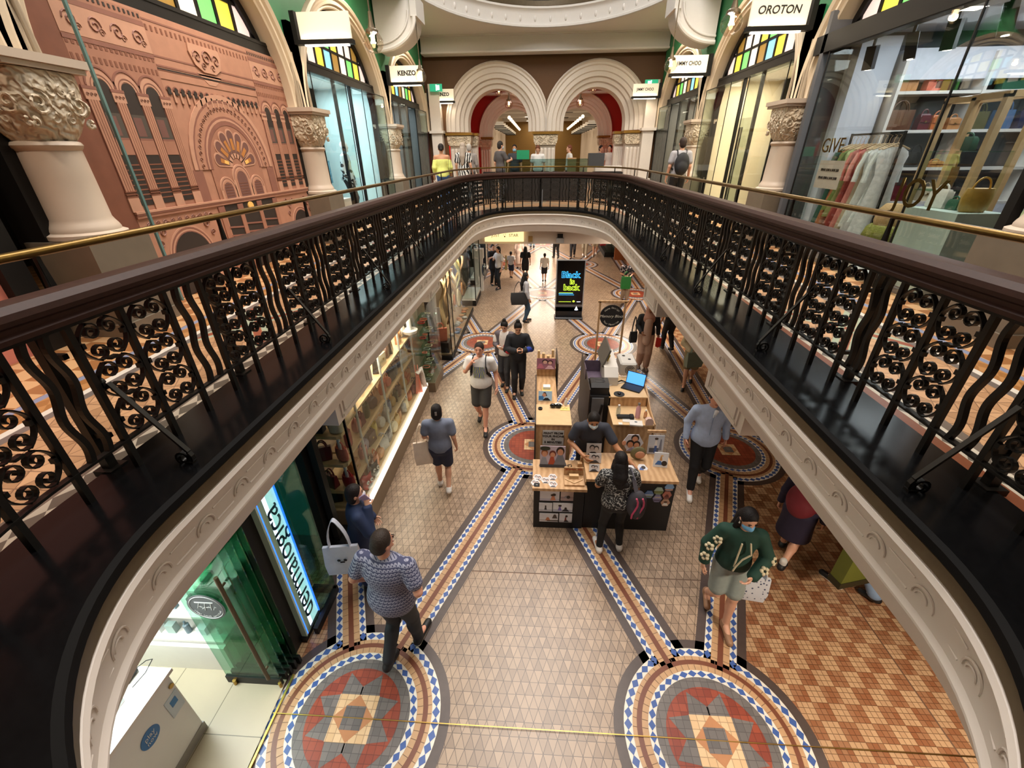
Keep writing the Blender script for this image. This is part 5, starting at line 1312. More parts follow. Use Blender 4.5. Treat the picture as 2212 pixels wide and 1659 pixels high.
# glass front, frame, letters
b = MB(); b.box((xg+.06, 7.1, 6.37), (.2, 5.1, .26)); b.box((xg+.02, 4.95, 4.7), (.1, .1, 3.3)); root = struct(b, 'window_40', M_blackmetal)
g_ = MB(); g_.box((xg-.02, 7.05, 4.65), (.012, 4.2, 3.2)); g_.box((xg+.16, 9.15, 4.65), (.36, .012, 3.2)); g_.build('pane', M_glass, root)
g_ = MB(); g_.box((xg-.02, 9.15, 4.65), (.02, .02, 3.2)); g_.box((xg-.02, 6.3, 4.65), (.02, .02, 3.2)); g_.box((xg-.02, 7.05, 6.24), (.02, 4.2, .02)); g_.build('pane_edge', M_blackmetal, root)
M_goldl = mat('gold_letters', '6a5426', .25, .9, noise=.1)
def wall_text(s_, size, m, x, y, z, parent=None, xs=1, nm='lettering'):
    o = text(nm, s_, size, m, (0, 0, 0), (0, 0, 0), parent, .004, xs=xs); mw = Matrix.Translation((x, y, z)) @ Matrix(((0, 0, -1, 0), (-1, 0, 0, 0), (0, 1, 0, 0), (0, 0, 0, 1))) @ Matrix.Diagonal((xs, 1, 1, 1)); o.matrix_local = mw; return o
tg = thing('window_letters', 'gold letters GIVE JOY stuck on the right shop glass', 'lettering', (xg-.035, 0, 0)); wall_text('GIVE', .3, M_goldl, 0, 8.25, 4.84, tg, .95); wall_text('JOY', .5, M_goldl, 0, 6.14, 4.27, tg, .9)
o = thing('window_notice', 'beige offer notice hanging in the right shop window under the word GIVE', 'notice', (xg+.02, 8.22, 4.42)); b = MB(); b.box((0, 0, 0), (.01, .66, .42)); b.build('card', mat('notice_beige', 'cdbbae', .5), o)
for z, s_ in ((.07, 'SPEND $300 & SAVE $50'), (-.05, 'SPEND $500 & SAVE $100')): wall_text(s_, .055, M_signink, -.007, 0, z, o, .85)
# track spotlights
for k, y in enumerate((8.6, 7.8, 7.1, 6.4)):
    t = thing('track_spotlight', ['black track spotlight at the far end of the right shop window', 'black track spotlight, second from the far end of the window', 'black track spotlight, third from the far end of the window', 'black track spotlight nearest the frame edge of the window'][k], 'spotlight', (xg+.32, y, 6.2)); b = MB(); b.bar((0, 0, .0), (.04, .03*(-1)**k, -.3), .13); b.build('head', mat('matt_black', '141416', .5), t); b = MB(); b.cyl((0, 0, 0), (0, 0, .24), .02); b.build('stem', M_blackmetal, t)
    b = MB(); b.at((.041, .03*(-1)**k, -.3)); b.lathe([(0, -.004), (.045, -.004), (.045, .002), (0, .002)], 12); b.build('lens', mat('spot_lens', 'fff2dc', .4, emit=8, noise=0), t)
b = MB(); b.box((xg+.32, 7.2, 6.44), (.04, 4, .04)); struct(b, 'trim_90', M_blackmetal)
# clothes rail
t = thing('clothes_rail', 'black clothes rail of summer dresses in the right shop window', 'clothes rail', (5.5, 8.35, 3.13))
b = MB(); b.bar((-.0, .62, 1.88), (0, -.62, 1.88), .03)
for yy in (.62, -.62): b.bar((0, yy, 0), (0, yy, 1.9), .03)
b.bar((-.25, .62, .02), (.25, .62, .02), .03); b.bar((-.25, -.62, .02), (.25, -.62, .02), .03); b.build('frame', M_blackmetal, t)
DR = [('2f5a4a', 'dark green', 1.4), ('b8744a', 'rust', 1.3), ('7d8a4a', 'olive print', 1.0), ('a9b878', 'lime print', 1.1), ('c06a5c', 'coral check', 1.2), ('a84a44', 'red stripe', 1.3), ('d98a80', 'pink', 1.4), ('c4b49a', 'linen', 1.3), ('dfe2de', 'white ruffled', 1.2), ('e8e8e4', 'white lace', 1.35), ('d6dad8', 'white tiered', 1.1), ('e4e6e6', 'white cotton', 1.4)]
for i, (c, nm, L) in enumerate(DR):
    y = 8.35+.55-.1*i; d = thing('dress', f'{nm} dress on the window clothes rail, {["first", "second", "third", "fourth", "fifth", "sixth", "seventh", "eighth", "ninth", "tenth", "eleventh", "twelfth"][i]} from its far end', 'dress', (5.5, y, 3.13+1.805), .12*math.sin(i*2), 'dresses on the window clothes rail')
    b = MB(); vs = []; fs = []; n = 20; lv = [(0, .1, .012), (-.06, .2, .022), (-.12, .23, .026), (-.4, .17, .028), (-.7, .2, .032), (-L, .3, .038)]
    for j, (z, rx, ry) in enumerate(lv):
        for k in range(n):
            a = 2*PI*k/n; wv = 1+.12*j/5*math.sin(a*5+i); vs.append((rx*wv*math.cos(a), ry*wv*math.sin(a), z-.12))
    for j in range(len(lv)-1):
        for k in range(n): fs.append((j*n+k, (j+1)*n+k, (j+1)*n+(k+1) % n, j*n+(k+1) % n))
    b.ad(vs, fs); b.build('garment', mat('dress_%d' % i, c, .7, noise=.2, scale=18), d, True, angle=80)
    if i % 2 == 0:
        s2 = MB(); s2.tube([(-.2, 0, -.2), (-.26, 0, -.4), (-.27, 0, -.62)], [.035, .035, .04], 8); s2.tube([(.2, 0, -.2), (.26, 0, -.4), (.27, 0, -.62)], [.035, .035, .04], 8); s2.build('sleeve', mat('dress_%d' % i), d, True)
    h_ = MB(); h_.tube([(-.2, 0, -.15), (0, 0, -.07), (.2, 0, -.15)], .012, 6); h_.tube([(0, 0, -.07), (0, 0, .0), (.02, 0, .04), (-.02, 0, .05)], .004, 5); h_.build('hanger', M_shelfw, d, True)
# timber A-frame shelf with glass
M_oak = mat('oak_frame', 'd3b083', .45, noise=.08, scale=20)
t = thing('timber_rack', 'tall pale timber frame rack with glass shelves in the right shop window', 'rack', (5.7, 7.0, 3.13))
b = MB()
for yy in (.42, -.02, -.46): b.box((0, yy, 1.12), (.07, .07, 2.24)); b.box((.4, yy, 1.12), (.07, .07, 2.24))
b.box((0, -.02, 2.24), (.07, .95, .07)); b.box((.4, -.02, 2.24), (.07, .95, .07))
for yy in (.42, -.46): b.box((.2, yy, 2.24), (.4, .07, .07)); b.box((.2, yy, .3), (.4, .07, .07))
b.build('frame', M_oak, t)
for z in (.62, 1.12, 1.62): b = MB(); b.box((.2, -.02, z), (.42, .9, .012)); b.build('glass_shelf', M_gglass, t)
bag('satchel', (5.9, 7.1, 3.13+1.63), PI/2, .3, .17, .1, 'green', 'bright green bag on the top glass shelf of the timber rack'); bag('bucket', (5.9, 7.15, 3.13+1.13), PI/2, .24, .3, .2, 'tan', 'striped tan bucket bag on the middle shelf of the timber rack'); bag('satchel', (5.9, 6.8, 3.13+.63), PI/2, .26, .2, .12, 'white', 'white crossbody bag on the low shelf of the timber rack')
# woven basket with moss and crumpled paper
t = thing('woven_basket', 'round green-yellow basket on crumpled white paper in the right shop window', 'basket', (5.24, 7.05, 3.132)); b = MB(); b.lathe([(0, .35), (.22, .36), (.27, .5), (.24, .62), (.2, .66), (.0, .6)], 22); b.build('body', mat('moss', '7a7a30', .8, noise=.4, scale=40, bump=.6), t, True)
b = MB(); b.lathe([(.16, .64), (.18, .72), (.17, .86), (.1, .95), (0, .96)], 20); b.build('woven_lid', mat('rattan', 'b8966a', .7, noise=.2, scale=50), t, True)
b = MB()
vs = []; fs = []
for j in range(7):
    for k in range(24):
        a = 2*PI*k/24; f = j/6; r = (.36-.14*f)*(1+.14*math.sin(5*a+j*2)+.08*math.sin(11*a+j)); vs.append((r*math.cos(a), r*math.sin(a), .36*f+.04*math.sin(7*a+j*3)*(f > 0)))
for j in range(6):
    for k in range(24): fs.append((j*24+k, j*24+(k+1) % 24, (j+1)*24+(k+1) % 24, (j+1)*24+k))
b.ad(vs, fs); b.build('paper', mat('crumpled_paper', 'd7dadd', .6, noise=.05), t)
# sage plinth with bags, gold pouch
stand('plinth', 'sage green display plinth at the frame edge of the right shop window', 5.24, 6.05, 3.13, .56, .8, .98, mat('sage', 'b5c6bf', .5, noise=.03), 'plinth')
bag('satchel', (5.2, 6.28, 4.113), PI/2, .28, .22, .1, 'white', 'white boxy bag with stripes on the sage plinth'); bag('satchel', (5.2, 6.04, 4.113), PI/2, .16, .12, .06, 'green', 'tiny bright green purse on the sage plinth')
bag('bucket', (5.24, 5.82, 4.113), 0, .36, .26, .22, 'gold', 'gold woven pouch with tan flap on the sage plinth')
# ------------------------------------------------------------------ photo-print kiosk in the middle of the lower hall
M_ply = NG('plywood', .45)
_w = M_ply.n('TexWave'); _w.inputs['Scale'].default_value = 4; _w.inputs['Distortion'].default_value = 6; _w.inputs['Detail'].default_value = 3
_t = M_ply.n('TexCoord'); M_ply.nt.links.new(_t.outputs['Object'], _w.inputs['Vector'])
M_ply.col(M_ply.mix(_w.outputs['Fac'], 'b38c62', 'c8a279')); M_ply = M_ply.m
M_blk = mat('kiosk_black', '121112', .55, noise=.1)
M_dkside = mat('kiosk_side', '3a302a', .5)
def slab(t, nm, c, d, m, bev=0):
    b = MB(); b.box(c, d); return b.build(nm, m, t)
t = thing('kiosk_counter', 'long black kiosk counter with a raised pine top on its longer wing', 'counter', (1.32, 4.7, 0))
slab(t, 'body', (0, 0, .455), (1.2, .5, .91), M_blk); slab(t, 'top', (0, 0, .93), (1.22, .58, .045), M_ply)
t2 = thing('kiosk_counter', 'lower left wing of the kiosk with a pine slab top above beach prints', 'counter', (.36, 4.68, 0))
slab(t2, 'body', (0, .01, .38), (.7, .52, .76), M_blk); slab(t2, 'top', (0, -.01, .785), (.74, .62, .045), M_ply); slab(t2, 'side_panel', (.355, .03, .83), (.02, .5, .06), M_ply)
# printed pictures: coloured panels with simple painted figures
def print_panel(nm, lab, cat, loc, rot, w_, h, bg, shapes, group=None, hexa=False, thick=.012):
    t = thing(nm, uniq(lab), cat, loc, 0, group); t.rotation_euler = rot
    b = MB()
    if hexa:
        # regular hexagon scaled to w x h
        b.prism([(w_/2*math.cos(PI*i/3), h/2*math.sin(PI*i/3)/.866) for i in range(6)], 0, thick, 'y')
    else: b.box((0, thick/2, 0), (w_, thick, h))
    b.build('panel', mat('pic_'+bg, bg, .4, noise=.12, scale=6), t)
    by = {}
    for i, (kind, c, x, z, a, bb) in enumerate(shapes):
        m = by.setdefault(c, MB()); y0 = -.0008*(i+1)
        if kind == 'e': m.prism([(x*w_+a*w_*math.cos(2*PI*k/16), z*h+bb*h*math.sin(2*PI*k/16)) for k in range(16)], y0, .001, 'y')
        elif kind == 'r': m.prism([(x*w_-a*w_, z*h-bb*h), (x*w_+a*w_, z*h-bb*h), (x*w_+a*w_, z*h+bb*h), (x*w_-a*w_, z*h+bb*h)], y0, .001, 'y')
        elif kind == 't': m.prism([(x*w_-a*w_, z*h-bb*h), (x*w_+a*w_, z*h-bb*h), (x*w_+a*w_*.35, z*h+bb*h), (x*w_-a*w_*.35, z*h+bb*h)], y0, .001, 'y')
    for c, m in by.items(): m.build('picture_print', mat('ink_'+c, c, .45, noise=.08, scale=20), t)
    return t
SK = 'c98f70'; HR = '2a1d18'
def face(x, z, s, hair=HR, skin=SK): return [('e', hair, x, z+s*.25, s*.62, s*.75), ('e', skin, x, z, s*.45, s*.6)]
fam = face(-.32, .12, .22, '9a5a34')+face(.0, .08, .22, '6b2f22')+face(.3, .22, .26)+[('t', '8a8d98', -.34, -.25, .2, .22), ('t', 'a8482c', -.02, -.22, .17, .22), ('t', '70747f', .3, -.18, .28, .26), ('r', '3c3f48', .0, -.44, .5, .07), ('e', '2f3226', -.3, .4, .2, .1)]
FR = 4.38   # front of the counters
grp = 'beach prints on the kiosk front'
def fig(x, c, s=1): return [('t', c, x, -.18*s, .09*s, .2*s), ('e', HR, x, .12*s, .05*s, .08*s)]
beach = [(.23, .625, .27, .175, 'd9d5dc', [('r', 'b8b4c4', 0, -.38, .5, .12)]+[('t', 'c98060', .18, -.2, .14, .24), ('e', HR, .22, .14, .1, .13), ('e', HR, .12, .1, .06, .1)], 'couple embracing in shallow sea, top left beach print on the kiosk front'),
 (.47, .635, .175, .175, 'c9b2ac', [('r', 'a48e8e', 0, -.3, .5, .2), ('t', '8a8690', .0, -.1, .3, .12), ('e', HR, .1, -.12, .14, .16)], 'beach print of a crouching couple on sand, top right of the six'),
 (.18, .41, .185, .155, 'd5d6de', [('r', 'b5b6c2', 0, -.36, .5, .14)]+[('t', '23242c', .0, -.08, .1, .2), ('e', HR, .0, .16, .06, .08)], 'beach print of a lone dark figure, left of the middle row'),
 (.42, .415, .275, .16, 'd8d8de', [('r', 'aeb2c0', 0, -.36, .5, .14), ('t', '6f62a8', -.15, -.1, .09, .24), ('e', HR, -.18, .22, .05, .1), ('e', HR, -.11, .22, .05, .1), ('t', '22232c', .15, -.3, .2, .12), ('e', HR, .15, -.08, .06, .12)], 'beach print with a purple dress, right of the middle row'),
 (.23, .21, .265, .155, 'd2d0d6', [('r', 'a89f9c', 0, -.3, .5, .05), ('t', 'b5724e', -.05, -.14, .14, .2), ('t', '4a3f3c', .32, .2, .14, .24), ('r', '3c332e', .2, -.35, .3, .05)], 'beach print with a dark palm hut, bottom left of the six'),
 (.47, .215, .18, .165, 'd6d4da', [('r', 'b2aeb4', 0, -.38, .5, .1), ('t', '7a3a34', .0, -.1, .1, .26), ('e', HR, .06, .22, .1, .12), ('t', '2b2628', .06, -.34, .2, .1)], 'beach print of a lifted dancer, bottom right of the six')]
for x, z, w_, h, bg, sh, lab in beach: print_panel('beach_print', lab, 'print', (x, 4.416, z), (0, 0, 0), w_, h, bg, sh, grp)
hx = [(1.83, .83, '7fa6d0', [('r', 'b98d7a', 0, -.35, .4, .1)], 'hexagon print of blue sky, highest of the cluster'), (1.70, .76, '9fb6a8', [('r', '6f7a4a', 0, -.2, .45, .2)], 'hexagon print of green hills, upper middle of the cluster'), (1.82, .69, 'a8695a', [('t', '5a2f2c', 0, -.15, .3, .25)], 'hexagon print of a red canyon at the right of the cluster'), (1.58, .69, '6a8cc0', [('r', 'd5dce4', 0, -.05, .42, .06), ('r', '8a9a70', 0, -.3, .35, .08)], 'hexagon print of blue sea, left end of the cluster'), (1.70, .62, '8a86a8', [('r', '5d5470', 0, -.25, .4, .15), ('r', 'c3b49a', 0, .2, .3, .06)], 'hexagon print of purple mountains, lower middle of the cluster'), (1.82, .55, 'b08a72', [('t', 'd6d2cc', 0, -.2, .34, .2), ('e', '5a4034', .0, .1, .2, .14)], 'hexagon print of a seated hiker, lowest of the cluster')]
for x, z, bg, sh, lab in hx: print_panel('hexagon_print', lab, 'print', (x, 4.437, z), (0, 0, 0), .128, .125, bg, sh, 'hexagon prints on the kiosk front', True)
print_panel('family_photo_print', 'large family photo print leaning on the lower kiosk wing', 'print', (.27, 4.84, .975), (-.18, 0, 0), .36, .33, 'b9a9b4', fam)
for i, (x, z, lab) in enumerate(((.06, .90, 'upper left'), (.03, .84, 'lower left'), (.17, .87, 'middle'), (.27, .91, 'upper right'), (.27, .83, 'lower right'))):
    print_panel('hexagon_print', f'black and white hexagon family print, {lab} one lying on the lower kiosk wing', 'print', (x, 4.45+(z-.83)*1.8, .812), (-1.5, 0, 0), .13, .12, 'cfcaca', face(-.15, .05, .26, '3a3436', 'b9a39a')+face(.18, -.05, .26, '2c2628', 'b59c92')+[('t', '4c4648', 0, -.36, .3, .1)], 'hexagon prints lying on the kiosk', True)
print_panel('small_black_card', 'small black card on the front edge of the lower kiosk wing', 'card', (.05, 4.41, .826), (-.9, 0, 0), .075, .05, '17181a', [('r', 'cfd2d4', 0, .0, .2, .06)])
# gift box with engraved words
t = thing('gift_box', 'open pine gift box reading Perfect Gift on the lower kiosk wing', 'box', (.56, 4.55, .809))
slab(t, 'base', (0, -.03, .012), (.27, .2, .024), M_ply); slab(t, 'lid', (0, .08, .08), (.27, .012, .15), M_ply); slab(t, 'ledge', (0, .02, .05), (.13, .05, .05), mat('pine_light', 'd3b184', .5))
b = MB(); b.bar((-.12, -.02, .03), (0, -.1, .03), .012); b.bar((.12, -.02, .03), (0, -.1, .03), .012); b.build('cross_slat', mat('pine_light', 'd3b184'), t)
text('lettering', '#Perfect_Gift', .042, mat('burnt_ink', 'a84a20', .6, noise=0), (0, .072, .125), (PI/2, 0, 0), t, .001, bold=.001)
o = thing('folded_spectacles', 'folded black spectacles lying on the lower kiosk wing', 'spectacles', (.52, 4.82, .812)); b = MB(); b.tube([(-.03, .03, .01), (-.02, -.02, .02), (.0, -.04, .02), (.03, .01, .01), (.02, .04, .02), (-.03, .03, .01)], .006, 5); b.build('frame', M_blackmetal, o)
slabs = [(.655, 4.78, .87, .06, .05, .12), (.70, 4.9, .88, .05, .05, .14)]
for i, (x, y, z, a, c, h) in enumerate(slabs): o = MB(); o.box((0, 0, 0), (a, c, h)); o = tag(o.build('pine_block', M_ply), f'{"short" if i == 0 else "taller"} pine block standing where the two kiosk wings meet', 'block'); o.location = (x, y, z-.003)
# prints and frames standing on the long wing
bw = lambda s: face(-.12, .1, .3, '1d1b1c', 'b5a8a4')+face(.16, .05, .28, '2a2728', 'c2b6b0')+[('t', '3a383a', -.05, -.33, .4, .14)]
ZT = .953
print_panel('framed_photo', 'grey wedding photo tile farthest back on the kiosk beside the staff hand', 'print', (.86, 4.93, ZT+.1), (-.15, 0, 0), .21, .19, 'b9b4b4', bw(1))
print_panel('framed_photo', 'grey couple photo tile, middle of the three by the blouse shoulder', 'print', (.86, 4.76, ZT+.075), (-.25, 0, 0), .17, .14, 'c6c2c2', bw(1))
print_panel('framed_photo', 'small grey photo tile nearest the counter edge left of the customer', 'print', (.83, 4.58, ZT+.055), (-.45, 0, 0), .14, .1, 'c9c5c5', bw(1))
print_panel('framed_photo', 'large hexagon photo of three laughing faces against the desk', 'print', (1.42, 5.02, ZT+.17), (-.12, 0, 0), .3, .26, 'c3c0c8', face(.08, .22, .3)+face(-.12, -.12, .3)+face(.18, -.15, .28)+[('e', 'c98f70', -.42, -.02, .1, .14), ('t', '8f8aa0', 0, -.42, .3, .1)], None, True)
print_panel('framed_photo', 'tall photo of a person in white beside a pine rail at the kiosk back', 'print', (1.74, 5.0, ZT+.16), (-.1, 0, 0), .22, .3, 'b9bfcc', [('r', '4a5468', -.1, -.3, .3, .12), ('t', 'd8d6d6', 0, .05, .12, .22), ('e', '3a2c28', 0, .33, .12, .06), ('r', '2d4f8f', .0, -.25, .08, .2), ('t', '70778a', .3, .0, .1, .3)])
o = MB(); o.box((0, 0, 0), (.26, .03, .04)); o = tag(o.build('pine_rail', M_ply), 'pine rail above the tall standing photo at the kiosk back', 'rail'); o.location = (1.74, 5.06, ZT+.35)
print_panel('framed_photo', 'white framed photo of a person in blue jeans at the right end of the counter', 'print', (1.75, 4.72, ZT+.11), (-.18, .0, -.1), .19, .22, 'd9dce2', [('t', 'b98a52', .0, .12, .1, .16), ('e', 'd8b07c', .05, .3, .1, .05), ('t', '3e6db0', -.1, -.2, .28, .14), ('e', '2a2320', .26, -.22, .2, .18)])
for i, (x, y, lab) in enumerate(((1.3, 4.62, 'blue and white photo tile lying by the pointing hand'), (1.5, 4.66, 'small hexagon portrait tile right of the pointing hand'))):
    print_panel('photo_tile', lab, 'print', (x, y, ZT+.006), (-1.35, 0, 0), (.22, .15)[i], (.16, .14)[i], 'd2d0d4', [('t', '3a5a98', -.1, -.1, .25, .2), ('e', HR, .1, .1, .2, .2)], None, i == 1)
t = thing('teddy_print', 'round brown portrait cut-out behind the small hexagon tile', 'print', (1.47, 4.86, ZT)); b = MB(); b.ball((0, 0, .11), .11, 10, (1, .25, 1)); b.build('disc', mat('pic_olive', '6f6a4a', .5, noise=.3), t, True); b = MB(); b.ball((.02, -.03, .1), .07, 8, (1, .2, .9)); b.build('face', mat('ink_'+SK, SK), t, True)
# tall cabinet with poster, stepped display behind
t = thing('kiosk_cabinet', 'tall plywood cabinet carrying the print-from-your-phone notice', 'cabinet', (.29, 5.58, 0)); slab(t, 'body', (0, 0, .6), (.53, .56, 1.2), M_ply); slab(t, 'side_panel', (-.275, .5, .62), (.02, 1.6, 1.24), M_dkside); slab(t, 'top', (0, 0, 1.21), (.54, .58, .02), mat('pine_light', 'd3b184'))
t = thing('printed_notice', 'grey notice reading PRINT FROM YOUR PHONE IN 5 MINUTES on the tall cabinet', 'notice', (.29, 5.29, .98)); slab(t, 'sheet', (0, 0, 0), (.32, .008, .27), mat('notice_grey', 'bdbfc0', .5, noise=.02))
for i, s_ in enumerate(('PRINT FROM', 'YOUR PHONE', 'IN', '5 MINUTES!')): text('lettering', s_, .052, M_signink, (0, -.006, .085-.055*i), (PI/2, 0, 0), t, .001, bold=.0016)
t = thing('kiosk_cabinet', 'low stepped plywood display running back from the tall cabinet', 'cabinet', (.2, 6.6, 0)); slab(t, 'body', (0, -.2, .6), (.34, 1.0, 1.2), M_ply); slab(t, 'back_block', (0, .6, .68), (.34, .6, 1.36), M_ply); slab(t, 'side_panel', (.2, .55, .8), (.02, .7, 1.4), M_dkside)
print_panel('photo_print', 'photo print of a reclining sunbather on the stepped display', 'print', (.17, 6.0, 1.30), (-.35, 0, 0), .22, .16, 'a9c6dc', [('t', '2a2420', -.05, .2, .2, .2), ('e', SK, -.08, .1, .14, .2), ('r', '3f78b0', -.3, -.2, .18, .2), ('t', '1b1b1d', .1, -.32, .3, .14)])
print_panel('photo_print', 'purple and red group photo print on top of the stepped display', 'print', (.19, 6.85, 1.47), (-.25, 0, 0), .33, .2, '8f5f6c', face(-.05, .15, .26, '2a1a1c', 'c99a8a')+face(.22, .1, .24, '3a2022', 'c99a8a')+[('t', 'b5697a', -.3, -.2, .2, .2), ('t', 'c9a0a6', .2, -.3, .25, .16)])
for i, (x, y, z, c, nm, d) in enumerate(((.2, 6.3, 1.215, 'c9b267', 'stack of yellow paper slips on the stepped display', (.16, .14, .06)), (.2, 6.34, 1.25, 'e4e2dc', 'white paper stack behind the yellow slips', (.12, .1, .07)))):
    o = MB(); o.box((0, 0, d[2]/2), d); o = tag(o.build('paper_stack', mat('paper_%d' % i, c, .6)), nm, 'paper'); o.location = (x, y, z-.015)
o = thing('sunglasses_case', 'black sunglasses on the tall cabinet top', 'sunglasses', (.33, 5.78, 1.221)); b = MB(); b.ball((-.04, 0, .035), .05, 8, (1, .7, .7)); b.ball((.05, 0, .035), .05, 8, (1, .7, .7)); b.build('lens', mat('gloss_black', '0d0d0e', .15), o, True)
o = thing('tape_roll', 'small dark tape roll at the left edge of the tall cabinet', 'tape', (.09, 5.72, 1.221)); b = MB(); b.lathe([(.015, 0), (.035, 0), (.035, .025), (.015, .025)], 14); b.build('roll', M_blk, o, True)
o = thing('yellow_card', 'yellow card with small keyrings on the tall cabinet top', 'card', (.48, 5.74, 1.224)); slab(o, 'card', (0, 0, 0), (.15, .1, .004), mat('card_yellow', 'd9c77a', .5)); b = MB(); b.ball((-.03, 0, .005), .012, 5, (1, 1, .4)); b.ball((.0, .02, .005), .012, 5, (1, 1, .4)); b.ball((.03, 0, .005), .012, 5, (1, 1, .4)); b.build('keyrings', M_buckle, o)
o = thing('spray_bottle', 'white spray bottle and cloth at the back of the tall cabinet', 'bottle', (.5, 5.86, 1.221)); b = MB(); b.lathe([(0, 0), (.025, 0), (.025, .08), (.01, .1), (.01, .13), (0, .13)], 12); b.build('bottle', M_whitep, o, True); b = MB(); b.ball((-.12, -.02, .02), .07, 8, (1, .6, .35)); b.build('cloth', mat('cloth_white', 'd8d6d4', .8), o, True)
for i in range(11):
    h = .14+.16*((i*37) % 10)/10; o = MB(); o.box((0, 0, h/2), (.045, .045, h)); o = tag(o.build('timber_stick', mat('pine_light', 'd3b184')), 'upright pale timber stick on the stepped display', 'stick', 'pale timber sticks on the stepped display'); o.location = (.06+.085*(i % 4), 7.0+.075*(i//4), 1.361)
# black base unit with printers
t = thing('kiosk_cabinet', 'black cabinet with a silver fridge front under the printers', 'cabinet', (1.1, 6.85, 0)); slab(t, 'body', (0, 0, .6), (.34, 1.3, 1.2), M_blk); slab(t, 'side_panel', (-.18, .1, .66), (.015, 1.5, 1.32), M_dkside); slab(t, 'silver_front', (-.04, -.66, .62), (.2, .02, 1.1), mat('silver_front', '8f9196', .3, .6)); b = MB(); b.tube([(.03, -.675, .2), (.0, -.675, .5), (.0, -.675, .8), (.04, -.675, 1.05)], .022, 6); b.build('curved_trim', M_blk, t)
t = thing('photo_printer', 'black photo printer with embossed badge on the black cabinet', 'printer', (1.09, 6.4, 1.2)); b = MB(); b.hull([(sx*.15, sy*.16*q, z) for z, q in ((0, 1), (.14, 1), (.2, .6)) for sx in (-1, 1) for sy in (-1, 1)]); b.build('body', mat('printer_black', '1a191b', .4), t); b = MB(); b.tube([(.09*math.cos(a), .05*math.sin(a)-.02, .205) for a in [2*PI*k/16 for k in range(16)]], .004, 4, True); b.build('badge', mat('badge_grey', '55565a', .4), t)
t = thing('sample_box', 'purple print-lined sample box behind the black printer', 'box', (1.06, 6.95, 1.2)); b = MB(); b.box((0, 0, .01), (.32, .3, .02)); b.box((-.155, 0, .1), (.012, .3, .2)); b.box((.155, 0, .1), (.012, .3, .2)); b.box((0, .145, .12), (.32, .012, .24)); b.build('tray', mat('purple_print', '5a4c5c', .5, noise=.3, scale=9), t)
t = thing('large_printer', 'large cream printer with an upright slanted hood at the kiosk', 'printer', (1.32, 7.0, 1.2)); M_crm = mat('printer_cream', 'cfcac2', .4, noise=.02)
b = MB(); b.hull([(sx*.12, y, z) for sx in (-1, 1) for y, z in ((-.42, 0), (.4, 0), (-.42, .16), (-.3, .3), (.4, .34))]); b.build('body', M_crm, t); b = MB(); b.at((-.08, .1, .42), (0, .35, .0)); b.box((0, 0, 0), (.03, .66, .34)); b.build('hood', mat('hood_grey', '5c5852', .4), t); b = MB(); b.at((-.02, .0, .36), (0, .35, 0)); b.box((0, 0, 0), (.01, .2, .14)); b.build('yellow_label', mat('label_yellow', 'd9b82e', .5), t)
t = thing('white_machine', 'white box machine with round vent rings right of the large printer', 'printer', (1.68, 7.15, 1.2)); b = MB(); b.box((0, 0, .14), (.3, .46, .26), .03); b.build('body', M_crm, t); b = MB()
for r in (.03, .055, .08): b.tube([(.02+r*math.cos(a), -.232, .14+r*math.sin(a)) for a in [PI*.1+1.4*PI*k/14 for k in range(15)]], .005, 4)
b.build('vent', M_blk, t); b = MB(); b.ball((-.05, .1, .272), .03, 6, (1, 1, .2)); b.ball((.03, -.05, .272), .03, 6, (1, 1, .2)); b.build('knob', M_blk, t)
# right desk
t = thing('kiosk_desk', 'two-level plywood desk of the kiosk with laptop on the upper level', 'desk', (1.56, 6.2, 0)); slab(t, 'lower_body', (0, -.28, .5), (.62, .56, 1.0), M_ply); slab(t, 'lower_top', (0, -.28, 1.01), (.64, .58, .02), mat('pine_light', 'd3b184')); slab(t, 'upper_body', (0, .36, .59), (.62, .72, 1.18), M_ply); slab(t, 'upper_top', (0, .36, 1.19), (.64, .74, .02), mat('pine_light', 'd3b184'))
b = MB(); b.prism([(-.56, .4), (-.56, 1.03), (-.2, 1.08), (.1, 1.22), (.3, 1.28), (.74, 1.3), (.74, .4)], .325, .345, 'x'); b.build('curved_side', M_ply, t)
t = thing('laptop', 'black laptop with a glowing blue screen on the upper desk', 'laptop', (1.68, 6.5, 1.2), -.55); slab(t, 'base', (0, 0, .012), (.33, .23, .02), M_blk); b = MB(); b.at((0, .115, .02), (-.25, 0, 0)); b.box((0, 0, .11), (.33, .01, .22)); lid = b.build('lid', M_blk, t); b = MB(); b.at((0, .115, .02), (-.25, 0, 0)); b.box((0, -.007, .11), (.31, .003, .2)); b.build('screen', mat('screen_blue', '4f97f0', .3, emit=1.2, noise=0), lid)
t = thing('mouse_pad', 'black mouse on a round pad left of the laptop', 'mouse', (1.42, 6.28, 1.201)); b = MB(); b.lathe([(0, 0), (.09, 0), (.09, .008), (0, .01)], 20); b.build('pad', M_blk, t, True); b = MB(); b.ball((0, 0, .02), .04, 8, (.7, 1, .5)); b.build('mouse', mat('gloss_black', '0d0d0e'), t, True)
t = thing('power_cable', 'loose white and black cables behind the laptop', 'cable', (1.4, 6.62, 1.201)); b = MB(); b.tube([(-.16+.1*math.cos(a)*1.2, .07*math.sin(a), .01) for a in [k*.5 for k in range(12)]]+[(.1, .05, .01), (.25, .12, .01)], .007, 5); b.build('white_cable', M_whitep, t); b = MB(); b.tube([(-.1+.06*k, .1+.05*math.sin(k*2.1), .02+.015*math.cos(k)) for k in range(9)], .012, 5); b.build('black_cable', M_blk, t)
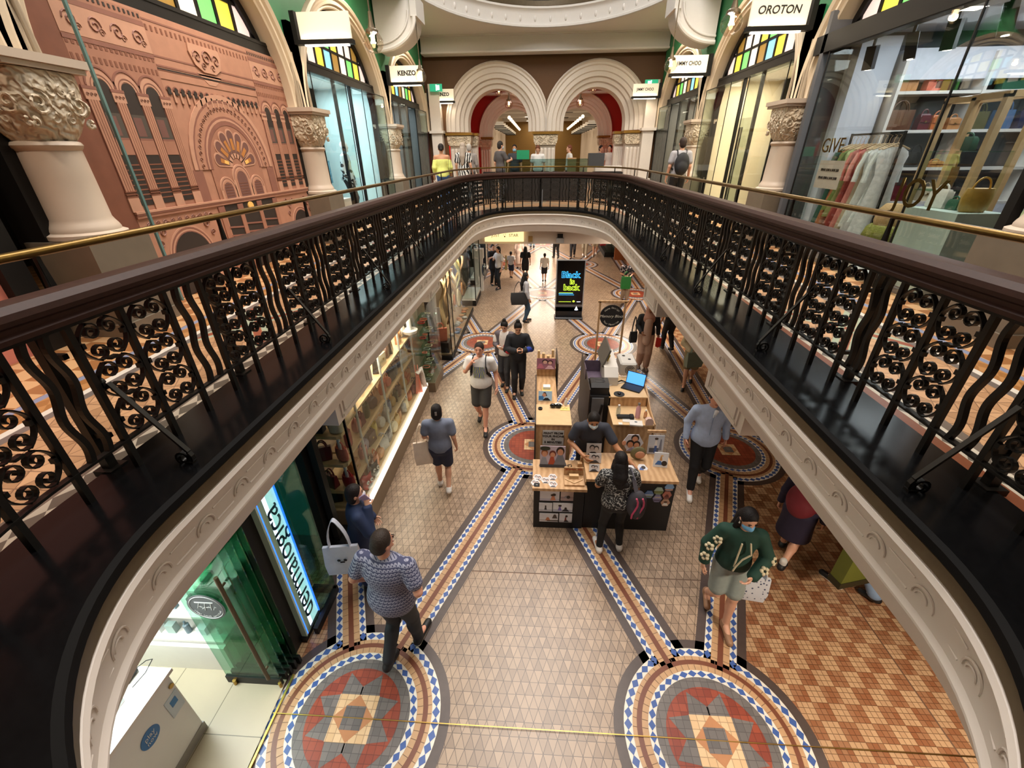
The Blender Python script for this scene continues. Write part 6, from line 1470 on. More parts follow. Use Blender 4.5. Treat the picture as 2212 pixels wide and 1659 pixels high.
def bottle(nm, lab, loc, r, h, m, capm):
    t = thing(nm, lab, 'bottle', loc); b = MB(); b.lathe([(0, 0), (r, 0), (r, h*.62), (r*.5, h*.82), (r*.45, h*.88), (0, h*.88)], 14); b.build('body', m, t, True); b = MB(); b.lathe([(r*.5, h*.87), (r*.5, h), (0, h)], 12); b.build('cap', capm, t, True)
bottle('water_bottle', 'clear water bottle on the lower desk', (1.36, 6.0-.1, 1.021), .035, .2, glass('pet', 'dfe8ee', .15), M_whitep); bottle('drink_flask', 'tall pink drink flask on the lower desk', (1.66, 5.85, 1.021), .04, .27, mat('flask_pink', 'd9a3a8', .35, noise=.02), mat('steel', 'a8a8a8', .3, .8)); bottle('sanitiser_bottle', 'small clear sanitiser bottle right of the pink flask', (1.78, 5.84, 1.021), .028, .15, glass('pet2', 'e6cfc0', .2), M_whitep)
for nm, lab, x, y, d, m in (('card_terminal', 'black card terminal on the lower desk left of the pink flask', 1.43, 5.83, (.2, .08, .05), M_blk), ('tissue_box', 'small black box beside the card terminal', 1.56, 5.82, (.07, .1, .06), M_blk)):
    b = MB(); b.box((0, 0, d[2]/2), d, .01); o = tag(b.build(nm, m), lab, 'device'); o.location = (x, y, 1.021)
o = thing('paper_pad', 'white paper pad with small printed square on the lower desk', 'paper', (1.6, 5.66, 1.021), -.1); slab(o, 'sheets', (0, 0, .012), (.2, .14, .024), M_whitep); slab(o, 'print', (0, .02, .025), (.04, .03, .002), mat('print_grey', '5f666c')); slab(o, 'loose_sheet', (-.1, .08, .004), (.2, .1, .004), M_whitep)
o = MB(); o.box((0, 0, .002), (.06, .06, .004)); o = tag(o.build('sticky_note', M_whitep), 'tiny white note at the left of the lower desk', 'paper'); o.location = (1.36, 5.66, 1.021)
o = thing('hand_wash_bottle', 'clear pump pack with pink label at the right edge of the lower desk', 'bottle', (1.8, 5.66, 1.021)); b = MB(); b.prism([(-.06, 0), (.06, 0), (.06, .08), (.02, .12), (-.03, .12), (-.06, .09)], -.03, .03, 'y'); b.build('body', mat('clear_pink', 'd9b9ae', .25), o)
# hanging round board on two posts
t = thing('timber_sign_stand', 'round black board lettered Memory Block hung in a tall timber frame', 'sign', (1.46, 7.95, 0))
b = MB()
for x in (-.24, .24): b.box((x, 0, 1.14), (.035, .035, 2.28))
b.box((0, 0, 2.28), (.56, .035, .04)); b.build('frame', M_ply, t)
b = MB(); b.at((0, 0, 1.99)); b.prism([(.225*math.cos(2*PI*k/32), .225*math.sin(2*PI*k/32)) for k in range(32)], -.012, .012, 'y'); b.M = Matrix.Identity(4); b.build('board', mat('board_black', '1b1b1d', .5), t)
M_chalk = mat('chalk_ink', 'd9d4c6', .6, noise=0)
text('lettering', 'Memory Block', .078, M_chalk, (0, -.014, 1.99), (PI/2, 0, 0), t, .001, shear=.3)
def ring_text(parent, body, r, ac, step, size, m, c, y, top=True):
    n = len(body)
    for i, ch in enumerate(body):
        if ch == ' ': continue
        a = ac+(-1 if top else 1)*step*(i-(n-1)/2); text('lettering', ch, size, m, (c[0]+r*math.cos(a), y, c[1]+r*math.sin(a)), (PI/2, -(a-PI/2) if top else -(a+PI/2), 0), parent, .001)
ring_text(t, 'Home Design', .17, PI/2, .17, .05, M_chalk, (0, 1.99), -.014); ring_text(t, 'Your Memories', .17, -PI/2, .15, .05, M_chalk, (0, 1.99), -.014, False)
# digital totem
t = thing('digital_totem', 'freestanding black digital screen showing Black is back', 'screen', (1.05, 13.4, 0))
b = MB(); b.box((0, 0, .02), (.92, .4, .08), .02); b.box((0, 0, .2), (.86, .14, .36)); b.build('base', mat('totem_black', '17171a', .3), t)
b = MB(); b.box((0, 0, 1.06), (.9, .12, 1.62)); b.build('casing', mat('totem_silver', 'a9abae', .3, .5), t)
b = MB(); b.box((0, -.062, 1.16), (.84, .01, 1.4)); b.build('screen', mat('screen_black', '050507', .15, noise=0), t)
b = MB(); b.box((0, -.065, .34), (.84, .01, .2)); b.build('lower_band', mat('totem_band', '4a494c', .4), t)
E1 = mat('neon_blue', '3aa8e8', .4, emit=1.3, noise=0); E2 = mat('neon_green', 'b8e03a', .4, emit=1.2, noise=0)
def outlined(s_, size, m, z, x=0):
    """outline lettering: bright letter with a dark inset"""
    text('lettering', s_, size, m, (x, -.069, z), (PI/2, 0, 0), t, .001, bold=.012); text('lettering_core', s_, size, mat('screen_black'), (x, -.0725, z), (PI/2, 0, 0), t, .001, bold=-.001)
outlined('Black', .27, E1, 1.42, .0); outlined('is', .25, E2, 1.21, .06); outlined('back', .27, E2, 1.02, .04)
b = MB(); b.box((-.12, -.069, .83), (.46, .003, .014)); b.box((-.1, -.069, .785), (.48, .003, .012)); b.build('text_line', E1, t); b = MB(); b.box((-.12, -.069, .855), (.44, .003, .012)); b.box((-.14, -.069, .56), (.4, .003, .014)); b.ball((.14, -.069, .575), .04, 6, (1, .1, .8)); b.build('text_line', E2, t)
b = MB(); b.box((.3, -.069, .56), (.12, .003, .016)); b.prism([(.18, .28), (.3, .28), (.24, .42)], -.075, -.07, 'y'); b.ball((.24, -.072, .31), .04, 6, (1, .1, 1)); b.build('white_logo', mat('logo_white', 'e6f0ff', .4, emit=1.0, noise=0), t)
# cafe counter on the gallery beyond the far rail
t = thing('cafe_counter', 'glass-fronted cafe counter on the gallery behind the far rail', 'counter', (.25, 19.3, ZG)); slab(t, 'body', (0, 0, .45), (3.4, .8, .9), mat('cafe_dark', '23201f', .4)); b = MB(); b.box((0, -.4, 1.2), (3.3, .02, .6)); b.box((0, 0, 1.5), (3.3, .8, .02)); b.build('glass_case', glass('cafe_glass', 'd8ebe8', .12), t); b = MB()
for k in range(5): b.box((-1.0+.35*k, -.1, 1.0), (.2, .3, .14))
b.build('trays', M_blk, t); slab(t, 'light_deck', (-.2, -.05, .92), (2.9, .7, .04), mat('cafe_white', 'e6e6e2', .4))
for nm, lab, x, z, d, c in (('menu_box', 'green card standing on the cafe counter', -.9, 1.51, (.5, .04, .32), '1f8f62'), ('paper_bag', 'brown paper bag with red label on the cafe counter', 1.05, .945, (.34, .2, .6), 'b58a62'), ('coffee_machine', 'dark coffee machine at the right of the cafe counter', 2.0, 1.2, (.6, .5, .5), '3a3c40')):
    b = MB(); b.box((0, 0, d[2]/2), d); o = tag(b.build(nm, mat('c_'+nm, c, .45)), lab, 'cafe item'); o.location = (.25+x, 19.2, ZG+z)
t = thing('side_counter', 'dark side counter with a white vase-shaped base right of the cafe', 'counter', (2.9, 20.3, ZG)); slab(t, 'body', (0, 0, .5), (1.2, .6, 1.0), mat('cafe_dark', '23201f')); slab(t, 'top', (0, 0, 1.12), (1.1, .5, .2), M_whitep); 
b = MB(); b.box((0, 0, .52), (.5, .4, 1.04)); o = tag(b.build('dark_cabinet', mat('cafe_dark')), 'low dark cabinet at the left end of the cafe', 'cabinet'); o.location = (-2.1, 20.0, ZG)
# ------------------------------------------------------------------ people: smooth implicit bodies meshed with surface nets
def surf_nets(D, org, h):
    s = D < 0; nx, ny, nz = D.shape
    c = np.zeros((nx-1, ny-1, nz-1), np.int8)
    for i in (0, 1):
        for j in (0, 1):
            for k in (0, 1): c += s[i:nx-1+i, j:ny-1+j, k:nz-1+k]
    cells = np.argwhere((c > 0) & (c < 8))
    if len(cells) == 0: return [], []
    idx = -np.ones(c.shape, np.int64); idx[tuple(cells.T)] = np.arange(len(cells))
    acc = np.zeros((len(cells), 3)); cnt = np.zeros(len(cells))
    cor = [(i, j, k) for i in (0, 1) for j in (0, 1) for k in (0, 1)]
    for a in cor:
        for ax in range(3):
            if a[ax]: continue
            b_ = list(a); b_[ax] = 1
            pa = cells+np.array(a); pb = cells+np.array(b_)
            da = D[tuple(pa.T)]; db = D[tuple(pb.T)]; m = (da < 0) != (db < 0)
            t = np.where(m, da/np.where(m, da-db, 1), 0)
            p = pa.astype(float); p[:, ax] += t; acc[m] += p[m]; cnt[m] += 1
    V = acc/cnt[:, None]*h+np.array(org)
    F = []
    for ax in range(3):
        u, v = (ax+1) % 3, (ax+2) % 3
        sl0 = [slice(None)]*3; sl1 = [slice(None)]*3; sl0[ax] = slice(0, -1); sl1[ax] = slice(1, None)
        e = np.argwhere(s[tuple(sl0)] != s[tuple(sl1)])
        e = e[(e[:, u] > 0) & (e[:, v] > 0) & (e[:, u] < D.shape[u]-1) & (e[:, v] < D.shape[v]-1)]
        flip = s[tuple(e.T)]
        q = []
        for du, dv in ((-1, -1), (0, -1), (0, 0), (-1, 0)):
            p = e.copy(); p[:, u] += du; p[:, v] += dv; q.append(idx[tuple(p.T)])
        q = np.stack(q, 1); q[~flip] = q[~flip][:, ::-1]; F.append(q)
    return V, np.concatenate(F)
class SDF:
    def __init__(s): s.p = []; s.cuts = []
    def cap(s, a, b, ra, rb=None, k=.02, sc=None): s.p.append(('c', np.array(a, float), np.array(b, float), ra, ra if rb is None else rb, k)); return s
    def ell(s, c, r, k=.02): s.p.append(('e', np.array(c, float), np.array(r, float), 0, 0, k)); return s
    def cut(s, n, d): s.cuts.append((np.array(n, float), d)); return s      # keep n.x <= d
    def mesh(s, h):
        lo = np.min([np.minimum(p[1], p[2])-max(p[3], p[4]) if p[0] == 'c' else p[1]-p[2] for p in s.p], 0)-3*h
        hi = np.max([np.maximum(p[1], p[2])+max(p[3], p[4]) if p[0] == 'c' else p[1]+p[2] for p in s.p], 0)+3*h
        n = np.ceil((hi-lo)/h).astype(int)+1; D = np.full(n, .2, np.float32)
        ax = [lo[i]+h*np.arange(n[i]) for i in range(3)]
        for t, a, b_, ra, rb, k in s.p:
            m = k*1.5+2*h
            l_, h_ = (np.minimum(a, b_)-max(ra, rb)-m, np.maximum(a, b_)+max(ra, rb)+m) if t == 'c' else (a-b_-m, a+b_+m)
            i0 = np.clip(np.floor((l_-lo)/h).astype(int), 0, n-1); i1 = np.clip(np.ceil((h_-lo)/h).astype(int)+1, 1, n)
            X = ax[0][i0[0]:i1[0]][:, None, None]; Y = ax[1][i0[1]:i1[1]][None, :, None]; Z = ax[2][i0[2]:i1[2]][None, None, :]
            if t == 'c':
                d = b_-a; L = max(1e-9, float(d@d)); q = np.clip(((X-a[0])*d[0]+(Y-a[1])*d[1]+(Z-a[2])*d[2])/L, 0, 1)
                v = np.sqrt((X-a[0]-q*d[0])**2+(Y-a[1]-q*d[1])**2+(Z-a[2]-q*d[2])**2)-(ra+(rb-ra)*q)
            else:
                g = np.sqrt(((X-a[0])/b_[0])**2+((Y-a[1])/b_[1])**2+((Z-a[2])/b_[2])**2); v = (g-1)*float(min(b_))
                g2 = np.sqrt(((X-a[0])/b_[0]**2)**2+((Y-a[1])/b_[1]**2)**2+((Z-a[2])/b_[2]**2)**2); v = g*(g-1)/np.maximum(g2, 1e-6)
            W = D[i0[0]:i1[0], i0[1]:i1[1], i0[2]:i1[2]]
            hh = np.clip(.5+.5*(W-v)/k, 0, 1); D[i0[0]:i1[0], i0[1]:i1[1], i0[2]:i1[2]] = W*(1-hh)+v*hh-k*hh*(1-hh)
        for nn, d in s.cuts:
            P = ax[0][:, None, None]*nn[0]+ax[1][None, :, None]*nn[1]+ax[2][None, None, :]*nn[2]-d; D = np.maximum(D, P)
        return surf_nets(D, lo, h)
    def build(s, name, m, parent, h):
        V, F = s.mesh(h)
        me = bpy.data.meshes.new(name); me.from_pydata([tuple(v) for v in V], [], [tuple(f) for f in F]); me.materials.append(m)
        me.polygons.foreach_set('use_smooth', [True]*len(me.polygons)); me.update()
        return link(bpy.data.objects.new(name, me), parent)
SKIN = {'light': 'd6a286', 'tan': 'b9835f', 'pink': 'd59a80', 'brown': '8a5a3c'}
def V3(*a): return np.array(a, float)
def person(label, loc, head_deg, H=1.7, h=.013, skin='light', hair='171212', hairs='short', top=('ffffff', 'short'), bottom=('222222', 'pants'), shoes='18181a',
           stride=.0, phase=1, lean=0, aL=None, aR=None, mask=None, build=1.0, hem=None, turn=0, nod=0, topmat=None, botmat=None, patt=None, fingers=True, sock=None, kneeL=0, kneeR=0, extra=None, cat='person', standz=None, legs=None):
    """local frame: x right, y forward, z up. aL/aR: (elbow, wrist) in local coords at 1.75 m height; left is -x"""
    t = thing('person', uniq(label), cat, loc, R(head_deg)); s = H/1.75
    sk = mat('skin_'+skin, SKIN[skin], .5, noise=.05)
    def up_(p):     # lean the upper body about the hips
        p = V3(*p); c, q = math.cos(lean), math.sin(lean); z = p[2]-.93; return V3(p[0], p[1]*c+z*q, .93-p[1]*q+z*c)*s
    def lo_(p): return V3(*p)*s
    # legs
    ank = {}; kn = {}; toe = {}
    for sd, sg in ((-1, phase), (1, -phase)):
        fy = sg*stride; a = V3(sd*.085, fy, .085+(.0 if sg*stride >= 0 else abs(stride)*.42))
        if legs and legs.get(sd): a = V3(*legs[sd])
        hp = V3(sd*.09, 0, .91); d = a-hp; L = np.linalg.norm(d); T, C = .43, .415; L = min(L, T+C-.002)
        m_ = (T*T-C*C+L*L)/(2*L); off = math.sqrt(max(0, T*T-m_*m_)); u = d/np.linalg.norm(d); f = V3(0, 1, 0)-u*u[1]; f /= np.linalg.norm(f)
        kn[sd] = hp+u*m_+f*off; ank[sd] = hp+u*L
        back = a[2] > .1; toe[sd] = ank[sd]+(V3(0, .12, -.10) if back else V3(sd*.03, .17, -.055))
    arms = {-1: aL or ((-.235, -.03, 1.15), (-.26, .06, .90)), 1: aR or ((.235, -.03, 1.15), (.26, .06, .90))}
    hc = up_((0, .02, 1.635)); 
    B = build
    sd_ = SDF()
    # torso
    sd_.ell(up_((0, 0, 1.3)), V3(.165*B, .105*B, .19)*s, .03).ell(up_((0, .005, 1.08)), V3(.14*B, .1*B, .17)*s, .05).ell(lo_((0, -.005, .95)), V3(.16*B, .11*B, .13)*s, .05)
    sd_.cap(up_((-.15, 0, 1.42)), up_((.15, 0, 1.42)), .055*s, None, .05).cap(up_((0, -.005, 1.44)), up_((0, .01, 1.56)), .052*s, .05*s, .03)
    # head
    def hd(p):
        x, y, z = p; c, q = math.cos(nod), math.sin(nod); y, z = y*c+z*q, -y*q+z*c; c, q = math.cos(turn), math.sin(turn); x, y = x*c-y*q, x*q+y*c
        return hc+V3(x, y, z)*s
    sd_.ell(hd((0, 0, .02)), V3(.076, .094, .098)*s, .02).ell(hd((0, .022, -.045)), V3(.056, .068, .072)*s, .03).ell(hd((0, .098, -.018)), V3(.013, .018, .022)*s, .012).ell(hd((0, .075, -.095)), V3(.024, .02, .018)*s, .015)
    for q in (-1, 1): sd_.ell(hd((q*.078, -.008, -.01)), V3(.012, .022, .032)*s, .006)
    hp_ = {}
    for sd in (-1, 1):
        hip = lo_((sd*.09, 0, .91)); sd_.cap(hip, kn[sd]*s, .085*s*B**.5, .056*s, .04).cap(kn[sd]*s, ank[sd]*s, .056*s, .037*s, .02).ell((kn[sd]*.68+ank[sd]*.32)*s-V3(0, .018, 0)*s, V3(.05, .052, .1)*s, .03).cap(ank[sd]*s, toe[sd]*s, .036*s, .03*s, .02)
        sh = up_((sd*.185*B**.6, 0, 1.415)); el, wr = (up_(p) for p in arms[sd]); sd_.cap(sh, el, .05*s*B**.4, .039*s, .03).cap(el, wr, .04*s, .026*s, .015)
        f = (wr-el)/np.linalg.norm(wr-el); 
        nrm = V3(-sd, 0, 0)-f*(-sd*f[0]); nrm = nrm/max(1e-6, np.linalg.norm(nrm)) if np.linalg.norm(nrm) > .2 else V3(0, 0, -1)-f*(-f[2])
        nrm /= np.linalg.norm(nrm); lat = np.cross(f, nrm); lat /= np.linalg.norm(lat)
        if lat@V3(0, 1, .3) < 0: lat = -lat      # thumb side points forward / up
        pk = wr+f*.085*s
        for q in (-.022, .0, .022): sd_.cap(wr+f*.012*s+lat*q*.7*s, pk+lat*q*s, .0155*s, .0145*s, .012)
        for i, q in enumerate((.031, .0105, -.0105, -.031)):
            L1 = (.042, .048, .045, .034)[i]*s; k0 = pk+lat*q*s; cu = .35+.12*i; d1 = f*math.cos(cu)+nrm*math.sin(cu)+lat*q*2; k1 = k0+d1/np.linalg.norm(d1)*L1; d2 = f*math.cos(cu*2.4)+nrm*math.sin(cu*2.4); k2 = k1+d2*L1*.85
            r = max(.0088*s, h*.72); sd_.cap(k0, k1, r, r*.95, .004).cap(k1, k2, r*.95, r*.85, .004)
        tb = wr+f*.03*s+lat*.028*s; d1 = f*.55+lat*.75+nrm*.35; t1 = tb+d1/np.linalg.norm(d1)*.045*s; t2 = t1+(f*.8+lat*.35+nrm*.4)*.032*s; sd_.cap(tb, t1, .0125*s, .0115*s, .01).cap(t1, t2, .0112*s, .0095*s, .004)
        hp_[sd] = (wr, f, nrm, lat, pk)
    body = sd_.build('body', sk, t, h)
    # garments
    tm = topmat or mat('cloth_'+top[0], top[0], .8, noise=.1, scale=22)
    g = SDF(); e = .016*s; style = top[1]; zh = hem if hem is not None else .90
    g.ell(up_((0, 0, 1.3)), V3(.165*B, .105*B, .19)*s+e, .03).ell(up_((0, .005, 1.08)), V3(.145*B, .105*B, .19)*s+e, .06).cap(up_((-.15, 0, 1.415)), up_((.15, 0, 1.415)), .058*s+e*.6, None, .05)
    g.ell(lo_((0, 0, .96)), V3(.168*B, .12*B, .17)*s+e, .07)
    if style in ('coat', 'dress'):
        g.cap(lo_((0, 0, 1.0)), lo_((0, 0, max(.5, zh+.06))), .15*s*B, (.17 if style == 'coat' else .2)*s*B, .06)
        if zh < .4: g.cap(lo_((0, 0, .7)), lo_((0, 0, zh)), .19*s*B, .22*s*B, .05)
    for sd in (-1, 1):
        sh = up_((sd*.185*B**.6, 0, 1.415)); el, wr = (up_(p) for p in arms[sd])
        if style in ('short', 'dress'): g.cap(sh, sh+(el-sh)*.62, .056*s*B**.4+e, .058*s+e, .03)
        elif style in ('long', 'coat', 'puff'):
            q = .012 if style != 'puff' else .03
            g.cap(sh, el, .052*s*B**.4+e, .046*s+q*s, .03).cap(el, el+(wr-el)*.97, .044*s+q*s, .036*s+q*.8*s, .02)
        elif style == 'off': g.cap(sh*.6+el*.4, el, .06*s, .07*s, .03).cap(el, el+(wr-el)*.4, .07*s, .05*s, .02)
    g.cut((0, 0, -1), -zh*s)
    if style == 'off': g.cut((0, 0, 1), 1.36*s)
    nk = up_((0, .02, 1.505)); nn = up_((0, .02, 1.6))-nk; nn /= np.linalg.norm(nn); 
    if style != 'off': g.cut(nn, float(nn@nk))
    g.build('top', tm, t, h)
    bm_ = botmat or mat('cloth_'+bottom[0], bottom[0], .75, noise=.1, scale=22); st = bottom[1]
    if st != 'none':
        g = SDF(); g.ell(lo_((0, -.005, .95)), V3(.165*B, .118*B, .14)*s+.008*s, .04)
        if st in ('pants', 'wide', 'shorts', 'tight'):
            ex = {'pants': .016, 'wide': .04, 'shorts': .03, 'tight': .006}[st]*s
            for sd in (-1, 1):
                hip = lo_((sd*.09, 0, .91)); K, A = kn[sd]*s, ank[sd]*s
                if st == 'shorts': g.cap(hip, hip+(K-hip)*.8, .09*s*B**.5+ex*.5, .07*s+ex, .04)
                else: g.cap(hip, K, .087*s*B**.5+ex*.7, .056*s+ex, .04).cap(K, K+(A-K)*.93, .056*s+ex, .042*s+ex, .02).ell((K*.68+A*.32)-V3(0, .015, 0)*s, V3(.05, .052, .1)*s+ex*.7, .03)
            if st == 'shorts': g.cut((0, 0, -1), -.5*s)
        else:
            L = {'skirt': .5, 'mini': .66, 'long': .12}[st]; md = (kn[-1]+kn[1])/2
            g.cap(lo_((0, 0, .93)), lo_((md[0], md[1]*.6, L+.05)), .155*s*B, (.21 if st != 'long' else .2)*s, .05)
            for sd in (-1, 1):
                hip = lo_((sd*.09, 0, .91)); g.cap(hip, hip+(kn[sd]*s-hip)*(.75 if st == 'mini' else 1.0), .1*s, .1*s, .06)
            g.cut((0, 0, -1), -L*s)
        g.cut((0, 0, 1), 1.04*s); g.build({'pants': 'trousers', 'wide': 'trousers', 'tight': 'leggings', 'shorts': 'shorts'}.get(st, 'skirt'), bm_, t, h)
    for sd in (-1, 1):
        g = SDF(); a = ank[sd]*s; T = toe[sd]*s; g.cap(a-V3(0, .035, .035)*s, T+V3(0, .025, .0)*s, .044*s, .04*s, .02).cap(a, a-V3(0, .01, .03)*s, .047*s, .047*s, .02)
        if a[2] < .1*s: g.cut((0, 0, -1), -.002)
        so = g.build('shoe', mat('shoe_'+shoes, shoes, .5, noise=.05), t, max(h*.8, .009))
        g = SDF(); g.cap(a-V3(0, .035, .062)*s, T+V3(0, .025, -.018)*s, .04*s, .036*s, .01)
        if a[2] < .1*s:
            g.cut((0, 0, -1), -.001); g.cut((0, 0, 1), .024*s); g.build('sole', mat('sole_white', 'cfcbc4', .6) if shoes in ('18181a', 'e8e4e0', '2a2a30') else mat('sole_dark', '2a211c', .6), so, max(h*.8, .009))
        if sock: g = SDF(); g.cap(a+V3(0, 0, .02)*s, a+V3(0, 0, .07)*s, .043*s, .045*s, .01); g.build('sock', mat('sock_white', 'd8d6d2', .8), t, h)
    # hair
    hm = mat('hair_'+hair, hair, .6, noise=.3, scale=90, bump=.35, spec=.3)
    if hairs not in ('none', 'hijab'):
        g = SDF(); g.ell(hd((0, -.012, .035)), V3(.086, .1, .1)*s, .01)
        if hairs == 'short': g.ell(hd((0, -.05, -.02)), V3(.075, .06, .08)*s, .02)
        if hairs in ('long', 'bob', 'pony', 'curly'): g.ell(hd((0, -.045, -.04)), V3(.088, .07, .1)*s, .03)
        fn = hd((0, 1, -.5))-hc; fn /= np.linalg.norm(fn); pt = hd((0, .07, .062)); g.cut(fn, float(fn@pt))
        if hairs == 'bun': g.ell(hd((0, -.06, .135)), V3(.045, .045, .045)*s, .02)
        if hairs == 'lowbun': g.ell(hd((0, -.12, -.02)), V3(.045, .045, .045)*s, .02)
        g.build('hair', hm, t, max(h*.8, .009))
        if hairs in ('long', 'curly', 'pony'):
            g = SDF(); L = {'long': .38, 'curly': .26, 'pony': .3}[hairs]; r = .085 if hairs != 'pony' else .04; b0 = hd((0, -.06, -.05)); e_ = up_((0, -.11, 1.56-L))
            g.cap(b0, (b0+e_)/2+V3(0, -.01, 0), r*s, r*1.1*s, .02).cap((b0+e_)/2+V3(0, -.01, 0), e_, r*1.1*s, r*.6*s, .02)
            if hairs == 'curly':
                for i in range(14): q = i/13; p = b0*(1-q)+e_*q; g.ell(p+V3(.07*math.sin(i*2.4), -.03*math.cos(i*1.7), 0)*s, V3(.045, .045, .05)*s, .015)
            if hairs != 'pony':
                for q in (-1, 1): g.cap(hd((q*.07, -.01, -.02)), hd((q*.085, -.0, -.15)), .03*s, .03*s, .02)
            g.build('hair_length', hm, t, h)
    elif hairs == 'hijab':
        g = SDF(); g.ell(hd((0, -.01, .01)), V3(.1, .112, .128)*s, .02).cap(hd((0, -.02, -.1)), up_((0, .02, 1.42)), .1*s, .15*s, .05).ell(up_((0, .06, 1.34)), V3(.14, .07, .13)*s, .05)
        fn = hd((0, 1, .0))-hc; fn /= np.linalg.norm(fn)
        g.build('headscarf', mat('scarf_'+hair, hair, .8, noise=.08), t, h)
        g = SDF(); g.ell(hd((0, .07, -.01)), V3(.058, .05, .078)*s, .01); g.build('face', sk, t, max(.009, h*.8))
    if mask:
        g = SDF(); g.ell(hd((0, .03, -.052)), V3(.066, .086, .062)*s, .01).ell(hd((0, .1, -.03)), V3(.02, .02, .03)*s, .02)
        fn = hd((0, -1, 0))-hc; fn /= np.linalg.norm(fn); pt = hd((0, .03, 0)); g.cut(fn, float(fn@pt)); g.build('face_mask', mat('mask_'+mask, mask, .7, noise=.02), t, .008)
    if H > 1.3 and h < .015:
        for q in (-1, 1):
            b = MB(); b.ball(tuple(hd((q*.032, .088, .012))), .0095*s, 6, (1.3, .6, .7)); b.build('eye', mat('eye_dark', '17110e', .25), t, True)
            b = MB(); b.ball(tuple(hd((q*.034, .09, .034))), .016*s, 6, (1.2, .4, .28)); b.build('eyebrow', hm, t, True)
        if not mask: b = MB(); b.ball(tuple(hd((0, .088, -.062))), .02*s, 6, (1.1, .4, .3)); b.build('mouth', mat('lips', '9a5a50', .5), t, True)
    t['_s'] = s
    return t, dict(hd=hd, up=up_, lo=lo_, hand=hp_, kn=kn, ank=ank, s=s)
def to_world(t, p):
    a = t.rotation_euler.z; return (t.location.x+p[0]*math.cos(a)-p[1]*math.sin(a), t.location.y+p[0]*math.sin(a)+p[1]*math.cos(a), t.location.z+p[2])
def pattern_mat(key, c1, c2, sc=40, kind='voronoi', thr=.5):
    if key in MATS: return MATS[key]
    g = NG(key, .75); tc = g.n('TexCoord')
    if kind == 'wave':
        n = g.n('TexWave'); n.inputs['Scale'].default_value = sc; n.inputs['Distortion'].default_value = 7; n.inputs['Detail Scale'].default_value = 1.2; out = n.outputs['Fac']
    elif kind == 'check':
        n = g.n('TexBrick'); n.inputs['Scale'].default_value = sc; out = n.outputs['Fac']
    elif kind == 'ridge':
        n = g.n('TexNoise'); n.inputs['Scale'].default_value = sc; n.inputs['Detail'].default_value = 1; out = g.math('ABSOLUTE', g.math('SUBTRACT', n.outputs['Fac'], .5))
    elif kind == 'scale':
        X = g.xyz(); v = g.math('MULTIPLY', X[2], sc); u = g.math('ADD', g.math('MULTIPLY', g.math('ADD', X[0], X[1]), sc*.8), g.math('MULTIPLY', g.math('FLOOR', v), .5))
        du = g.math('SUBTRACT', g.math('FRACT', u), .5); dv = g.math('SUBTRACT', g.math('FRACT', v), .25); out = g.math('SQRT', g.math('ADD', g.math('MULTIPLY', du, du), g.math('MULTIPLY', dv, dv)))
        g.col(g.mix(g.math('LESS_THAN', g.math('ABSOLUTE', g.math('SUBTRACT', out, .34)), .15), c1, c2)); return g.m
    else:
        n = g.n('TexVoronoi'); n.inputs['Scale'].default_value = sc; out = n.outputs['Distance']
    g.nt.links.new(tc.outputs['Object'], n.inputs['Vector']); g.col(g.mix(g.math('GREATER_THAN', out, thr), c1, c2)); return g.m
def backpack(lab, pt, info, c='1b1b1e', c2=None, w_=.3, hgt=.42, oneside=0):
    """worn on the back: pack plus two shoulder straps, its own thing in the wearer's frame"""
    s = info['s']; q = thing('backpack', uniq(lab), 'backpack', tuple(pt.location), pt.rotation_euler.z); up = info['up']
    c0 = up((oneside*.24, -.2 if not oneside else -.12, 1.2 if not oneside else 1.02)); m = mat('pack_'+c, c, .7, noise=.12)
    g = SDF(); g.ell(c0, V3(w_/2, .1, hgt/2)*s, .03).ell(c0-V3(0, .06, .08)*s, V3(w_*.36, .07, hgt*.28)*s, .03); g.build('pack', m, q, .013)
    for sd in ((-1, 1) if not oneside else (oneside,)):
        b = MB(); pts = [up((sd*.1, -.12, 1.38)), up((sd*.11, -.05, 1.49)), up((sd*.115, .06, 1.475)), up((sd*.125, .125, 1.36)), up((sd*.15, .12, 1.22)), up((sd*.19, .0, 1.1)), up((sd*.15, -.12, 1.08))]
        if oneside: pts = [up((sd*.22, -.14, 1.2)), up((sd*.17, -.1, 1.4)), up((sd*.14, .0, 1.49)), up((sd*.15, .09, 1.42)), up((sd*.2, .1, 1.2)), up((sd*.26, -.02, 1.0))]
        fine = []
        for i in range(len(pts)-1):
            for k in range(4): fine.append(tuple(pts[i]*(1-k/4)+pts[i+1]*k/4))
        b.tube(fine, 0, flat=(.05, .016), up=(0, .3, 1)); b.build('strap', mat('pack_'+(c2 or c), c2 or c, .7), q, True)
    if c2 and oneside:
        b = MB()
        for d in (-.05, .03): b.tube([tuple(c0+V3(d+.03*math.sin(k), -.115+.0*k, .2-.07*k)*s) for k in range(6)], .012, 5)
        b.build('piping', mat('pack_pink', 'c2476a', .6), q, True)
    return q
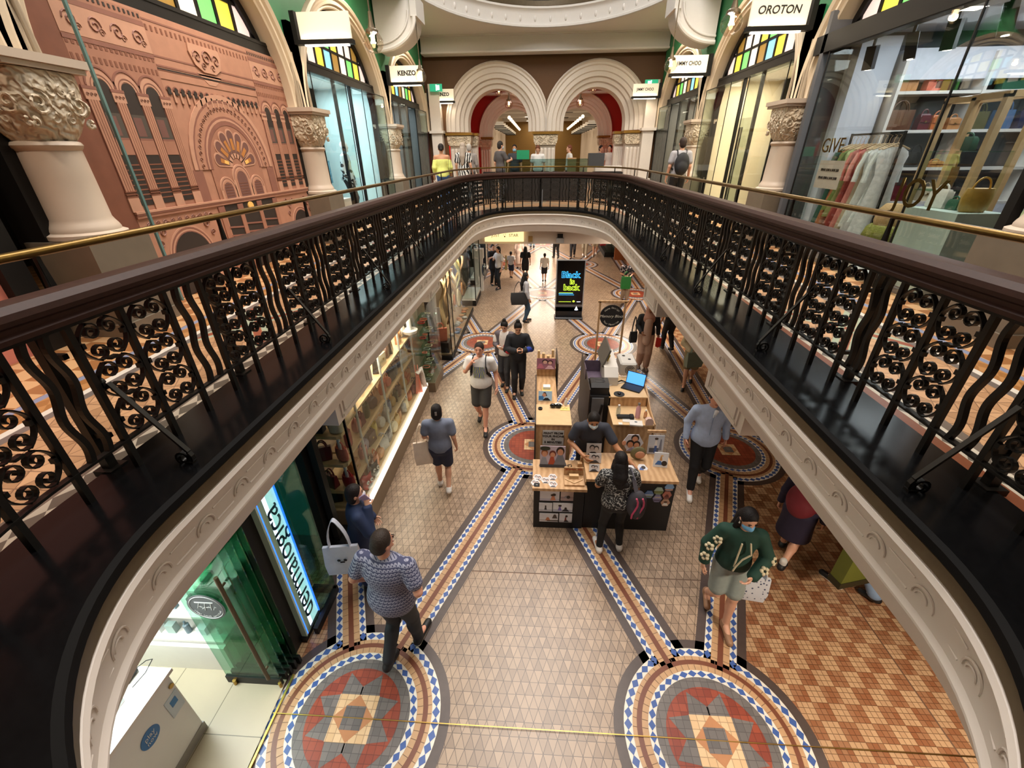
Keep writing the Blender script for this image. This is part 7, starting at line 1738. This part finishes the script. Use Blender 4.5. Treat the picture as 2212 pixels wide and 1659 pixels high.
def shoulder_bag(lab, loc, c, w_, h_, d, strap_to=None, rz=0, name='shoulder_bag', cat='bag', m=None, slump=.9):
    q = thing(name, uniq(lab), cat, loc, rz); m = m or mat('bagc_'+c, c, .65, noise=.08)
    b = MB(); b.hull([(sx*w_/2*k, sy*d/2*k2, z) for z, k, k2 in ((-h_, slump, .8), (-h_*.6, 1.0, 1), (0, .95, .35)) for sx in (-1, 1) for sy in (-1, 1)]); b.build('body', m, q, True)
    top = strap_to or h_*.7
    for sy in (-1, 1):
        b = MB(); b.tube([(-w_*.28*math.cos(PI*k/14)*(1-.5*math.sin(PI*k/14)**2), sy*d*.12, -.02+top*math.sin(PI*k/14)**.8) for k in range(15)], 0, flat=(.03, .008), up=(0, 1, 0)); b.build('strap', m, q, True)
    return q
# ------------------------------------------------------------------ the cast
NEAR, MID, FAR = .010, .014, .02
A_HANG = None
# man in the white print tee
p, i = person('man in white printed T-shirt and dark shorts walking forward, hand to his neck', (-1.02, 7.0, 0), 176, 1.8, NEAR, 'pink', '2a1e18', 'short', ('dcd9d6', 'short'), ('3a3836', 'shorts'), '18181a', .2, 1, 0, aR=((.27, .05, 1.2), (.1, .16, 1.46)), aL=((-.26, -.05, 1.16), (-.3, .05, .92)), build=1.12)
b = MB(); b.box((0, 0, 0), (.2, .006, .22)); o = b.build('chest_print', pattern_mat('tee_print', '5a5fa0', '9aa05a', 9, 'wave'), p); o.location = tuple(i['up']((0, .15, 1.24))); o.rotation_euler = (.0, 0, 0)
backpack('black backpack worn by the man in the white T-shirt', p, i)
# man from behind, patterned shirt
M_shirt = pattern_mat('scale_shirt', '3d4160', '9799ad', 30, 'scale')
p, i = person('man seen from behind in a grey patterned shirt and black trousers', (-1.36, 2.56, 0), -8, 1.84, .009, 'pink', '2e241e', 'short', ('8a8ca0', 'short'), ('23262c', 'pants'), '18181a', .17, -1, .03, aL=((-.31, -.06, 1.2), (-.25, .12, 1.0)), aR=((.32, -.08, 1.2), (.24, .1, 1.0)), build=1.28, hem=.86, topmat=M_shirt, turn=-.5)
# woman on the phone in navy, with white tote
p, i = person('woman in navy jacket with white face mask holding a phone to her ear', (-2.02, 3.42, 0), -62, 1.6, .009, 'light', '1a1312', 'bob', ('1f2d4d', 'puff'), ('1f2a48', 'long'), '18181a', .0, 1, .04, aR=((.25, .1, 1.2), (.12, .13, 1.47)), aL=((-.26, .05, 1.18), (-.2, .18, 1.0)), mask='dfe0e6', build=1.1)
hw = to_world(p, i['hand'][1][4]); o = thing('mobile_phone', 'lilac mobile phone held to the ear of the woman in navy', 'phone', hw, p.rotation_euler.z); b = MB(); b.at((-.0, -.01, .03), (.4, .2, 0)); b.box((0, 0, 0), (.012, .075, .15), .004); b.M = Matrix.Identity(4); b.build('case', mat('phone_lilac', 'b9a4cf', .4), o)
sp = to_world(p, V3(.25, .12, .93)); q = shoulder_bag('white canvas tote with a small black face print beside the woman in navy', (-2.14, 3.16, .97), 'd5dae8', .4, .42, .1, .42, .15, 'tote_bag', slump=.97)
b = MB(); b.ball((-.03, -.055, -.17), .02, 6, (1, .2, 1)); b.ball((.04, -.055, -.17), .02, 6, (1, .2, 1)); b.box((.005, -.055, -.2), (.05, .004, .02)); b.build('print', M_blk, q)
# girl in grey-blue tee from behind
p, i = person('woman from behind in a grey-blue T-shirt and navy shorts carrying a canvas tote', (-1.43, 5.15, 0), 8, 1.6, .010, 'light', '140f10', 'bob', ('70788c', 'short'), ('1c2440', 'shorts'), 'e8e4e0', .14, 1, 0, aL=((-.24, -.02, 1.18), (-.22, .14, 1.05)), build=1.05)
b = MB(); b.box((0, 0, 0), (.03, .01, .06)); o = b.build('hair_clip', mat('steel', 'a8a8a8'), p); o.location = tuple(i['hd']((0, -.115, .02)))
shoulder_bag('cream canvas tote hanging from the shoulder of the woman in grey-blue', (-1.69, 5.1, .98), 'd8c6b4', .28, .4, .1, .34, .3, 'tote_bag')
# two young women looking at phones
p, i = person('woman in grey cardigan over white T-shirt looking down at her phone', (-.68, 8.62, 0), 165, 1.62, MID, 'light', '17120f', 'bun', ('d6cfcb', 'short'), ('333338', 'pants'), '18181a', .1, 1, 0, aR=((.24, .05, 1.16), (.08, .26, 1.2)), aL=((-.24, .04, 1.16), (-.12, .25, 1.18)), nod=.5)
for sd in (-1, 1):
    g = SDF(); s_ = i['s']; g.cap(i['up']((sd*.185, 0, 1.42)), i['up']((sd*.24, .04, 1.16)), .072*s_, .06*s_, .02).cap(i['up']((sd*.24, .04, 1.16)), i['up']((sd*.14, .2, 1.19)), .055*s_, .045*s_, .02).cap(i['up']((sd*.13, -.01, 1.4)), i['up']((sd*.15, -.0, .98)), .1*s_, .11*s_, .03); g.build('cardigan', mat('cardigan', '5a5258', .85), p, MID)
o = thing('mobile_phone', 'pale phone in the hands of the woman in the grey cardigan', 'phone', to_world(p, i['up']((0, .33, 1.21))), p.rotation_euler.z); b = MB(); b.at((0, 0, 0), (-.8, 0, 0)); b.box((0, 0, 0), (.07, .012, .14)); b.M = Matrix.Identity(4); b.build('case', M_whitep, o)
p, i = person('woman in black and blue jacket with high bun reading a phone', (-.38, 8.3, 0), -172, 1.72, MID, 'light', '120e0e', 'bun', ('15161c', 'puff'), ('131318', 'pants'), '18181a', .06, -1, 0, aR=((.25, .06, 1.16), (.07, .26, 1.2)), aL=((-.27, .06, 1.16), (-.1, .25, 1.19)), nod=.55)
g = SDF(); s_ = i['s']; g.cap(i['up']((-.235, .02, 1.26)), i['up']((-.27, .06, 1.15)), .078*s_, .076*s_, .02).cap(i['up']((-.27, .06, 1.16)), i['up']((-.16, .19, 1.18)), .074*s_, .064*s_, .02); g.build('blue_sleeve', mat('sleeve_blue', '1f3a9a', .7), p, MID)
g = SDF(); g.cap(i['up']((.24, .03, 1.2)), i['up']((.22, .1, 1.14)), .08*s_, .07*s_, .02); g.build('red_sleeve', mat('sleeve_red', 'a81f2a', .7), p, MID)
o = thing('mobile_phone', 'dark phone in the hands of the woman in the black and blue jacket', 'phone', to_world(p, i['up']((0, .34, 1.2))), p.rotation_euler.z); b = MB(); b.at((0, 0, 0), (-.8, 0, 0)); b.box((0, 0, 0), (.07, .012, .14)); b.M = Matrix.Identity(4); b.build('case', M_blk, o)
# woman with the big black bag
p, i = person('woman in grey top and jeans with a large black bag standing in mid hall', (-.36, 12.95, 0), -70, 1.58, MID, 'tan', '120e0e', 'long', ('a5a4aa', 'long'), ('2c4258', 'pants'), '18181a', .05, 1)
shoulder_bag('large black holdall on the arm of the woman in jeans', (-.55, 12.8, 1.0), '1d1d20', .52, .36, .2, .36, .1, 'holdall')
# pair at the watch window, boys, others beyond
p, i = person('woman in black holding a camera, left of the pair by the watch window', (-1.78, 17.25, 0), -150, 1.62, FAR, 'light', '1a1410', 'lowbun', ('141416', 'dress'), ('141416', 'pants'), '18181a', .04, 1, aR=((.22, .1, 1.2), (.06, .26, 1.3)), aL=((-.22, .1, 1.2), (-.06, .26, 1.28)), hem=.7)
p, i = person('woman in white top and black trousers, right of the pair by the watch window', (-1.5, 16.7, 0), 130, 1.64, FAR, 'light', '1a1410', 'pony', ('d6d2ce', 'short'), ('131316', 'pants'), '18181a', .05, 1, aR=((.22, .12, 1.2), (.04, .25, 1.28)))
shoulder_bag('olive bag on the back of the woman in the white top', (-1.22, 16.75, 1.02), '8a7a4a', .22, .26, .1, .3, PI/2)
person('small boy in white T-shirt and navy shorts walking away on the left', (-1.12, 18.3, 0), -10, 1.14, FAR, 'tan', '17110f', 'short', ('d8d4d0', 'short'), ('1d2c4a', 'shorts'), '18181a', .18, 1)
person('small boy in white T-shirt and black shorts walking away in mid hall', (.3, 17.75, 0), 3, 1.18, FAR, 'light', '17110f', 'short', ('dcd4c6', 'short'), ('17171a', 'shorts'), '18181a', .18, -1)
person('woman from behind with very long black hair and black clothes', (-.5, 18.0, 0), 5, 1.4, FAR, 'light', '0e0b0b', 'long', ('121214', 'short'), ('121214', 'shorts'), '18181a', .15, 1)
person('woman from behind in a pale pink headscarf and long pale coat', (-.85, 20.1, 0), 0, 1.4, FAR, 'light', 'd9a99a', 'hijab', ('d2bcae', 'coat'), ('cdb5a6', 'long'), '8a6a5a', .05, 1, hem=.3)
person('person all in black walking away, left of the far group', (.95, 22.2, 0), 10, 1.7, FAR, 'light', '151010', 'short', ('17171a', 'coat'), ('141417', 'pants'), '18181a', .15, 1)
person('person in dark grey with a black bag in the middle of the far group', (1.8, 22.4, 0), 175, 1.68, FAR, 'tan', '151010', 'short', ('2b2c33', 'long'), ('222329', 'pants'), '18181a', .18, -1)
person('person in pale khaki clothes in the far group beside the dark one', (2.45, 22.8, 0), 170, 1.7, FAR, 'light', '151010', 'short', ('c2b49c', 'long'), ('b0a48e', 'pants'), 'e8e4e0', .15, 1)
person('person in beige at the right end of the far group', (3.0, 23.0, 0), 175, 1.66, FAR, 'light', '251a14', 'short', ('c9bda4', 'long'), ('b9a88c', 'shorts'), 'e8e4e0', .2, -1)
o = shoulder_bag('red bag beside the person at the right end of the far group', (3.35, 22.8, .85), '9a1c24', .3, .3, .14, .25, .2)
person('person in pale blue jeans far down the lower hall', (-.3, 25.0, 0), 0, 1.7, FAR, 'light', '251a14', 'short', ('9ab0c4', 'long'), ('7f97ad', 'pants'), '18181a', .15, 1)
# floral top woman
p, i = person('fair-haired woman in a dark floral blouse carrying a green bag', (3.2, 15.3, 0), 178, 1.5, MID, 'pink', 'a8835a', 'bob', ('20242f', 'short'), ('b09a84', 'wide'), '6a4a3a', .05, 1, build=1.2, nod=.35, topmat=pattern_mat('floral', '1b1f2a', 'b9a6a8', 16, 'voronoi', .62), aR=((.25, .02, 1.16), (.1, .22, 1.1)), aL=((-.25, .02, 1.16), (-.1, .22, 1.08)))
shoulder_bag('bright green shopping bag held by the fair-haired woman', (3.12, 14.98, .95), '1f7a34', .34, .42, .14, .2, .05, 'shopping_bag')
# woman in brown headscarf
p, i = person('woman in dusty pink headscarf, black jacket and wide pink trousers', (2.68, 9.75, 0), 172, 1.66, MID, 'brown', 'b98a78', 'hijab', ('1b1a1e', 'long'), ('b08f7c', 'wide'), '5a463a', .05, 1, build=1.08, hem=.98, aR=((.25, .02, 1.18), (.16, .2, 1.08)), aL=((-.26, -.02, 1.16), (-.28, .06, .92)))
g = SDF(); s_ = i['s']; g.cap(i['up']((0, .09, 1.36)), i['lo']((0, .1, .8)), .1*s_, .11*s_, .03); g.build('tunic', mat('tunic', 'c2a392', .8), p, MID)
o = thing('red_pouch', 'red pouch in the hand of the woman in the dusty pink headscarf', 'pouch', to_world(p, V3(-.28, .12, .8))); b = MB(); b.hull([(sx*.06, sy*.02, z) for sx in (-1, 1) for sy in (-1, 1) for z in (-.14, .08)]+[(0, 0, -.18)]); b.build('body', mat('pouch_red', 'c22a22', .5), o, True)
shoulder_bag('black shoulder bag at the hip of the woman in the dusty pink headscarf', (2.38, 9.8, .95), '19191c', .18, .28, .1, .4, .2)
# partly hidden people under the right gallery
person('person in black trousers with bare arm half hidden by the right gallery', (3.58, 10.85, 0), 10, 1.68, MID, 'tan', '1a1311', 'short', ('141418', 'short'), ('15161a', 'pants'), '18181a', .12, 1)
p, i = person('person in cream hoodie and bare legs half hidden by the right gallery', (3.52, 8.85, 0), 165, 1.62, MID, 'light', '1a1311', 'bob', ('d0c0a0', 'puff'), ('8a7a5a', 'shorts'), '18181a', .2, -1, aR=((.25, .06, 1.15), (.1, .25, 1.06)))
shoulder_bag('sage green bag carried by the person in the cream hoodie', (3.45, 8.55, .98), '77806f', .38, .34, .14, .3, .2)
# man in blue shirt
p, i = person('man in pale blue shirt, black trousers and white sneakers striding forward', (2.6, 5.42, 0), 172, 1.8, .009, 'pink', '2a1e18', 'short', ('a9bbdc', 'long'), ('141418', 'pants'), 'e8e4e0', .19, -1, .02, aL=((-.27, -.1, 1.17), (-.3, -.06, .93)), aR=((.27, -.06, 1.17), (.27, .02, .92)), build=1.15, hem=.85, sock=True)
b = MB(); b.tube([tuple(i['up']((.0, .135+.012, 1.44-.07*k))) for k in range(8)], .004, 4); b.build('placket', mat('placket', '8fa2c4', .7), p)
g = SDF(); g.cap(i['up']((-.03, .1, 1.46)), i['up']((0, .125, 1.38)), .03, .012, .01); g.build('undershirt', mat('cloth_white2', 'dfe3ea', .8), p, .009)
# woman in green flower jacket
p, i = person('woman in dark green jacket with cream flowers, blue mask and grey shorts', (2.16, 3.22, 0), 168, 1.68, .008, 'light', '100c0d', 'long', ('12382c', 'puff'), ('8d9690', 'shorts'), '9a7458', .17, 1, .02, aR=((.29, -.0, 1.16), (.3, .06, .92)), aL=((-.3, .04, 1.14), (-.14, .24, 1.04)), mask='6fb1e0', hem=.93, turn=.25, nod=.25)
def flower(c, n, u_):
    b = MB(); c = np.array(c); n = np.array(n)/np.linalg.norm(n); u_ = np.array(u_)-n*(np.array(u_)@n); u_ /= np.linalg.norm(u_); v = np.cross(n, u_)
    for k in range(5):
        a = 2*PI*k/5; b.ball(tuple(c+(u_*math.cos(a)+v*math.sin(a))*.03), .021, 7)
    o = b.build('flower_patch', mat('flower_cream', 'cbbf9f', .8), p, True); b = MB(); b.ball(tuple(c+n*.014), .013, 6); b.build('flower_eye', mat('flower_dark', '12261e', .8), o, True)
for k, (a, yy, z) in enumerate(((.235, .07, 1.31), (.295, .075, 1.19), (.318, .095, 1.05))): flower(i['up']((a, yy, z)), (.45, .85, .3), (1, 0, 0))
flower(i['up']((-.345, .08, 1.16)), (-.8, .5, .3), (0, 0, 1)); flower(i['up']((-.24, .2, 1.115)), (-.3, .8, .5), (1, 0, 0))
b = MB(); b.tube([tuple(i['up']((.03, .155, 1.4-.06*k))) for k in range(7)], .009, 5); b.tube([tuple(i['up']((-.05-.012*k, .15+.004*k, 1.42-.05*k))) for k in range(4)]+[tuple(i['up']((-.02, .165, 1.18))), tuple(i['up']((.02, .17, 1.06))), tuple(i['up']((.03, .165, .98)))], .009, 5); b.build('cream_trim', mat('flower_cream'), p, True)
b = MB(); b.tube([tuple(i['hd']((.084, .0, -.0))), tuple(i['hd']((.086, .02, -.05)))], .007, 5); b.build('earphone', M_whitep, p, True)
q = shoulder_bag('white patterned shopping bag hanging from the arm of the woman in green', (2.4, 3.1, .82), 'c9ccd2', .27, .34, .1, .22, -.15, 'shopping_bag', m=pattern_mat('bag_speck', '3f4a68', 'cfd2d8', 22, 'voronoi', .22))
# woman with maroon backpack
p, i = person('woman from behind in navy skirt with long stride under the right gallery', (3.3, 4.02, 0), -48, 1.64, .011, 'light', '150e10', 'long', ('1f1830', 'long'), ('1d1730', 'skirt'), '16161a', .26, 1, .12, build=1.08, sock=True)
backpack('maroon backpack on the woman in the navy skirt', p, i, '6a1722', None, .36, .52)
# jeans and big green bag, half hidden
p, i = person('person in pale jeans half hidden behind a big olive bag', (3.95, 3.55, 0), 20, 1.68, .013, 'light', '1a1210', 'short', ('4a4d44', 'long'), ('7f97b5', 'wide'), '18181a', .16, 1)
o = thing('olive_carrier_bag', 'large olive green carrier bag with dark border under the right gallery', 'bag', (3.74, 3.4, .5), .25); b = MB(); b.box((0, 0, .35), (.7, .14, .62)); b.build('body', mat('olive_bag', '5d6422', .5, noise=.06), o); b = MB(); b.box((0, 0, .03), (.71, .15, .09)); b.box((0, 0, .67), (.71, .15, .06)); b.build('border', mat('olive_dark', '23240f', .5), o); b = MB(); b.tube([(-.15, 0, .68), (-.1, 0, .9), (.1, 0, .9), (.15, 0, .68)], .012, 5); b.build('handle', M_blk, o)
# customer and staff at the kiosk
p, i = person('customer from behind in black and white blouse and black leggings at the kiosk', (1.06, 4.08, 0), 2, 1.62, .009, 'tan', '120d0e', 'curly', ('c0c0c0', 'short'), ('151416', 'tight'), 'e8e4e0', .06, 1, .06, build=1.12, topmat=pattern_mat('leaf_blouse', 'a8a8a6', '1a1a1c', 26, 'ridge', .035), hem=.93, aL=((-.26, .05, 1.2), (-.14, .24, 1.08)), aR=((.26, .02, 1.17), (.2, .22, 1.06)), turn=-.25, mask='e3e3e6', legs={-1: (-.16, -.02, .085), 1: (.14, .02, .085)})
backpack('grey and pink backpack hanging from the right shoulder of the customer', p, i, '3d3b42', '5a5862', .27, .46, 1)
p, i = person('kiosk attendant in dark polo and face mask leaning over the counter', (.82, 5.25, 0), 180, 1.72, .009, 'tan', '17110f', 'short', ('2c2f3a', 'short'), ('1c1c20', 'pants'), '18181a', .0, 1, .42, aR=((.3, .12, 1.2), (.12, .36, 1.22)), aL=((-.36, .24, 1.26), (-.56, .46, 1.21)), mask='cfe0ec', build=1.12, nod=.35)
# upper gallery
U = ZG+.002
p, i = person('woman in yellow off-shoulder top and jeans on the left gallery', (-3.28, 16.0, U), 12, 2.02, .016, 'tan', '17100e', 'lowbun', ('d9dc7a', 'off'), ('38598c', 'pants'), '18181a', .06, 1, build=1.05)
shoulder_bag('tiny black bag at the hip of the woman in yellow', (-3.0, 15.85, U+1.05), '19191c', .18, .14, .07, .7, .2)
person('fair-haired woman in a zebra striped dress on the far gallery', (-2.85, 17.9, U), -10, 2.08, .016, 'light', 'a89a8c', 'long', ('dddddd', 'dress'), ('dddddd', 'long'), '18181a', .05, 1, topmat=pattern_mat('zebra', '161617', 'd6d4d0', 3.5, 'wave', .5), botmat=MATS['zebra'], hem=.6)
person('grey-haired person in grey beside the zebra striped dress', (-2.72, 18.6, U), 5, 2.05, .018, 'light', 'b0aaa2', 'short', ('8d8783', 'long'), ('55504c', 'pants'), '18181a', .04, 1)
person('man in dark grey polo queueing at the cafe counter', (-1.5, 18.4, U), -50, 2.12, .016, 'light', '2a2420', 'short', ('4f4b4c', 'short'), ('2a2a2e', 'pants'), '18181a', .05, 1, mask='b9c6d0', aR=((.26, .1, 1.2), (.12, .34, 1.24)))
person('red-haired cafe worker in white bending behind the counter', (-.05, 20.2, U), 175, 2.0, .018, 'light', '6a3a22', 'bob', ('dedcda', 'short'), ('2a2a2e', 'pants'), '18181a', .0, 1, .15, nod=.5)
person('cafe worker with blue mask and dark apron behind the counter', (-1.05, 20.5, U), 178, 2.03, .018, 'tan', '1a1412', 'short', ('33363c', 'short'), ('2a2a2e', 'pants'), '18181a', .0, 1, mask='8fc0e0')
person('cafe worker with short reddish hair at the far right of the counter', (1.3, 20.9, U), 100, 2.0, .018, 'light', '6a3a26', 'short', ('c9c6c2', 'short'), ('2a2a2e', 'pants'), '18181a', .0, 1)
person('woman in white by the red stair, nearer of the distant couple', (3.35, 23.2, U), 150, 2.0, .02, 'light', '1a1412', 'lowbun', ('d8d0c8', 'short'), ('1c1c20', 'pants'), '18181a', .05, 1)
person('person in dark clothes by the red stair, farther of the distant couple', (3.0, 23.9, U), -140, 2.0, .02, 'light', '1a1412', 'short', ('b5a49a', 'short'), ('1c1c20', 'pants'), '18181a', .05, 1)
p, i = person('young man in grey T-shirt with backpack on the right gallery', (4.02, 13.9, U), -3, 2.06, .012, 'light', '2e1f18', 'short', ('9c9a9e', 'short'), ('17171b', 'pants'), '18181a', .12, 1)
backpack('black backpack of the young man on the right gallery', p, i, '15151a', None, .34, .5)
# mannequins in the windows
def mannequin(label, loc, deg, H, top, bottom, topmat=None, hat=None, skinc='e4e6e8'):
    SKIN['mann'] = skinc; t, i = person(label, loc, deg, H, .016, 'mann', '171212', 'none', top, bottom, '18181a', .03, 1, topmat=topmat, cat='mannequin'); t.name = 'mannequin'
    if hat:
        g = SDF(); hd = i['hd']; g.ell(hd((0, -.005, .05)), V3(.09, .1, .085)*i['s'], .02); g.build('hat_crown', mat('hat_'+hat, hat, .8), t, .012)
        b = MB(); c = hd((0, 0, .04)); b.lathe([(.09, .02), (.15, -.05), (.155, -.055), (.09, .0)], 22, c=tuple(c)); b.build('hat_brim', mat('hat_'+hat), t, True)
    return t, i
M_bluecoat = pattern_mat('blue_shine', '2f55b8', '8fb8e8', 5, 'wave', .55)  # lighter wavy bands put the jacket's sheen into its colour
mannequin('mannequin in a shiny blue jacket and black cap in the icy window', (XL-.75, 11.35, 3.12), -70, 1.95, ('2f55b8', 'coat'), ('3a4a5a', 'pants'), M_bluecoat, '15161a')
mannequin('mannequin in black and white flower print in the icy window', (XL-.7, 13.2, 3.12), -80, 2.0, ('c8d0d4', 'coat'), ('1c1e22', 'pants'), pattern_mat('flower_bw', '20242a', 'c4d2d6', 9, 'voronoi', .45))
mannequin('mannequin in pale yellow-green shirt and mint sun hat on the right', (6.0, 5.75, 3.132), 60, 1.95, ('d2d89a', 'long'), ('c8cfa0', 'wide'), pattern_mat('lime_vine', '5f9a58', 'd9dcae', 7, 'wave', .12), 'a8d8bc')
mannequin('bald white mannequin in pink check shirt behind the sun-hatted one', (6.62, 6.3, 3.132), 75, 1.92, ('d08a86', 'short'), ('a8703a', 'mini'), pattern_mat('pink_check', 'd86a6a', 'e8d4d2', 12, 'wave', .5))
